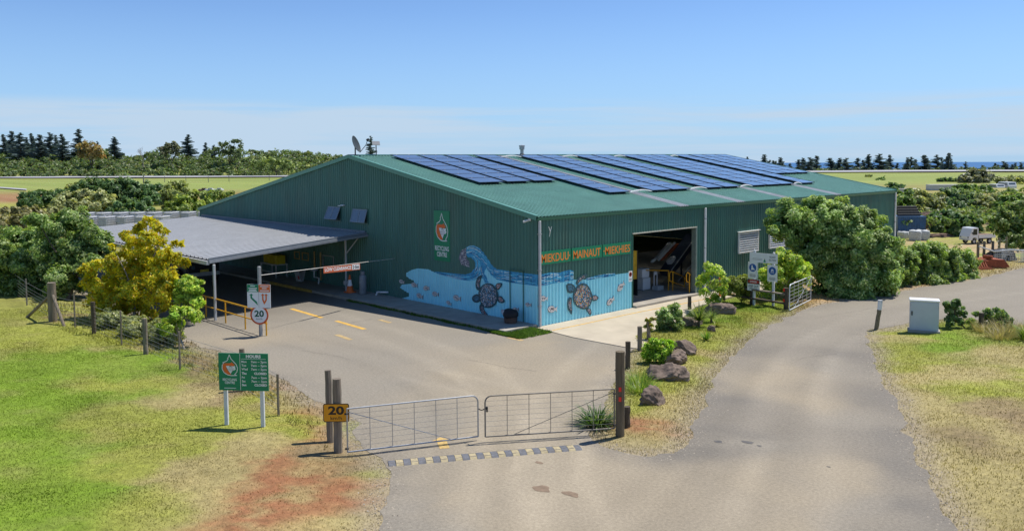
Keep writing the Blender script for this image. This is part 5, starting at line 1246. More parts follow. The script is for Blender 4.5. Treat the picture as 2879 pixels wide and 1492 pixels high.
MB().obox(Vector((3.72,11.07,2.18))+SN*.0625,(.5,.012,.002),SX,UZ).obox(Vector((3.75,11.07,2.24))+SN*.0625,(.5,.012,.002),SX,UZ).build('small_print',SK,r)['kind']='stuff'
BLU=mat('sign_blue',(.01,.09,.36),rough=.4,var=.05)
for (x,zc,k) in ((3.50,1.66,'boot'),(4.52,1.60,'vest')):
    pl((x,11.07,zc),.50,.78,SIGNW,'safety_board'); c=Vector((x,11.07,zc+.12))+SN*.0622
    MB().lathe([(.19,0),(.19,.002),(.001,.002)],c,28,SX,UZ,SN).build('blue_disc',BLU,r)
    if k=='boot': poly=[(-.06,.12),(.0,.12),(.01,.02),(.09,-.05),(.11,-.10),(.04,-.10),(.02,-.08),(-.02,-.11),(-.08,-.11),(-.07,0)]
    else: poly=[(-.07,-.04),(-.05,.06),(-.02,.10),(0,.05),(.02,.10),(.05,.06),(.07,-.04),(.04,-.04),(0,.02),(-.04,-.04)]
    flat(poly,c,.0035,SIGNW,'pictogram',r,SX,SN)
    if k=='vest': flat([(-.09,-.09),(.09,-.09),(.09,-.07),(-.09,-.07)],c,.0035,SIGNW,'pictogram',r,SX,SN)
    t=MB()
    for k2,w in ((.20,.30),(.255,.34),(.30,.26)): t.obox(Vector((x,11.07,zc-k2))+SN*.0622,(w,.022,.002),SX,UZ)
    t.build('small_print',SK,r)['kind']='stuff'
pl((3.56,11.07,.96),.66,.56,SIGNW,'danger_board',.07); c=Vector((3.56,11.07,1.12))+SN*.0772
MB().obox(c,(.64,.22,.003),SX,UZ).build('black_panel',mat('sign_black',(.02,.02,.02)),r)
MB().lathe([(.0,0)]+[(.30,.002),(.001,.0025)],c,28,SX,UZ*.31,SN).build('red_oval',mat('oval_red',(.50,.03,.02),rough=.4),r)
lettering(MB(),'DANGER',.075,c+SN*.0045,SX,UZ,width=.36,bold=.003).build('words',SIGNW,r); lettering(MB(),'KEEP OUT',.11,Vector((3.56,11.07,.90))+SN*.0775,SX,UZ,width=.50,bold=.004).build('words',SK,r)
t=MB()
for k2,w in ((.80,.40),(.755,.44)): t.obox(Vector((3.56,11.07,k2))+SN*.0775,(w,.022,.002),SX,UZ)
t.build('small_print',SK,r)['kind']='stuff'
# post and rail fence beside it
r=empty('timber_rail_fence',(3.4,11.2,gz(3.4,11.2)),'low weathered timber post and rail fence behind the roads section sign','fence')
for x,y in ((1.7,11.35),(3.38,11.22),(5.24,11.0)): rough_post(MB(),(x,y,0),1.0 if x>5 else .85,.11,10,seed=int(x*10)).build('post',WOODD,r)
for (xa,ya),(xb,yb) in (((1.7,11.25),(3.38,11.12)),((3.38,11.12),(5.24,10.88))):
    for z in (.30,.72):
        d=Vector((xb-xa,yb-ya,0)); MB().cbox(Vector(((xa+xb)/2,(ya+yb)/2-.02,z)),(d.length,.07,.19),.01,d,(0,0,1)).build('rail',WOOD if z>.5 else WOODD,r)
for z in (.86,.38): o=MB().obox(Vector((5.2,10.86,z+.05)),(.085,.13,.012),SX,UZ).build('reflector',MATS['reflector_red'],base=(5.2,10.86,z)); tag(o,'%s red reflector on the rail fence end post'%('upper' if z>.5 else 'lower'),'reflector','red reflectors on the rail fence')
ga3,gb3=G(2218,876,.08),G(2277,846,.08); gate((5.62,10.6,0),(4.95,13.95,0),.06,1.22,False,'galvanised bar gate standing open beside the rail fence','bar_gate',(4,6),'open bar gate',.026,mat('bright_galvanised',(.66,.68,.70),rough=.4,metal=.4,var=.1),.014)
# striped bollard at the downpipe behind the shrub
b=Vector((1.15,11.9,.03)); r=empty('striped_bollard',b,'orange and white striped bollard behind the shrub at the downpipe','bollard')
MB().tube(b,b+UZ*.95,.06,n=12).build('shaft',ORANGE,r)
for z in (.35,.7): MB().tube(b+UZ*z,b+UZ*(z+.14),.063,n=12).build('white_band',SIGNW,r)
# ------------------------------------------------------------------ foliage
def leaf_quads(P, Nn, ln, wd, col, rg):
    """one folded diamond leaf per point; returns verts, quads, colours"""
    n = len(P); R = rg.normal(size=(n, 3)); T = np.cross(Nn, R); T /= np.linalg.norm(T, axis=1, keepdims=True)+1e-9
    B = np.cross(Nn, T); l = (ln*rg.uniform(.5, 1.5, n))[:, None]; w = l*wd
    V = np.stack([P-T*l*.5, P+B*w*.5+Nn*l*.05, P+T*l*.5-Nn*l*.06, P-B*w*.5+Nn*l*.05], 1).reshape(-1, 3)
    return V, np.arange(4*n).reshape(n, 4), np.repeat(col, 4, 0)
def crown(lumps, ln, wd, pal, wts, rg, k=13.0, up=0.35, gap=0.0, shell=(.62, 1.05), rnd=0.75, core=True, tail=.15):
    A = crown_layer(lumps, ln, wd, pal, wts, rg, k*DENS, up, gap, shell, rnd, .34, tail)
    if not core: return A
    B = crown_layer(lumps, ln*2.3, max(wd, .5), np.asarray(pal)[:1]*.9, (1,), rg, k*DENS*.5, up, gap*.5, (.25, .62), rnd, 9e9)
    return np.vstack([A[0], B[0]]), np.vstack([A[1], B[1]+len(A[0])]), np.vstack([A[2], B[2]])
DENS = 6.0; FOL = 2.05
def crown_layer(lumps, ln, wd, pal, wts, rg, k, up, gap, shell, rnd, rej, tail=.15):
    L = np.asarray(lumps, float); C, Rr = L[:, :3], L[:, 3:6]
    Ps, Ns, Cs = [], [], []
    pal = np.asarray(pal)*FOL; wts = np.asarray(wts, float)/np.sum(wts)
    for i in range(len(L)):
        n = int(k*(Rr[i].mean()/ln)**2/max(wd/.5, .4))+6
        m_ = max(5, int(16*min(1.6, Rr[i].mean()/(ln*5)))); cd_ = rg.normal(size=(m_, 3)); cd_ /= np.linalg.norm(cd_, axis=1, keepdims=True); cj = rg.integers(0, m_, n); cr_ = rg.uniform(.86, 1.12, m_)+(rg.random(m_) < tail)*rg.uniform(.05, .28, m_)
        d = cd_[cj]+rg.normal(size=(n, 3))*(.85/math.sqrt(m_)); d /= np.linalg.norm(d, axis=1, keepdims=True); d[:, 2] = np.where((d[:, 2] < -.3) & (rg.random(n) < .6), -d[:, 2], d[:, 2])
        rad = shell[0]+(shell[1]-shell[0])*rg.random(n)**.55
        rad *= cr_[cj]*(1.10-.42*np.minimum(1, ((d-cd_[cj])**2).sum(1)*m_*.30))
        p = C[i]+d*Rr[i]*rad[:, None]
        keep = np.ones(n, bool)
        for j in range(len(L)):
            if j != i and rej < 100: keep &= (((p-C[j])/Rr[j])**2).sum(1) > rej
        if gap > 0: keep &= rg.random(n) > gap
        p, d = p[keep], d[keep]; m = len(p)
        if m == 0: continue
        nn = d*.85+rg.normal(size=(m, 3))*rnd*.5; nn[:, 2] += up*.8; nn /= np.linalg.norm(nn, axis=1, keepdims=True)
        c = pal[rg.choice(len(pal), m, p=wts)]*(rg.uniform(.72, 1.28, m)[:, None])*rg.uniform(.86, 1.14)
        Ps.append(p); Ns.append(nn); Cs.append(c)
    return leaf_quads(np.vstack(Ps), np.vstack(Ns), ln, wd, np.vstack(Cs), rg)
BARK = mat('bark', (.13, .10, .07), rough=.95, var=.4, scale=12, bump=.6); BARKP = mat('pale_bark', (.30, .26, .21), rough=.9, var=.3, scale=12, bump=.5)
LEAF = leaf_mat('leaves', trans=.42)
def limbs(mb, base, lumps, r, rn, n=7):
    """tapered trunk that forks towards some of the crown's lumps"""
    L = [Vector(l[:3]) for l in lumps]; c = sum(L, Vector())/len(L); f = base.lerp(Vector((c.x, c.y, base.z+(c.z-base.z)*.45)), .9)
    mb.path([base-UZ*.15, base.lerp(f, .5)+Vector((rn.uniform(-.06,.06), rn.uniform(-.06,.06), 0)), f], [r*1.15, r*.9, r*.75], 8)
    for l in rn.sample(L, min(n, len(L))):
        m = f.lerp(l, .5)+Vector((rn.uniform(-.2,.2), rn.uniform(-.2,.2), .12))*(l-f).length*.2
        mb.path([f, m, l], [r*.55, r*.34, r*.10], 6)
def plant(name, label, cat, base, lumps, ln, wd, pal, wts, seed, r=.1, group=None, bark=None, trunk='trunk', leafname='crown', **kw):
    rg = np.random.default_rng(seed); rn = random.Random(seed); base = Vector(base)
    t = empty(name, base, label, cat, group)
    V, Fc, C = crown(lumps, ln, wd, pal, wts, rg, **kw); mesh_np(leafname, V, Fc, LEAF, col=C, parent=t)
    mb = MB(); limbs(mb, base, lumps, r, rn); mb.build(trunk, bark or BARK, t, smooth=True)
    return t
def lobes(zf, s, L, depth, spread, seed, squash=1.0, deep=0.0):
    """picture-plane lobes -> lumps at their distance; s = photo px per unit of the list; upper lobes sit farther back"""
    rn = random.Random(seed); out = []
    ys = [q[1] for q in L]; y0, y1 = min(ys), max(ys)
    for q in L:
        t = 1-(q[1]-y0)/max(y1-y0, 1); d = depth+deep*t+rn.uniform(-spread, spread)+(q[3] if len(q) > 3 else 0)
        P = at(*zf(q[0], q[1]), d); r = q[2]*s*d/F_PX
        out.append((P.x, P.y, P.z, r*1.05, r*1.05, r*squash))
    return out
Z3 = zoomer(0, 550, 600/2002); Z8 = zoomer(2379, 420, 500/1757); Z1 = zoomer(0, 330, 700/2526); Z2 = zoomer(500, 400, 600/2503); G3 = zoomer(1650, 800, 500/1483); G4 = zoomer(2300, 750, 579/1932); G6 = zoomer(1650, 400, 900/2576); DD = zoomer(0, 0, DS)
s3, s8, s1, sg3, sg4 = 600/2002, 500/1757, 700/2526, 500/1483, 579/1932
def depth_of(x, y): return float((np.array([x, y])-CAM[:2])@_fw[:2]/1.0+(0-CAM[2])*_fw[2])
DG = [(.046,.088,.032),(.070,.118,.042),(.100,.150,.058),(.16,.20,.10)]
PIT = [(.060,.108,.026),(.105,.162,.042),(.160,.215,.068),(.24,.28,.13)]
GOLD = [(.31,.270,.008),(.24,.250,.014),(.36,.235,.010),(.145,.190,.018),(.37,.35,.04)]
LIME = [(.16,.255,.030),(.25,.32,.045),(.35,.37,.07),(.085,.155,.025)]
OLV = [(.13,.15,.06),(.19,.205,.09),(.26,.26,.13),(.085,.11,.042)]

# big dark tree on the left, in front of the carport end: two crowns that touch
d = depth_of(-22.6, -12.2)
La = [(350,230,100),(690,270,175),(520,350,160),(840,340,120),(960,410,110),(710,500,165),(890,540,140),(640,650,160),(760,690,110),(520,800,170),(690,850,110),(580,900,120),(430,560,150),(900,620,90),(1010,520,60)]
plant('rounded_tree', 'large dark green rounded tree beside the golden tree', 'tree', foot(-21.5,-12.0), lobes(Z3, s3, La, d, .8, 1, .95, 1.5), .155, .5, PIT, (3,4,4,3), 101, .14, 'dark rounded trees on the left')
Lb = [(250,430,200),(90,470,170),(20,560,150),(150,640,180),(330,640,170),(300,800,170),(60,800,170),(200,880,140),(390,890,120),(-80,650,180),(-60,850,160),(460,720,120)]
plant('rounded_tree', 'dark green rounded tree at the left picture edge', 'tree', foot(-24.6,-12.9), lobes(Z3, s3, Lb, d+1.2, .8, 2, .95, 1.2), .155, .5, PIT, (3,4,4,2.5), 102, .13, 'dark rounded trees on the left')
# golden tree
Lg = [(1380,235,55),(1470,310,70),(1300,315,70),(1170,370,60),(1545,330,45),(1400,410,105),(1250,460,100),(1500,460,85),(1640,450,40),(1705,455,26),(1350,560,135),(1545,570,100),(1150,570,85),(1060,480,40),(930,640,65),(1050,660,100),(820,720,70),(1250,700,150),(1450,700,150),(1650,600,75),(1750,620,45),(1600,790,120),(850,830,90),(1050,850,140),(1300,880,165),(1500,890,140),(900,970,100),(1100,1010,125),(1330,1040,120),(1540,1010,100),(760,700,35),(1420,250,40),(950,1080,80),(1150,1100,90),(1400,1110,80),(1000,940,110),(1250,980,120)]
d = depth_of(-13.4,-11.6)
plant('golden_tree', 'golden orange leaved tree in front of the carport roof', 'tree', foot(-13.3,-11.7), lobes(Z3, s3, Lg, d, .9, 3, 1.0, .6), .15, .34, GOLD, (3.4,4,2.4,3,1.8), 103, .08, bark=BARKP, k=8.5, gap=.12, rnd=1.0, up=.5)
Lh = [(1750,850,110),(1850,900,75),(1790,950,95),(1700,930,90),(1840,990,70),(1860,820,55),(1650,860,60)]
plant('green_shrub', 'bright green shrub growing against the right of the golden tree', 'shrub', foot(-11.6,-10.9), lobes(Z3, s3, Lh, depth_of(-11.8,-10.6), .4, 4), .13, .4, LIME, (4,3,2,2), 104, .05, bark=BARKP)
Li = [(1640,1110,70),(1720,1090,55),(1790,1100,60),(1860,1130,55),(1600,1180,60),(1680,1200,70),(1580,1250,60),(1500,1230,45),(1650,1280,50),(1820,1160,40),(1540,1290,40)]
plant('sapling', 'small loose lime green sapling at the fence in front of the golden tree', 'tree', foot(-6.43,-12.15), lobes(Z3, s3, Li, depth_of(-6.9,-12.2), .35, 5), .12, .38, LIME, (3,4,3,1), 105, .045, bark=BARKP, k=8, gap=.2)
# weeds at the foot of the fence
for i, (x, y) in enumerate(((-12.6,-12.9),(-10.2,-12.6),(-8.3,-12.4))):
    rn = random.Random(i); lp_ = [(x+rn.uniform(-.6,.6), y+rn.uniform(-.3,.3), .25+rn.uniform(0,.3), .45,.45,.35) for _ in range(5)]
    plant('low_bush', ('low scrubby bush at the fence foot, farthest left','low scrubby bush at the fence foot under the golden tree','low scrubby bush at the fence foot nearest the sapling')[i], 'bush', foot(x,y), lp_, .10, .4, OLV, (2,3,2,3), 300+i, .03, 'scrub at the fence foot', trunk='stem', leafname='foliage')
# big round tree by the side wall
Lr = [(1990,562,57),(2050,550,52),(2110,552,55),(2170,577,55),(2212,612,50),(1966,577,28),(2050,600,62),(2105,600,72),(2170,640,70),(2222,668,36),(2040,640,44),(2085,668,64),(2130,690,75),(2198,702,52),(2085,718,42),(2110,732,45),(2170,732,45),(2225,718,30),(2090,738,38),(2120,748,38),(2190,742,40),(2235,690,30),(2228,640,36),(2020,585,36),(2150,600,60),(2180,680,55),(2010,570,40),(2140,562,45),(1945,580,14),(2075,560,50)]
plant('round_tree', 'big round evergreen tree hiding part of the sunlit side wall', 'tree', foot(4.2,16.2), lobes(DD, DS, Lr, 42.2, .7, 6, .97, 1.0), .15, .5, [(.072,.128,.030),(.125,.188,.052),(.185,.250,.085),(.29,.335,.15)], (3,4,4,2.6), 106, .14, k=17, tail=0.0)
# hedge beyond it: five bushes grown together
Lhs = [([(2240,690,30),(2272,656,34),(2240,712,32),(2290,702,34),(2260,728,22),(2218,705,22),(2250,662,30),(2285,650,24)],'first from the big round tree'),([(2310,646,34),(2340,643,34),(2325,664,34),(2320,690,36),(2350,714,28),(2300,722,24)],'second from the big round tree'),([(2370,645,34),(2392,655,32),(2380,680,34),(2375,704,34),(2405,704,28),(2348,680,28)],'third from the big round tree'),([(2418,655,32),(2432,668,28),(2415,690,34),(2440,700,20),(2425,712,22)],'last, at its sunny right end')]
for i, (L, w) in enumerate(Lhs):
    dd = 45.6+i*1.0; p = at(L[2][0]*DS, L[2][1]*DS, dd); plant('hedge_bush', 'glossy green hedge bush beside the far road, '+w, 'bush', foot(p.x,p.y), lobes(DD, DS, L+[(a, min(b+24, 722), c*.85) for a, b, c in L], dd, .5, 20+i), .13, .5, PIT+LIME[1:2], (2.5,4,4,2.5,2), 120+i, .06, 'hedge along the far road', trunk='stem', leafname='foliage')
# shrubs by the rail fence and the sign
plant('leafy_shrub', 'tall lime green shrub behind the roads section sign', 'shrub', foot(4.6,12.7), lobes(DD, DS, [(1960,650,22),(1990,655,28),(2010,680,28),(1985,700,34),(1950,690,32),(1925,700,26),(2020,705,22),(1960,730,26),(2000,730,26),(1930,735,20),(1970,670,30),(1945,660,18)], 41.3, .4, 30), .14, .36, LIME, (3,4,3,1.4), 130, .05, bark=BARKP, k=9, gap=.1)
plant('leafy_shrub', 'low olive green shrub between the rail fence and the wall', 'shrub', foot(2.2,12.3), lobes(DD, DS, [(1850,715,22),(1875,712,22),(1835,728,18),(1865,735,20),(1890,728,18),(1900,740,12)], 40.6, .3, 31), .10, .42, [(.13,.16,.03),(.20,.23,.05),(.085,.11,.025)], (3,2,2), 131, .04)
plant('leafy_shrub', 'loose pale green shrub in front of the downpipe', 'shrub', foot(2.25,9.75), lobes(DD, DS, [(1785,672,16),(1800,685,18),(1775,700,18),(1795,715,18),(1815,730,16),(1770,735,14),(1825,705,12),(1800,750,16),(1760,715,10),(1780,755,10),(1817,690,12)], 38.2, .35, 32), .13, .36, LIME+[(.30,.33,.14)], (2,4,3,1.2,2), 132, .035, bark=BARKP, k=7.5, gap=.2)
# garden shrubs
plant('garden_shrub', 'rounded silvery green garden shrub behind the bright one', 'shrub', foot(4.65,3.0), lobes(G3, sg3*1.08, [(720,200,50),(650,240,50),(760,250,50),(690,300,60),(620,300,45),(640,360,55),(720,370,55),(770,330,45),(680,400,45),(740,170,25),(600,250,30)], depth_of(4.6,3.0), .3, 33), .105, .42, [(.12,.18,.055),(.19,.25,.09),(.30,.34,.17),(.07,.115,.03)], (3,4,2,2), 133, .035, k=9, gap=.08)
plant('garden_shrub', 'bright glossy green garden shrub beside the boulders', 'shrub', foot(7.25,-1.65), lobes(G3, sg3*1.12, [(560,480,45),(620,490,45),(680,490,40),(500,530,40),(580,550,60),(650,560,55),(520,600,45),(590,620,50),(640,620,40),(700,520,25),(480,590,25)], depth_of(7.2,-1.7), .25, 34), .105, .45, [(.13,.23,.018),(.22,.32,.030),(.30,.38,.06),(.055,.12,.012)], (4,4,2,2), 134, .03, k=9, gap=.08)
plant('garden_shrub', 'thin red-tinged sprig growing over a garden bollard', 'shrub', foot(4.85,1.15), lobes(G3, sg3, [(500,300,22),(535,290,22),(515,330,24),(490,350,16),(540,340,18),(525,370,16),(560,290,12)], depth_of(4.8,1.2), .15, 35), .09, .45, [(.17,.20,.03),(.25,.24,.04),(.30,.13,.05)], (3,3,1), 135, .02, k=7, gap=.2)
def straps(name, label, cat, base, n, ln, w, pal, seed, droop=.6, stalk=0.0, spread=1.0, rmin=.0, group=None):
    """rosette of long strap leaves"""
    rg = np.random.default_rng(seed); V = []; Fc = []; C = []; base = Vector(base); pal = np.asarray(pal)
    for i in range(n):
        a = rg.uniform(0, 2*pi); el = rg.uniform(.25, 1.35)*spread if False else math.acos(rg.uniform(.1, .98))*spread
        l = ln*rg.uniform(.6, 1.1); dx, dy = math.cos(a), math.sin(a); ww = w*rg.uniform(.7, 1.2); q = []
        p = np.array([base.x+dx*rmin*rg.random(), base.y+dy*rmin*rg.random(), base.z+stalk]); th = el; seg = 5
        for k in range(seg+1):
            t = k/seg; wk = ww*(1-t**1.6)*(.6+.4*min(1, 4*t))+.001; sx, sy = -dy*wk/2, dx*wk/2
            q += [(p[0]+sx, p[1]+sy, p[2]), (p[0]-sx, p[1]-sy, p[2])]
            th2 = th+droop*t*t; p = p+np.array([dx*math.sin(th2), dy*math.sin(th2), math.cos(th2)])*l/seg; p[2] = max(p[2], base.z+.01)
        b = len(V); V += q; Fc += [(b+2*k, b+2*k+1, b+2*k+3, b+2*k+2) for k in range(seg)]; c = pal[rg.integers(len(pal))]*rg.uniform(.75, 1.25); C += [c]*len(q)
    if stalk > 0:
        t = empty(name, base, label, cat, group); mesh_np('leaf_rosette', V, Fc, LEAF, col=np.array(C), parent=t)
        MB().path([base-UZ*.1, base+UZ*(stalk*.6), base+UZ*(stalk+.05)], [.05, .045, .05], 8).build('stem', BARK, t); return t
    o = mesh_np(name, V, Fc, LEAF, base=base, col=np.array(C)); return tag(o, label, cat, group)
YUC = [(.11,.19,.035),(.19,.27,.07),(.28,.33,.12)]
b = foot(4.95,4.4); straps('spiky_cordyline','large spiky rosette plant in the garden beside the round shrub','plant',b,130,.85,.055,YUC,41,.35,.25,.95)
b = foot(4.75,5.6); straps('spiky_cordyline','smaller spiky rosette plant behind the large one','plant',b,70,.6,.045,YUC,42,.4,.15,.95)
b = foot(5.4,5.0); straps('spiky_cordyline','small yellowish spiky plant right of the large rosette','plant',b,36,.42,.045,[(.38,.36,.07),(.28,.32,.06)],43,.3,.0,.9)
b = foot(6.55,2.5); straps('spiky_cordyline','small upright bright green rosette alone in the median grass','plant',b,44,.50,.05,[(.13,.25,.03),(.20,.32,.05)],44,.25,.0,.7)
b = foot(10.15,-8.05); straps('strap_lily','dark glossy clump of strap leaves at the right gate hinge','plant',b,240,.75,.04,[(.055,.12,.025),(.09,.17,.04),(.20,.28,.11)],45,1.3,.0,.85,.28)
b = foot(9.0,-4.7); straps('long_grass_clump','bright green clump of long grass behind the front boulder','grass clump',b,240,.55,.022,[(.15,.27,.03),(.24,.34,.05)],46,.7,.0,.8,.45)
b = foot(8.3,-3.9); straps('long_grass_clump','bright green clump of long grass between the boulders','grass clump',b,160,.45,.02,[(.15,.27,.03),(.24,.34,.05)],47,.7,.0,.8,.35)
# boulders
ROCK = mat('boulder', (.185,.138,.108), rough=.95, var=.55, scale=4, bump=1.0, bscale=14, dirt=.5)
def boulder(x, y, rx, ry, rz, seed, label):
    rg = np.random.default_rng(seed); bm = bmesh.new(); bmesh.ops.create_icosphere(bm, subdivisions=5, radius=1.0); P = rg.normal(size=(14, 3)); P /= np.linalg.norm(P, axis=1, keepdims=True); ds = rg.uniform(.55, .95, 14)
    for v in bm.verts:
        c = np.array(v.co); 
        for p, q in zip(P, ds):
            e = c@p-q
            if e > 0: c = c-p*e*.97
        f = 1+.03*math.sin(7*c[0]+3*c[1]+seed)+.03*math.sin(17*c[2]+9*c[1])+.02*math.sin(29*c[0]+13*c[2]+seed)+.10*(float(vnoise(c[0]*6+seed*9+c[2]*5, c[1]*6-c[2]*4, 3))-.5)+.06*(float(vnoise(c[0]*15+seed*9, c[1]*15+c[2]*13, 4))-.5); v.co = Vector((c[0]*rx*f, c[1]*ry*f, c[2]*rz*f+rz*.45))
    me = bpy.data.meshes.new('boulder'); bm.to_mesh(me); bm.free(); me.materials.append(ROCK); me.polygons.foreach_set('use_smooth', [True]*len(me.polygons))
    o = bpy.data.objects.new('boulder', me); COL.objects.link(o); o.location = foot(x, y)-UZ*rz*.22; o.rotation_euler = (0, 0, rg.uniform(0, 6)); tag(o, label, 'boulder', 'boulders in the garden strip')
boulder(10.0,-5.45,.44,.38,.40,1,'dark rounded boulder nearest the tall gate post'); boulder(8.75,-3.0,.66,.54,.44,2,'largest brown boulder in the garden strip'); boulder(7.75,-1.2,.46,.40,.42,3,'small boulder tucked beside the bright shrub')
boulder(7.0,.35,.55,.45,.44,4,'pinkish flat-sided boulder behind the bright shrub'); boulder(3.85,7.85,.85,.45,.42,5,'long pale red boulder near the rail fence'); boulder(4.35,4.7,.60,.42,.34,6,'low flat boulder beside the large spiky plant'); boulder(5.75,4.1,.25,.2,.18,7,'tiny dark stone right of the large spiky plant')
# right verge shrubs and dry clumps
plant('verge_shrub','dense dark green shrub right behind the service cabinet','shrub',foot(12.75,11.8),lobes(G4,sg4,[(1280,350,50),(1220,400,50),(1310,430,70),(1250,480,60),(1360,440,40),(1200,350,35),(1230,540,40),(1330,510,40),(1300,320,25)],depth_of(12.6,11.6),.25,36),.10,.42,DG+LIME[:1],(3,4,2,1,1),136,.03)
plant('verge_shrub','loose green shrub at the right picture edge','shrub',foot(14.2,13.6),lobes(G4,sg4,[(1600,430,50),(1680,420,50),(1740,450,50),(1560,470,40),(1650,500,60),(1760,520,50),(1480,440,30),(1700,560,50),(1800,500,30),(1440,520,40),(1540,540,40)],depth_of(14,13.3),.3,37),.11,.4,DG[1:]+LIME[:2],(3,3,1,2,2),137,.03,k=9,gap=.15)
dryp = [(.38,.31,.15),(.30,.25,.12),(.24,.24,.08),(.44,.38,.22)]
for i,(x,y,l,lab) in enumerate(((14.2,11.6,.75,'tall dry seeding grass clump left of the edge plants'),(14.9,12.2,.8,'tall dry seeding grass clump at the right picture edge'),(14.3,10.4,.65,'lower dry grass clump in front of the seeding grass'),(13.4,11.6,.6,'dry grass clump between the cabinet shrub and the stub'),(15.4,11.2,.7,'dry grass clump nearest the lower right edge plants'))):
    straps('dry_grass_clump',lab,'grass clump',foot(x,y),260,l,.016,dryp,400+i,.6,.0,.7,.5,'dry grass clumps on the right verge')
straps('strap_lily','bright green strap plant low at the right picture edge','plant',foot(15.1,10.9),90,.8,.05,[(.16,.26,.03),(.25,.34,.05)],48,.9,.0,.8,.2)

# ------------------------------------------------------------------ grass
GC3 = gc.reshape(ny_, nx_, 3)
def gcol_np(P):
    i = np.clip(np.searchsorted(gx, P[:, 0]), 0, nx_-1); j = np.clip(np.searchsorted(gy, P[:, 1]), 0, ny_-1); return GC3[j, i]
def blades(name, n_per, poly_px, hmin, hmax, seed, mixcol=None, amount=1.0, wfac=.13):
    rg = np.random.default_rng(seed); poly = np.array([tuple(Gd(*q)[:2]) for q in poly_px]); lo, hi = poly.min(0), poly.max(0)
    n = int(n_per*np.prod(hi-lo)); P = rg.uniform(lo, hi, (n, 2)); P = P[inside(P, poly)]; P = P[~inside(P, rb)]
    c = gcol_np(P); green = np.clip((c[:, 1]-c[:, 0]*.62)*9, 0.0, 1); keep = rg.random(len(P)) < (.22+.78*green)*(.35+.9*fbm(P[:, 0], P[:, 1], .8, 3, 77)); P, c = P[keep], c[keep]; n = len(P)
    if mixcol is not None: t = (rg.random(n)**3*.7)[:, None]; c = c*(1-t)+np.array(mixcol)*t
    c = c*rg.uniform(.78, 1.30, n)[:, None]; h = rg.uniform(hmin, hmax, n)*(.6+.8*fbm(P[:, 0], P[:, 1], .6, 3, 5)); a = rg.uniform(0, 2*pi, n); ln = rg.normal(size=(n, 2))*.45*h[:, None]; w = h*wfac+.004
    z = gz_np(P[:, 0], P[:, 1])-.005
    A = np.column_stack([P[:, 0]+np.cos(a)*w, P[:, 1]+np.sin(a)*w, z]); B = np.column_stack([P[:, 0]-np.cos(a)*w, P[:, 1]-np.sin(a)*w, z]); T = np.column_stack([P+ln, z+h])
    V = np.stack([A, B, T], 1).reshape(-1, 3); o = mesh_np(name, V, np.arange(3*n).reshape(n, 3), leaf_mat('grass_blades', .5, .6, (1.1, 1.1, .7), .15), col=np.repeat(c, 3, 0)); return o
tag(blades('lawn_grass', 900, [(-160,790),(110,778),(330,812),(560,868),(700,930),(830,1010),(960,1110),(1000,1240),(980,1420),(-160,1420)], .014, .042, 1, wfac=.16), 'mown lawn turning from green to dry straw on the left', 'grass', kind='stuff')
tag(blades('median_grass', 850, [(1470,1160),(1490,960),(1600,850),(1750,760),(1830,745),(2060,755),(1950,830),(1850,900),(1780,1040),(1740,1140),(1600,1180)], .022, .095, 2, (.34,.29,.13), wfac=.07), 'rough grass of the garden strip between drive and road', 'grass', kind='stuff')
tag(blades('verge_grass', 620, [(2150,800),(3000,770),(3000,1420),(2380,1420),(2250,1080)], .018, .065, 3, (.36,.31,.15), wfac=.10), 'dry verge grass around the service cabinet', 'grass', kind='stuff')
tag(blades('roadside_grass', 150, [(1980,800),(2050,735),(2250,700),(2640,640),(2640,690),(2400,722),(2200,756)], .04, .13, 4, (.42,.28,.14)), 'dead orange grass along the far side of the road', 'grass', kind='stuff')
tag(blades('fence_grass', 130, [(60,760),(240,770),(560,850),(720,950),(840,1060),(820,1140),(640,1010),(400,900),(160,840)], .05, .15, 5, (.34,.28,.14)), 'longer dry grass along the boundary fence', 'grass', kind='stuff')
gw_ = [(-6.2,-1.95),(0.4,-1.85),(0.9,-.9),(0.2,-.1)]
rg = np.random.default_rng(9); n = 5200; t = rg.random(n); P = np.column_stack([-11.5+12.2*t, -1.94+rg.normal(size=n)*.05-.05*np.sin(t*30)]); P2_ = np.column_stack([rg.uniform(-.6, 1.1, 4200), rg.uniform(-2.15, -1.88, 4200)]); P3_ = np.column_stack([rg.uniform(-.05, 1.2, 3000), rg.uniform(-2.0, -.35, 3000)]); P = np.vstack([P[rg.random(n) < fbm(P[:, 0], P[:, 1], .9, 3, 3)], P2_, P3_])
n = len(P); h = rg.uniform(.04, .14, n); a = rg.uniform(0, 2*pi, n); w = h*.13+.003; z = np.full(n, .0); ln = rg.normal(size=(n, 2))*.4*h[:, None]; c = np.array((.10,.19,.03))*rg.uniform(.6, 1.5, n)[:, None]
V = np.stack([np.column_stack([P[:, 0]+np.cos(a)*w, P[:, 1]+np.sin(a)*w, z]), np.column_stack([P[:, 0]-np.cos(a)*w, P[:, 1]-np.sin(a)*w, z]), np.column_stack([P+ln, z+h])], 1).reshape(-1, 3)
tag(mesh_np('footpath_weeds', V, np.arange(3*n).reshape(n, 3), MATS['grass_blades'], col=np.repeat(c, 3, 0)), 'weeds and grass along the footpath edge by the corner', 'weeds', kind='stuff')
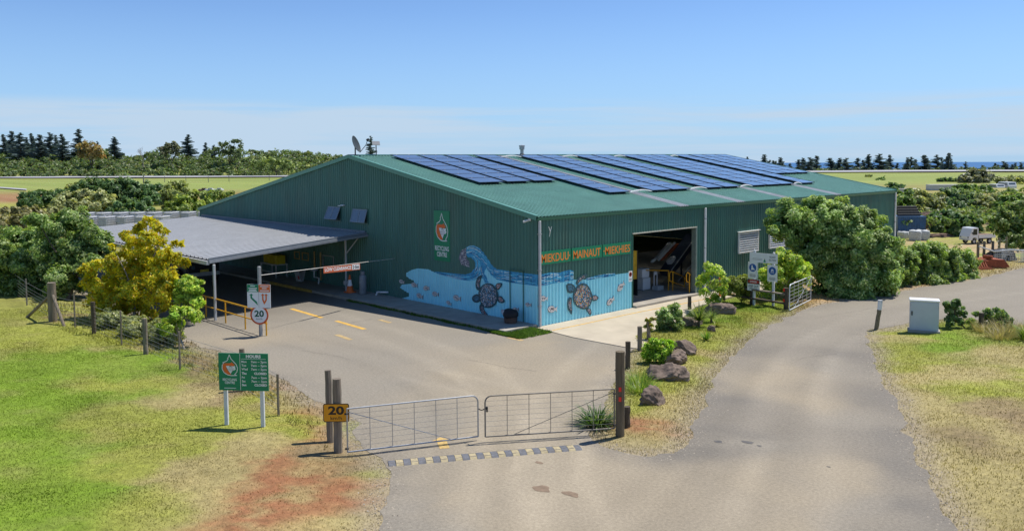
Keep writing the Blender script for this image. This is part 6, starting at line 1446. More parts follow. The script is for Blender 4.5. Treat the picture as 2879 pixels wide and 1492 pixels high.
# loose gravel along the edges of the seal
rg = np.random.default_rng(31); k = rg.integers(0, len(rb), 26000); P = rb[k]+rg.normal(size=(26000, 2))*.22; P = P[(np.hypot(P[:, 0]-CAM[0], P[:, 1]-CAM[1]) < 48) & ~((P[:, 0] < 1) & (P[:, 1] > -3))]
n = len(P); s_ = rg.uniform(.006, .026, n)*(rg.random(n)**.7+.3); z = np.maximum(gz_np(P[:, 0], P[:, 1]), .004); a = rg.uniform(0, 6.28, n)
T = np.array([(1, 0, 0), (-.5, .87, 0), (-.5, -.87, 0), (0, 0, 1.0)]); ca_, sa_ = np.cos(a), np.sin(a)
V = np.stack([np.column_stack([P[:, 0]+s_*(t[0]*ca_-t[1]*sa_), P[:, 1]+s_*(t[0]*sa_+t[1]*ca_), z+s_*t[2]*.8-.002]) for t in T], 1).reshape(-1, 3)
Fc = (np.arange(n)[:, None, None]*4+np.array([(0, 1, 3), (1, 2, 3), (2, 0, 3)])[None]).reshape(-1, 3); c = np.array((.27, .24, .20))*rg.uniform(.5, 1.5, n)[:, None]
tag(mesh_np('edge_gravel', V, Fc, col_mat('loose_gravel', fine=90, amt=.2, bump=.2), col=np.repeat(c, 4, 0)), 'loose gravel scattered along the road edges', 'gravel', kind='stuff')
# ------------------------------------------------------------------ distance: pines, woods, scrub, paddock things
PINEL = leaf_mat('pine_needles', .42, .7, (1.1, 1.1, .85), .15)
def pine_mesh(name, seed, dens=1.0, taper=1.0, gap=0.15):
    """unit-height araucaria: whorls of level branches with drooping tufts"""
    rg = np.random.default_rng(seed); V = []; Fc = []; C = []
    tiers = 26
    for i in range(tiers):
        t = (i+.5)/tiers; z = .12+.86*t; R = .20*taper*(1-t)**.72*(1+.25*rg.normal()*.5)+.012
        for j in range(rg.integers(6, 9)):
            if rg.random() < gap: continue
            a = rg.uniform(0, 2*pi); dx, dy = math.cos(a), math.sin(a); r = R*rg.uniform(.7, 1.15); zz = z+rg.uniform(-.012, .012); lift = .02+.10*t*r
            for s in range(3):
                t0, t1 = s/3+.04, (s+1)/3+.04; w = (.018+.026*(1-t))*(1.15-.3*s)
                p0 = np.array([dx*r*t0, dy*r*t0, zz+lift*t0]); p1 = np.array([dx*r*t1, dy*r*t1, zz+lift*t1-.006*s])
                for k in range(2):
                    side = np.array([-dy, dx, 0])*w if k == 0 else np.array([0, 0, w*.75])
                    b = len(V); V += [p0-side, p0+side, p1+side*.8, p1-side*.8]; Fc.append((b, b+1, b+2, b+3)); c = np.array((.16,.205,.205))*rg.uniform(.7, 1.5); C += [c]*4  # needle colour lifted to a pale blue-grey, painting in distance haze
    me_o = mesh_np(name, V, Fc, PINEL, col=np.array(C)); me = me_o.data; bpy.data.objects.remove(me_o); return me
PM = [pine_mesh('pine_crown', 1), pine_mesh('pine_crown', 2, taper=.8), pine_mesh('pine_crown', 3, taper=1.15, gap=.3), pine_mesh('pine_crown', 4, taper=.7, gap=.25)]
mb = MB().path([(0,0,-.02),(0,0,.5),(0,0,.99)], [.016,.010,.002], 6); tr_o = mb.build('pine_trunk', BARK); TRK = tr_o.data; bpy.data.objects.remove(tr_o)
def pine(px, ytop, depth, zb, label, group, v, wf=1.0):
    top = at(px, ytop, depth); h = top.z-zb
    t = empty('pine_tree', (top.x, top.y, zb), label, 'tree', group, rz=random.uniform(0, 6)); s = h*wf
    for nm, me in (('crown', PM[v]), ('trunk', TRK)):
        o = bpy.data.objects.new(nm, me); COL.objects.link(o); o.parent = t
    t.scale = (s, s, h)
LP_ = [(30,165,.8),(115,132,1),(200,150,1),(268,200,.8),(315,155,.8),(400,168,1.1),(500,148,.9),(565,175,.8),(625,163,.9),(795,112,.95),(985,238,.6),(1155,192,1.2),(1905,168,.95),(2085,250,.8),(2170,275,.7)]
for i, (x, y, w) in enumerate(LP_):
    q = Z1(x, y); pine(q[0], q[1], 432+8*math.sin(i*2.1), -1.0, 'dark pine on the left skyline, %s from the left' % ORD[i], 'pines on the left skyline', i % 4, w*1.75)
q = G5_ = (950+295*800/2576, 370+35*800/2576); pine(q[0], q[1], 520, -8, 'solitary slender pine rising behind the roof ridge by the satellite dish', 'pines beyond the roof', 2, 1.0)
RP = [(1290,112,.5),(1425,95,1),(1470,138,.7),(1500,142,.7),(1520,146,.7),(1555,118,1),(1580,150,.7),(1635,165,.6),(1705,133,.8),(1740,122,1),(1795,118,1),(1850,103,.8),(1960,122,1.2),(2035,123,1),(2090,123,1),(2180,122,.9)]
R2 = [G6(x, y)+(w,) for x, y, w in RP]+[Z8(x, y)+(w,) for x, y, w in ((170,100,.8),(225,43,.9),(335,40,1.05),(430,48,.8),(505,130,.7),(605,76,.8),(640,70,.8),(685,93,.8),(775,50,1.1),(820,140,.5),(900,48,.8),(945,73,.6),(1015,28,.8),(1040,93,.7),(1180,116,.5),(1350,150,.9),(1470,130,.7),(1500,148,.7),(1555,113,.9),(1590,140,.8),(1640,143,.8),(1675,128,.7),(1725,123,.7))]
NUM = ORD+['sixteenth','seventeenth','eighteenth','nineteenth','twentieth']+['twenty-'+o for o in ORD[:9]]+['thirtieth']+['thirty-'+o for o in ORD[:9]]
for i, (x, y, w) in enumerate(R2):
    far_ = 560 if i > 31 else 486+14*math.sin(i*1.7); pine(x, y, far_, -18 if i <= 31 else -24, 'dark pine against the sea on the right, %s from the left' % NUM[i], 'pines against the sea', (i*7) % 4, w*2.0)
# woods across the runway on the left: one far mass
def wood(name, prof, d0, d1, n, pal, wts, ln, seed, zf, s, base_y, label, rpx=(16, 30), zb=0):
    rg = np.random.default_rng(seed); L = []; prof = np.array(prof, float)
    for _ in range(n):
        x = rg.uniform(prof[0, 0], prof[-1, 0]); yt = np.interp(x, prof[:, 0], prof[:, 1]); t = rg.random()**.8; d = d0+(d1-d0)*(1-t)
        y = yt+(base_y-yt)*t; r = rg.uniform(*rpx)*s; y = max(y, yt+r/s*.7)
        P = at(*zf(x, y), d); rr_ = r*d/F_PX; L.append((P.x, P.y, P.z, rr_*1.3, rr_*1.3, rr_))
    V, Fc, C = crown_layer(L, ln, .7, pal, wts, rg, 20.0, .4, 0, (.5, 1.05), .9, 9e9)
    o = mesh_np(name, V, Fc, LEAF, col=C); tag(o, label, 'woods', kind='stuff')
WOODS = [(.055,.090,.034),(.085,.125,.042),(.125,.155,.062),(.10,.10,.055),(.045,.068,.036)]
pr = [(-60,350),(0,345),(150,345),(300,338),(450,320),(520,360),(620,372),(720,380),(850,330),(1000,330),(1100,320),(1200,360),(1320,395),(1450,385),(1600,340),(1720,285),(1820,300),(1880,400),(2000,370),(2100,330),(2250,300),(2400,320),(2520,330),(2700,335),(2900,330),(3100,345),(3250,365),(3400,385),(3700,392),(4300,400)]
wood('far_wood', pr, 392, 440, 900, WOODS, (3,4,2,1.4,2), .95, 7, Z1, s1, 600, 'mixed green woods beyond the runway on the left', (26, 52))
def far_tree(name, label, zf, s, L, depth, pal, wts, seed, zb, ln=.9, trunk_r=.3, k=4.0, group=None, gap=0):
    lm = lobes(zf, s, L, depth, depth*.006, seed); c = np.mean(np.array(lm)[:, :3], 0)
    return plant(name, label, 'tree', (c[0], c[1], zb), lm, ln, .7, pal, wts, seed, trunk_r, group, k=k, gap=gap, core=True)
far_tree('autumn_tree', 'orange topped tree on the left skyline under the tallest pine', Z1, s1, [(800,300,40),(870,280,45),(940,285,45),(900,330,60),(990,320,45),(1010,370,45),(830,370,50),(930,390,60),(1040,400,30)], 405, [(.19,.15,.055),(.27,.155,.055),(.13,.12,.05)], (4,3,3), 501, 0)
far_tree('umbrella_tree', 'flat topped tree standing clear of the woods, right of the tall pine', Z1, s1, [(2380,245,35),(2420,255,40),(2300,270,35),(2260,300,40),(2200,330,40),(2350,310,40),(2440,300,30),(2280,350,45),(2230,270,25),(2360,360,40),(2420,370,40)], 408, [(.06,.085,.04),(.095,.115,.05)], (3,2), 502, 0, gap=.2)
far_tree('umbrella_tree', 'dark dome topped tree on the skyline left of the tall pine', Z1, s1, [(1700,290,40),(1760,285,45),(1640,320,40),(1720,330,50),(1800,310,45),(1660,370,45),(1780,360,50)], 410, [(.075,.085,.045),(.11,.12,.06),(.14,.13,.08)], (3,2,2), 503, 0)
# bare grey tree
b = at(*Z1(1450, 420), 405); rn = random.Random(4); t = empty('bare_tree', (b.x, b.y, 0), 'leafless pale grey tree poking out of the woods', 'tree'); mb = MB()
def twig(p, d, l, r, k):
    q = p+d*l; mb.path([p, q], [r, r*.6], 5, False)
    if k > 0:
        for _ in range(3): twig(q, (d+Vector((rn.uniform(-.6,.6), rn.uniform(-.6,.6), rn.uniform(-.15,.35)))).normalized(), l*rn.uniform(.6,.85), r*.55, k-1)
twig(Vector((b.x, b.y, 0)), Vector((0,0,1)), 6.0, .35, 0); mb2 = mb; mb2.build('trunk', BARKP, t); mb = MB(); twig(Vector((b.x, b.y, 6.0)), Vector((.05,.05,1)).normalized(), 2.6, .22, 4); mb.build('branches', BARKP, t)
far_tree('domed_shrubbery', 'pale green domed tree in front of the woods right of centre', Z2, 600/2503, [(900,260,60),(1000,245,65),(1100,240,65),(1200,240,65),(1300,250,65),(1400,265,50),(950,310,50),(1080,310,60),(1240,310,60),(1350,310,45)], 388, [(.15,.19,.065),(.20,.23,.09),(.09,.13,.04)], (3,2,2), 504, 0)
def skirt(lm):
    out = list(lm)
    for x, y, z, a, b, c in lm:
        g = float(hgt(x, y)); z2 = z-c*1.5
        while z2 > g-.2*c: out.append((x, y, z2, a, b, c)); z2 -= c*1.5
    return out
# scrub between the shed and the runway on the left
MIDB = [('dark spreading bush at the far left of the mid scrub', [(240,800,60),(330,790,60),(430,780,60),(520,790,60),(620,770,60),(270,850,55),(380,860,60),(480,850,60),(300,890,35)], 128, DG, (4,3,1,.3)),
 ('large dark glossy bush behind the olive one', [(760,730,70),(880,700,80),(1000,690,90),(1120,690,90),(1250,700,90),(1380,710,80),(1500,720,75),(1600,720,60),(950,770,80),(1150,780,100),(1350,790,100),(1500,800,80),(1600,830,60),(1300,870,80),(1480,870,70),(1250,660,50)], 135, DG, (4,4,1,.3)),
 ('pale olive flowering bush in front of the dark ones', [(560,880,70),(620,850,70),(700,810,80),(800,790,80),(900,800,90),(1000,810,90),(1080,830,70),(700,900,90),(850,900,100),(980,910,90),(1100,890,60),(540,950,70),(620,960,60)], 108, OLV+[(.33,.34,.17)], (3,4,3,1,2)),
 ('round yellow-green bush at the right end of the mid scrub', [(1700,720,55),(1770,690,60),(1840,700,60),(1880,740,45),(1730,780,60),(1810,790,60),(1660,760,40)], 122, [(.15,.175,.06),(.21,.23,.085),(.08,.105,.035)], (3,2,2)),
 ('dull pale scrub on top of the dark bush', [(720,700,40),(800,690,40),(880,680,35),(680,730,30),(1290,650,35),(1240,640,30)], 140, OLV, (2,3,2,1)),
 ('dark low bush just behind the tank stack', [(1200,900,60),(1320,910,70),(1430,920,70),(1520,950,50),(1250,970,60),(1380,980,60),(1120,950,50)], 100, DG, (4,3,1,.3)),
 ('broad light green bush against the left roof edge', [(1750,900,70),(1850,840,80),(1950,830,80),(2050,810,80),(2150,800,70),(2250,790,60),(2330,780,45),(1800,960,70),(1900,930,80),(2020,900,70),(1700,960,50),(2120,850,60)], 92, [(.13,.175,.04),(.19,.23,.06),(.07,.115,.025),(.27,.30,.11)], (3,3,2,1)),
 ('grey-brown scrub at the left edge above the rounded trees', [(60,960,60),(160,950,60),(260,945,60),(350,940,55),(60,1030,60),(160,1030,60),(260,1020,55),(30,1090,50),(400,960,45)], 80, [(.16,.155,.075),(.22,.20,.11),(.11,.12,.05)], (3,2,2))]
for i, (lab, L, dd, pal, wts) in enumerate(MIDB):
    lm = lobes(Z1, s1, L, dd, 1.6, 600+i, .95, 5.0); lm = skirt(lm); c = np.mean(np.array(lm)[:, :3], 0); plant('scrub_bush', lab, 'bush', (c[0], c[1], float(hgt(c[0], c[1]))), lm, .42 if dd > 100 else .34, .6, pal, wts, 600+i, .12, 'scrub bushes on the left', trunk='stem', leafname='foliage', k=9)
# scrub and trees on the right behind the truck yard
RB = [('dark bush highest in the middle of the right scrub', [(1000,440,60),(1080,470,60),(1150,500,60),(1220,480,60),(1060,540,60),(1150,580,70),(1240,560,60),(1000,520,50)], 128),
 ('grey-green bush left of the dark middle one', [(700,440,60),(780,460,60),(860,480,60),(930,470,50),(740,520,60),(840,540,60),(920,550,50),(680,500,50),(620,560,50),(700,580,50),(780,610,50)], 118),
 ('bush beside the shed corner above the blue container', [(520,440,40),(560,480,50),(520,540,50),(600,500,50),(640,440,50),(560,580,45),(640,600,40),(600,420,35)], 112),
 ('leafy bush above the truck cab', [(1000,640,60),(1080,680,60),(1000,720,60),(920,700,55),(1160,700,50),(1080,740,45),(880,650,45),(1240,700,50),(1300,720,45)], 98),
 ('dark tall bush right of the middle of the scrub', [(1330,480,60),(1400,500,60),(1470,480,60),(1350,560,60),(1450,570,60),(1300,600,60),(1400,640,60),(1280,530,50)], 122),
 ('pale flowering bush along the container tops', [(1100,390,45),(1180,380,45),(1260,380,45),(1340,390,45),(1150,430,45),(1260,430,45),(1050,410,35),(1400,400,35)], 165),
 ('grey feathery tree beyond the white containers', [(1180,270,45),(1240,240,50),(1300,240,55),(1360,260,55),(1420,280,45),(1200,310,45),(1290,310,55),(1380,320,50),(1130,300,35),(1260,210,30)], 215),
 ('dark bush far right behind the parked vehicles', [(1500,300,45),(1560,310,45),(1640,300,50),(1710,310,50),(1760,330,45),(1700,370,50),(1760,390,50),(1690,430,50),(1750,470,50)], 200),
 ('lime green bush above the right edge tree', [(1560,500,55),(1640,500,55),(1700,480,55),(1600,560,50),(1500,550,45),(1540,610,45),(1680,550,50)], 112),
 ('green hedge row in front of the grey feathery tree', [(930,310,30),(980,305,30),(1040,310,30),(1090,310,30),(1140,320,30)], 222),
 ('small round bush alone in the paddock, left one', [(210,272,22),(235,270,22),(222,285,18)], 290),
 ('small round bush alone in the paddock, right one', [(325,310,30),(360,315,30),(345,330,25),(365,290,20)], 250),
 ('olive bush behind the far roof end', [(440,360,40),(490,370,40),(540,370,35),(480,400,35)], 170)]
for i, (lab, L, dd) in enumerate(RB):
    pal = (DG, OLV, PIT)[i % 3] if i != 6 else [(.12,.13,.085),(.17,.17,.12),(.09,.10,.06)]; lm = lobes(Z8, s8, L, dd, 1.5, 700+i, .95, 6.0); lm = skirt(lm); c = np.mean(np.array(lm)[:, :3], 0); plant('scrub_bush', lab, 'bush', (c[0], c[1], float(hgt(c[0], c[1]))), lm, .45 if dd < 150 else .75, .6, pal, (3,4,2,1)[:len(pal)], 700+i, .12, 'scrub on the right', trunk='stem', leafname='foliage', k=8, gap=.05)
far_fill = [(480,430),(700,420),(900,430),(1100,400),(1300,400),(1500,400),(1757,380),(1900,380)]
wood('low_scrub', far_fill, 96, 165, 260, [(.07,.115,.035),(.11,.15,.05),(.15,.18,.075)], (3,3,2), .5, 17, Z8, s8, 720, 'tangled low scrub filling the hollow behind the truck yard', (30, 50))
# right edge tree
Lt = [(1560,640,75),(1650,600,75),(1740,560,80),(1450,720,60),(1540,740,70),(1640,700,80),(1740,680,80),(1430,770,40),(1500,800,50),(1600,810,80),(1700,800,90),(1780,760,80),(1560,880,60),(1660,890,80),(1760,880,80),(1620,950,50),(1720,950,60),(1800,640,70),(1820,850,80)]
lm = lobes(Z8, s8, Lt, 70, .8, 51, .95, 1.5); c = np.mean(np.array(lm)[:, :3], 0)
plant('edge_tree', 'pale flowering green tree at the right edge beside the white truck', 'tree', (c[0], c[1], float(hgt(c[0], c[1]))), lm, .24, .5, PIT+[(.26,.29,.17)], (3,4,3,2,2), 801, .16, k=9)

# ------------------------------------------------------------------ tanks behind the carport
CAGE = mat('tank_cage', (.42,.43,.45), rough=.45, metal=.4, var=.15); TANK = mat('tank_plastic', (.62,.63,.64), rough=.5, var=.1, dirt=.2); TANKB = mat('tank_blue', (.12,.22,.42), rough=.5, var=.1)
def tote():
    r = empty('caged_tank', (0,0,0)); MB().cbox((0,0,.62), (.96,1.14,.92), .06).build('bottle', TANK, r); MB().box(-.5,.5,-.6,.6,.02,.14).build('pallet', DARK, r)
    for z in (.22,.42,.62,.82,1.02,1.12):
        h = MB()
        for a, b in (((-.5,-.6),(.5,-.6)),((.5,-.6),(.5,.6)),((.5,.6),(-.5,.6)),((-.5,.6),(-.5,-.6))): h.tube((*a,z),(*b,z),.016,n=4)
        h.build('hoop', CAGE, r)
    u = MB()
    for i in range(7):
        x = -.5+i/6
        for y in (-.6,.6): u.tube((x,y,.14),(x,y,1.12),.012,n=4)
    for i in range(1,8):
        y = -.6+1.2*i/8
        for x in (-.5,.5): u.tube((x,y,.14),(x,y,1.12),.012,n=4)
    u.build('bars', CAGE, r)['kind'] = 'stuff'; MB().lathe([(.11,1.08),(.11,1.13),(.02,1.14)],(0,0,0),12).build('cap', DARK, r); return r
tp = tote(); first = True; cnt = 0
rowdir = Vector((1, .12, 0)).normalized()
for row, (x0, dd, n, yt) in enumerate(((250, 74, 5, 612), (245, 80, 8, 607.5))):
    o0 = at(x0, yt, dd)
    for i in range(n):
        for lev in range(2):
            o = tp if first else copy_tree(tp); first = False; p = o0+Vector((_r0[0],_r0[1],0))*(i*1.62)+Vector((-_f2[0]*.0,0,0)); base_z = float(hgt(p.x,p.y)); zt = base_z+lev*1.14
            o.location = (p.x, p.y, zt); o.rotation_euler = (0,0,.45)
            tag(o, 'white caged tank, %s layer, %s from the left, %s row behind carport' % (('lower','upper')[lev], ORD[i], ('front','back')[row]), 'tank', 'caged tanks behind the carport')

# ------------------------------------------------------------------ truck yard on the right
WP = mat('truck_white', (.72,.73,.74), rough=.3, var=.03, spec=.5)
tb = Gh(2379+1185/3.514, 420+932/3.514); te = Gh(2379+1470/3.514, 420+930/3.514); tz = float(hgt(tb.x,tb.y))
ctr = (tb+te)/2; r = empty('white_utility_truck', (0,0,0), 'small white cab-over tray truck parked on the dirt yard', 'truck')
cabp = [(0,.42),(0,.80),(.06,.95),(.32,1.62),(.40,1.72),(1.05,1.74),(1.12,1.68),(1.14,.42),(.98,.42),(.93,.60),(.80,.70),(.55,.70),(.42,.60),(.37,.42)]
def side_prism(pl, y0, y1, nm, m, par, ): return MB().prism([(p,q) for p,q in pl],(0,y1,0),(1,0,0),(0,0,1),y1-y0).build(nm,m,par,recalc=True)
side_prism(cabp,-.70,.70,'cab',WP,r)
for y in (-.703,.70): MB().prism([(.40,.98),(.50,1.52),(.58,1.58),(.98,1.58),(.98,.98)],(0,y+.003,0),(1,0,0),(0,0,1),.003).build('side_window',mat('dark_glass',(.02,.025,.03),rough=.15,spec=.4),r,recalc=True)
MB().add([(.075,-.6,.97),(.075,.6,.97),(.31,.55,1.57),(.31,-.55,1.57)],[(0,1,2,3)]).build('windscreen',GLASS,r); MB().box(1.142,1.147,-.5,.5,1.15,1.58).build('rear_window',GLASS,r)
MB().box(1.18,3.30,-.70,.70,.66,.72).build('tray_floor',WP,r)
for y in (-.72,.70): MB().box(1.18,3.30,y,y+.02,.62,.98).build('tray_side',WP,r)
MB().box(3.28,3.305,-.69,.69,.62,.98).build('tailgate',WP,r); MB().box(1.10,3.2,-.35,.35,.45,.64).build('chassis',DARK,r)
for x in (.66,2.62):
    for y in (-.66,.50):
        w=MB().tube((x,y,.28),(x,y+.16,.28),.28,n=20).build('wheel',BLACK,r); MB().tube((x,y-.004,.28),(x,y+.164,.28),.15,n=14).build('rim',PALE,w)
for y in (-.52,.52): MB().lathe([(.09,0),(.08,.02),(.001,.03)],(-.002,y,.72),12,(0,1,0),(0,0,1),(-1,0,0)).build('headlight',GLASS,r)
MB().box(-.05,.0,-.66,.66,.40,.52).build('bumper',PALE,r)
for y in (-.80,.72): MB().box(.30,.36,y,y+.08,1.10,1.26).build('mirror',DARK,r)
MB().box(1.20,3.26,-.69,.69,.725,.95).build('load',mat('dirt_load',(.20,.12,.07),rough=.95,var=.4),r)
dv = te-tb; dv=Vector((_r0[0],_r0[1],0))*.97+Vector((_f2[0],_f2[1],0))*.24; r.rotation_euler=(0,0,math.atan2(dv.y,dv.x)); r.location=(tb.x-dv.normalized().x*.25,tb.y-dv.normalized().y*.25,tz+.02)
r.location.z = float(hgt(ctr.x,ctr.y))+.01
# blue container with pipes on top, bulk bags, spoil heap
CONT=mat('container_blue',(.035,.10,.22),rough=.5,var=.2,scale=3,dirt=.3)
def container(cx,cy,rz,ln,w,h,m,label,zb,group=None,rib=.28):
    r=empty('shipping_container',(cx,cy,zb),label,'container',group,rz=rz); off=Vector((cx,cy,zb)); mb=MB()
    n=int(ln/rib)
    for sgn in (-1,1):
        V=[];k=0
        for i in range(n):
            x0=-ln/2+ln*i/n
            for dx,o in ((0,0),(.35,0),(.5,.035),(.85,.035)): V+=[(x0+dx*ln/n,sgn*(w/2-.04+o),.12),(x0+dx*ln/n,sgn*(w/2-.04+o),h-.08)]
        V+=[(ln/2,sgn*(w/2-.04),.12),(ln/2,sgn*(w/2-.04),h-.08)]; mb.add([tuple(np.array(v)+np.array(off)) for v in V],[(2*i,2*i+2,2*i+3,2*i+1) for i in range(len(V)//2-1)])
    mb.build('side_panel',m,r); o=off
    MB().box(o.x-ln/2,o.x+ln/2,o.y-w/2,o.y+w/2,o.z+h-.08,o.z+h).build('roof',m,r); MB().box(o.x-ln/2,o.x+ln/2,o.y-w/2,o.y+w/2,o.z,o.z+.12).build('base',DARK,r)
    for sx in (-1,1): MB().box(o.x+sx*ln/2-(.06 if sx>0 else 0),o.x+sx*ln/2+(.06 if sx<0 else 0),o.y-w/2,o.y+w/2,o.z+.12,o.z+h-.081).build('end_panel',mat('container_rust',(.10,.06,.05),rough=.8,var=.4) if sx>0 else m,r)
    return r
p=at(2379+612/3.514,420+848/3.514,97); cz=float(hgt(p.x,p.y)); ca=math.atan2(_r0[1],_r0[0])
container(p.x,p.y,ca-.12,3.0+.1,2.4,2.45,CONT,'faded blue shipping container beside the far shed corner',cz)
top=cz+2.45
for i,(dx,dz,ln,rd,lab) in enumerate(((-.55,.16,2.6,.16,'lowest in front'),(-.35,.44,2.5,.15,'second row'),(-.2,.72,2.4,.15,'third row'),(-.1,1.0,2.3,.14,'topmost'))):
    a=Vector((p.x,p.y,top+dz))+Vector(_r0)*(-1.45)+Vector((_f2[0],_f2[1],0))*(i*.12-.4); o=MB().tube(a,a+Vector(_r0)*ln,rd,n=12).build('dark_pipe',mat('pipe_charcoal',(.05,.05,.05),rough=.8,var=.4),base=a); tag(o,'dark culvert pipe stacked on the blue container, '+lab,'pipe','pipes on the container')
BAG=mat('bulk_bag_cloth',(.50,.52,.52),rough=.85,var=.25,scale=6,bump=.6); BAGG=mat('bulk_bag_green',(.28,.42,.38),rough=.8,var=.25,scale=4)
def bag(cx,cy,z,s,m,label,seed):
    rg=np.random.default_rng(seed); bm=bmesh.new(); bmesh.ops.create_cube(bm,size=1.0); bmesh.ops.subdivide_edges(bm,edges=bm.edges,cuts=5,use_grid_fill=True)
    for v in bm.verts:
        c=v.co; k=1+.10*math.cos(c.z*2.6); c.x*=k; c.y*=k; c.z+=.5; v.co=Vector((c.x+.03*math.sin(9*c.z+seed),c.y+.03*math.sin(8*c.x+seed*2),c.z+.05*math.sin(7*c.x)*math.cos(6*c.y)*(c.z>.9)))*s
    me=bpy.data.meshes.new('bulk_bag'); bm.to_mesh(me); bm.free(); me.materials.append(m); me.polygons.foreach_set('use_smooth',[True]*len(me.polygons)); o=bpy.data.objects.new('bulk_bag',me); COL.objects.link(o); o.location=(cx,cy,z); o.rotation_euler=(0,0,.3*seed); tag(o,label,'bulk bag','bulk bags at the container')
for i,(zx,zy,dd,s,m,lab) in enumerate(((680,900,76,1.12,BAG,'grey woven bulk bag, left of the front pair'),(755,895,76.5,1.1,BAG,'grey woven bulk bag, right of the front pair'),(600,850,82,1.0,BAGG,'greenish slumped bulk bag behind the front pair'),(560,880,79,.8,BAG,'small pale bulk bag lying by the shed corner'))):
    p=Gh(2379+zx/3.514,420+zy/3.514); bag(p.x,p.y,float(hgt(p.x,p.y)),s,m,lab,i+1)
def heap(zx,zy,dd,rx,ry,rz,m,name,label,seed):
    p=Gh(2379+zx/3.514,420+zy/3.514); rg=np.random.default_rng(seed); bm=bmesh.new(); bmesh.ops.create_icosphere(bm,subdivisions=5,radius=1.0)
    for v in bm.verts:
        c=np.array(v.co); f=1+.5*(fbm(np.array([c[0]*3+seed]),np.array([c[1]*3+c[2]*2]),1.3,4,seed)[0]-.5); v.co=Vector((c[0]*rx*f,c[1]*ry*f,c[2]*rz*f))
    me=bpy.data.meshes.new(name); bm.to_mesh(me); bm.free(); me.materials.append(m); o=bpy.data.objects.new(name,me); COL.objects.link(o); o.location=(p.x,p.y,float(hgt(p.x,p.y))-.05); o.rotation_euler=(0,0,ca); return tag(o,label,'heap')
SOIL=mat('spoil',(.15,.10,.075),rough=.95,var=.5,scale=3,bump=1.0,bscale=4)
heap(830,770,98,4.2,2.0,2.0,SOIL,'spoil_heap','brown heap of spoil and branches right of the blue container',3); heap(880,860,86,2.5,1.0,.4,SOIL,'spoil_heap','low brown mound in front of the spoil heap',5)
heap(1525,1100,56,1.0,.8,.85,BLACK,'covered_mound','black covered mound behind the orange grapple',6)
# orange grapple rake lying on the verge
p=at(2379+1370/3.514,420+1165/3.514,52.5); gzv=float(hgt(p.x,p.y)); r=empty('grapple_rake',(p.x,p.y,gzv),'rusty orange toothed grapple bucket lying on the roadside','grapple'); X=Vector(_r0).normalized(); Yv=Vector((-X.y,X.x,0)); o=Vector((p.x,p.y,gzv)); ORS=mat('rusty_orange',(.30,.075,.03),rough=.75,var=.35,scale=8)
MB().prism([(-.2,.05),(.9,.05),(1.35,.10),(1.0,.55),(.2,.60),(-.2,.45)],o+Yv*.9,X,UZ,1.3).build('bucket',ORS,r,recalc=True)
for i in range(6):
    a=o-X*.1-Yv*.5+X*(i*.18-.55)+Yv*(.2*i*.3); MB().path([a+UZ*.50,a-X*.45+UZ*.45-Yv*.1,a-X*.5+UZ*.15-Yv*.5,a-X*.2+UZ*.05-Yv*.8],[.05,.05,.045,.02],6).build('tine',ORS,r)
MB().box(o.x-.1,o.x+.4,o.y-.1,o.y+.15,o.z+.6,o.z+.8).build('mount',ORS,r)
# yard fence posts and netting on the right, pale netting pile
r=empty('yard_fence',at(2379+1440/3.514,420+1060/3.514,56.5),'old timber post fence with sagging netting in front of the truck','fence'); r.location.z=float(hgt(r.location.x,r.location.y)); pp=[]
for zx,zt,zb,dd in ((1300,965,1090,56.5),(1360,950,1060,57),(1445,945,1085,57),(1510,940,1010,60),(1580,940,1020,62)):
    q=at(2379+zx/3.514,420+zb/3.514,dd); z0=float(hgt(q.x,q.y)); rough_post(MB(),(q.x,q.y,z0),1.25,.09,8,seed=zx).build('post',WOOD,r); pp.append(Vector((q.x,q.y,z0)))
for a,b in zip(pp[:-1],pp[1:]):
    for z in (.4,.8,1.1): MB().path([a+UZ*z,(a+b)/2+UZ*(z-.1),b+UZ*z],.012,4).build('wire',WIREM,r)
NETM=mat('pale_netting',(.55,.57,.58),rough=.8,var=.3)
q=at(2379+1700/3.514,420+1070/3.514,55); z0=float(hgt(q.x,q.y)); r=empty('netting_pile',(q.x,q.y,z0),'pile of pale netting and cages at the right picture edge','netting'); 
for i in range(5):
    m_=MB(); xo=(-1.2,-.5,.2,.8,1.5)[i]; c=Vector((q.x,q.y,z0))+X*xo+Yv*(.3*(i%2))
    for k in range(8):
        m_.tube(c+X*(-.4+.8*k/7)+UZ*.02,c+X*(-.4+.8*k/7)+UZ*(.8+.15*math.sin(i*2)),.012,n=4); m_.tube(c-X*.4+UZ*(.05+.11*k),c+X*.4+UZ*(.05+.11*k),.012,n=4)
    m_.build('mesh_panel',NETM,r)['kind']='stuff'
MB().path([Vector((q.x,q.y,z0))-X*2.6+UZ*1.1,Vector((q.x,q.y,z0))-X*1.6+UZ*.75,Vector((q.x,q.y,z0))-X*.6+UZ*.85,Vector((q.x,q.y,z0))+X*.6+UZ*.8],.05,6).build('rolled_edge',NETM,r)
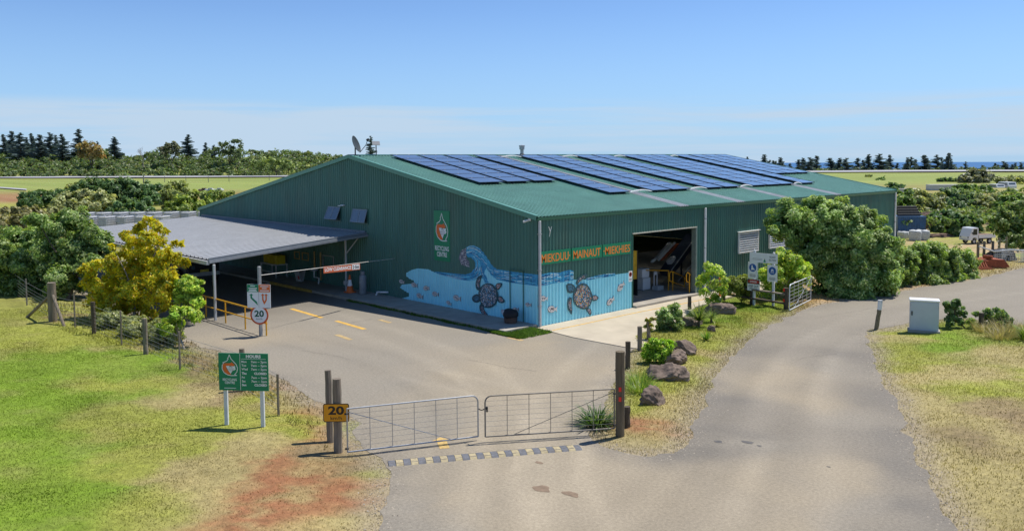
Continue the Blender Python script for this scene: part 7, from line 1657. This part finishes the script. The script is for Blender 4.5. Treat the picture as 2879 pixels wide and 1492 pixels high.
# white containers and vehicles far right
WCON=mat('container_white',(.60,.59,.55),rough=.6,var=.1,dirt=.2)
for zx,zy,dd,ln,lab in ((965,405,176,6.4,'long white container half hidden in the right scrub'),(600,412,172,4.4,'shorter cream container near the far roof end')):
    p=at(2379+zx/3.514,420+zy/3.514,dd); container(p.x,p.y,ca-.1,ln,2.4,2.5,WCON,lab,(-1.35 if ln > 5 else -2.0),'white containers in the scrub',1.0)
for i,(zx,zy,dd,lab) in enumerate(((1575,385,185,'white parked van far off at the right edge'),(1475,400,185,'white parked car left of the far van'))):
    p=at(2379+zx/3.514,420+zy/3.514,dd); z0=float(hgt(p.x,p.y)); r=empty('parked_van' if i==0 else 'parked_car',(p.x,p.y,z0),lab,'van' if i==0 else 'car'); Xv=Vector((_f2[0],_f2[1],0))*-1; Yv=Vector((-Xv.y,Xv.x,0)); ln,h=(5.2,2.1) if i==0 else (4.2,1.6); z0-=.9; r.location.z=z0; o=Vector((p.x,p.y,z0))
    side=[(-ln/2,.35),(-ln/2,h*.55),(-ln*.38,h*.62),(-ln*.22,h),(ln*.42,h),(ln/2,h*.6),(ln/2,.35)]
    MB().prism(side,o+Yv*.9,Xv,UZ,1.8).build('body',WP,r,recalc=True); MB().prism([(-ln*.33,h*.64),(-ln*.21,h*.92),(ln*.38,h*.92),(ln*.42,h*.64)],o-Yv*.903,Xv,UZ,.003).build('side_window',GLASS,r,recalc=True)
    MB().obox(o+Xv*(ln*.465)+UZ*h*.78,(1.4,h*.3,.02),Yv,(Xv*.37*-1+UZ).normalized()).build('rear_window',GLASS,r)
    for x in (-ln*.32,ln*.32): MB().tube(o+Xv*x-Yv*.92+UZ*.33,o+Xv*x-Yv*.7+UZ*.33,.33,n=16).build('wheel',BLACK,r)
# scrap lying in the left paddock
p=at(*Z2(310,575),120); r=None
for i,(zx,m,lab) in enumerate(((300,SOIL,'dark scrap piece in the left paddock, leftmost'),(375,BAG,'pale scrap piece in the left paddock'),(480,PALE,'grey scrap piece in the left paddock, rightmost'))):
    q=Gh(*Z2(zx,572)); o=MB().cbox((q.x,q.y,q.z+.25),(2.2,1.2,.5),.15,_r0,(-_r0[1],_r0[0],0)).obox((q.x+.4,q.y,q.z+.6),(.9,.7,.3),_r0,(-_r0[1],_r0[0],0)).build('scrap_heap',m,base=q); tag(o,lab,'scrap','scrap in the left paddock')
# runway fence posts
r=empty('airfield_fence',Gh(500,512),'thin post fence crossing the paddock before the runway','fence')
for x,y,h in ((404,513.5,2.6),(463,511,2.0),(523,511,2.0),(586,510.5,2.0),(644,509,2.0),(757,506,2.0)):
    q=Gh(x,y+2); MB().tube((q.x,q.y,q.z),(q.x,q.y,q.z+h),.10 if h<2.5 else .2,n=6).build('post',STL,r)
wood('coast_scrub', [(-2000,170),(-1200,172),(0,182),(150,170),(230,172),(420,190),(700,190),(1000,185),(1250,165),(1400,175),(1700,165),(1900,165)], 470, 500, 150, [(.06,.085,.055),(.085,.11,.07)], (1,1), 1.3, 27, Z8, s8, 215, 'low scrub along the coast at the feet of the pines', (14, 26))
# ------------------------------------------------------------------ inside the loading bay
KD = zoomer(1770, 630, 210/1168)
FLZ = .13
def fl(x, y): q = KD(x, y); return G(q[0], q[1], FLZ)
def inbox(name, x0, x1, y0, y1, h, m, label, cat, group=None): 
    return None
APW = mat('appliance_white', (.72,.73,.74), rough=.35, var=.04)
def appliance(px, w, d, h, label, lid=True):
    p = fl(*px); r = empty('white_appliance', p, label, 'appliance', 'white appliances in the loading bay')
    MB().cbox((p.x-d/2, p.y, p.z+h/2+.02), (d, w, h), .02).build('cabinet', APW, r)
    if lid: MB().cbox((p.x-d/2, p.y, p.z+h+.045), (d*.96, w*.96, .045), .012).build('lid', SIGNW, r); MB().box(p.x-d, p.x-d+.1, p.y-w/2, p.y+w/2, p.z+h+.07, p.z+h+.19).build('control_panel', PALE, r)
    MB().box(p.x-d+.03, p.x-.03, p.y-w/2+.03, p.y+w/2-.03, p.z, p.z+.02).build('base', DARK, r)
appliance((125,1020), .62, .60, .92, 'white washing machine nearest the left door jamb')
appliance((270,1030), .64, .60, .62, 'lower white appliance carrying a carton', False)
p = fl(270,1030); r = empty('white_carton', (p.x-.3, p.y, p.z+.66), 'white cardboard carton on the lower appliance', 'carton'); MB().cbox((p.x-.32,p.y,p.z+.88), (.5,.6,.44), .01).build('box', SIGNW, r); MB().box(p.x-.571,p.x-.069,p.y-.03,p.y+.03,p.z+1.1005,p.z+1.103).build('tape', PALE, r)
p = fl(405,1020); r = empty('white_floor_fan', p, 'white upright cleaning machine standing right of the cartons', 'machine')
MB().lathe([(.17,0),(.20,.05),(.18,.16),(.08,.20)], p, 14).build('base', APW, r); MB().path([p+Vector((0,-.12,.1)), p+Vector((0,-.13,.75)), p+Vector((0,-.05,.95)), p+Vector((0,.05,.95)), p+Vector((0,.13,.75)), p+Vector((0,.12,.1))], .028, 8).build('handle', APW, r); MB().cbox(p+Vector((0,0,.86)), (.14,.2,.16), .03).build('head', APW, r)
p = fl(490,1030); o = MB().cbox((p.x-.15,p.y,p.z+.11), (.3,.5,.22), .01).build('grey_box', PALE, base=p); tag(o, 'low grey box on the floor right of the white machine', 'box')
# yellow hand rails
def rail(label, pts_list, base):
    r = empty('yellow_handrail', base, label, 'handrail', 'yellow handrails in the loading bay')
    for nm, pts in pts_list: MB().path(pts, .028, 8).build(nm, YELLOW, r)
a, b, c_ = fl(608,1035), fl(675,1040), fl(935,1075)
hr = 1.0
rail('straight yellow handrail running back from the door', [('post', [a, a+UZ*1.06]), ('top_rail', [a+UZ*1.04, a+Vector((-2.2,-1.6,1.04))]), ('post', [a+Vector((-2.2,-1.6,0)), a+Vector((-2.2,-1.6,1.06))])], a)
e1 = b+Vector((-.2,1.35,0))
rail('looped yellow stair handrail in the middle of the bay', [('post', [b, b+UZ*.98]), ('loop', [b+Vector((0,-.28,.55)), b+Vector((0,-.30,.92)), b+Vector((0,-.22,1.02)), b+UZ*1.0, e1+UZ*.55]), ('mid_rail', [b+Vector((0,-.28,.55)), b+Vector((0,0,.45)), e1+UZ*.06]), ('post', [e1, e1+UZ*.56])], b)
rail('looped yellow stair handrail by the right door jamb', [('post', [c_, c_+UZ*.98]), ('loop', [c_+UZ*.55, c_+Vector((0,-.26,.62)), c_+Vector((0,-.28,.98)), c_+Vector((0,-.18,1.08)), c_+UZ*1.0, c_+Vector((-.3,.7,.72))])], c_)
# inclined conveyor and chute
def lin(x, y, X_): q = KD(x, y); d = ray(*q); t = (X_-CAM[0])/d[0]; return Vector(CAM+d*t)
c0, c1 = lin(690,690,-2.6), lin(1010,250,-2.6); r = empty('conveyor', (c0.x,c0.y,FLZ), 'dark inclined conveyor rising to the right in the bay', 'conveyor')
X_ = (c1-c0).normalized(); MB().obox((c0+c1)/2+Vector((-.3,0,-.05)), ((c1-c0).length+.8,.7,.36), X_, (1,0,0)).build('trough', mat('conveyor_blue', (.03,.045,.075), rough=.5, var=.2), r)
MB().obox((c0+c1)/2+Vector((.08,0,.16)), ((c1-c0).length+.8,.04,.05), X_, (1,0,0)).build('edge_rail', PALE, r)
for t in (.15,.6): q = c0.lerp(c1,t); MB().tube((q.x-.3,q.y,FLZ), (q.x-.3,q.y,q.z-.1), .05).build('leg', DARK, r)
g0, g1 = lin(760,890,-1.8), lin(1010,590,-1.8); MB().tube(g0,g1,.025).build('guard_rail', PALE, r)
# leaning beams
for i,(x0,y0,x1,y1,m,w,lab) in enumerate(((420,540,630,295,PALE,.22,'pale grey beam leaning in the bay, left one'),(450,560,710,285,SIGNW,.06,'thin white strip leaning between the beams'),(500,555,745,325,ORS,.20,'red-orange beam leaning in the bay'))):
    p0, p1 = lin(x0,y0,-3.4), lin(x1,y1,-3.4); o = MB().obox((p0+p1)/2, ((p1-p0).length,w,.12), p1-p0, (1,0,.2)).build('leaning_beam', m, base=(p0.x,p0.y,FLZ)); tag(o, lab, 'beam', 'beams leaning in the loading bay')
p0 = lin(665,590,-2.9); o = MB().cbox(p0, (.3,.55,.5), .05, (1,.2,.3), (0,1,.4)).build('crumpled_sheet', PALE, base=(p0.x,p0.y,p0.z-.25)); tag(o, 'crumpled pale sheet caught beside the conveyor', 'sheet')
p0 = lin(370,570,-3.2); o = MB().cbox(p0, (.2,.3,.12), .04, (1,.2,.3), (0,1,.4)).build('white_scrap', SIGNW, base=p0); tag(o, 'small white scrap at the foot of the leaning beams', 'scrap')
p0 = lin(805,390,-3.3); o = MB().cbox(p0, (.1,.55,.5), .03).build('blue_panel', mat('dull_blue', (.16,.22,.28)), base=p0); tag(o, 'dull blue panel behind the red beam', 'panel')
# yellow cage at the left jamb
q0 = lin(60,740,-1.6); q1 = lin(125,415,-1.6); r = empty('yellow_cage', (-1.9,(q0.y+q1.y)/2,FLZ), 'tall yellow mesh cage just inside the left door jamb', 'cage'); YC = mat('cage_yellow', (.55,.33,.02), rough=.5, var=.2)
MB().box(-2.0,-1.62,q0.y-.5,q1.y,q0.z-.4,q1.z).build('mesh', YC, r)
for y in (q0.y-.5,q1.y): MB().box(-2.03,-1.6,y-.02,y+.02,FLZ,q1.z+.03).build('upright', DARK, r)
# racks of scrap at the back of the bay
rn = random.Random(9); r = empty('scrap_rack', (-6.5,9.5,FLZ), 'dark steel rack crammed with scrap at the back of the bay', 'rack')
for y in (6.0,8.6,11.2,13.6): 
    for x in (-7.2,-6.0): MB().box(x-.04,x+.04,y-.04,y+.04,.06,4.2).build('upright', DARK, r)
for z in (1.0,1.9,2.7): MB().box(-7.2,-6.0,6.0,13.6,z-.03,z).build('shelf', DARK, r)
cols = [DARK, BLACK, GREYTRIM, PALE, mat('dull_blue', (.16,.22,.28)), TD, WOODD, DARK]
for z, nm in ((.061,'floor under the rack'),(1.0,'lowest shelf'),(1.9,'middle shelf'),(2.7,'top shelf')):
    for k in range(10):
        w, d_, h = rn.uniform(.3,.65), rn.uniform(.3,.8), rn.uniform(.2,.75); y, x = 6.35+k*.76, rn.uniform(-6.9,-6.3)
        o = MB().cbox((x,y,z+h/2), (d_,w,h), .02, (1,rn.uniform(-.2,.2),0), (0,1,0)).build('scrap_item', rn.choice(cols), base=(x,y,z)); tag(o, 'dark scrap on the %s in the bay, %s from the left' % (nm, ORD[k]), 'scrap', 'scrap on the rack')
o = MB().obox((-8.5,7.2,3.3), (.06,2.2,1.2)).build('timber_sheet', mat('pale_ply', (.55,.42,.26), rough=.8, var=.2), base=(-8.5,7.2,2.7)); tag(o, 'pale timber sheet glimpsed at the top left of the bay', 'timber')
bpy.data.scenes.remove(TXT)
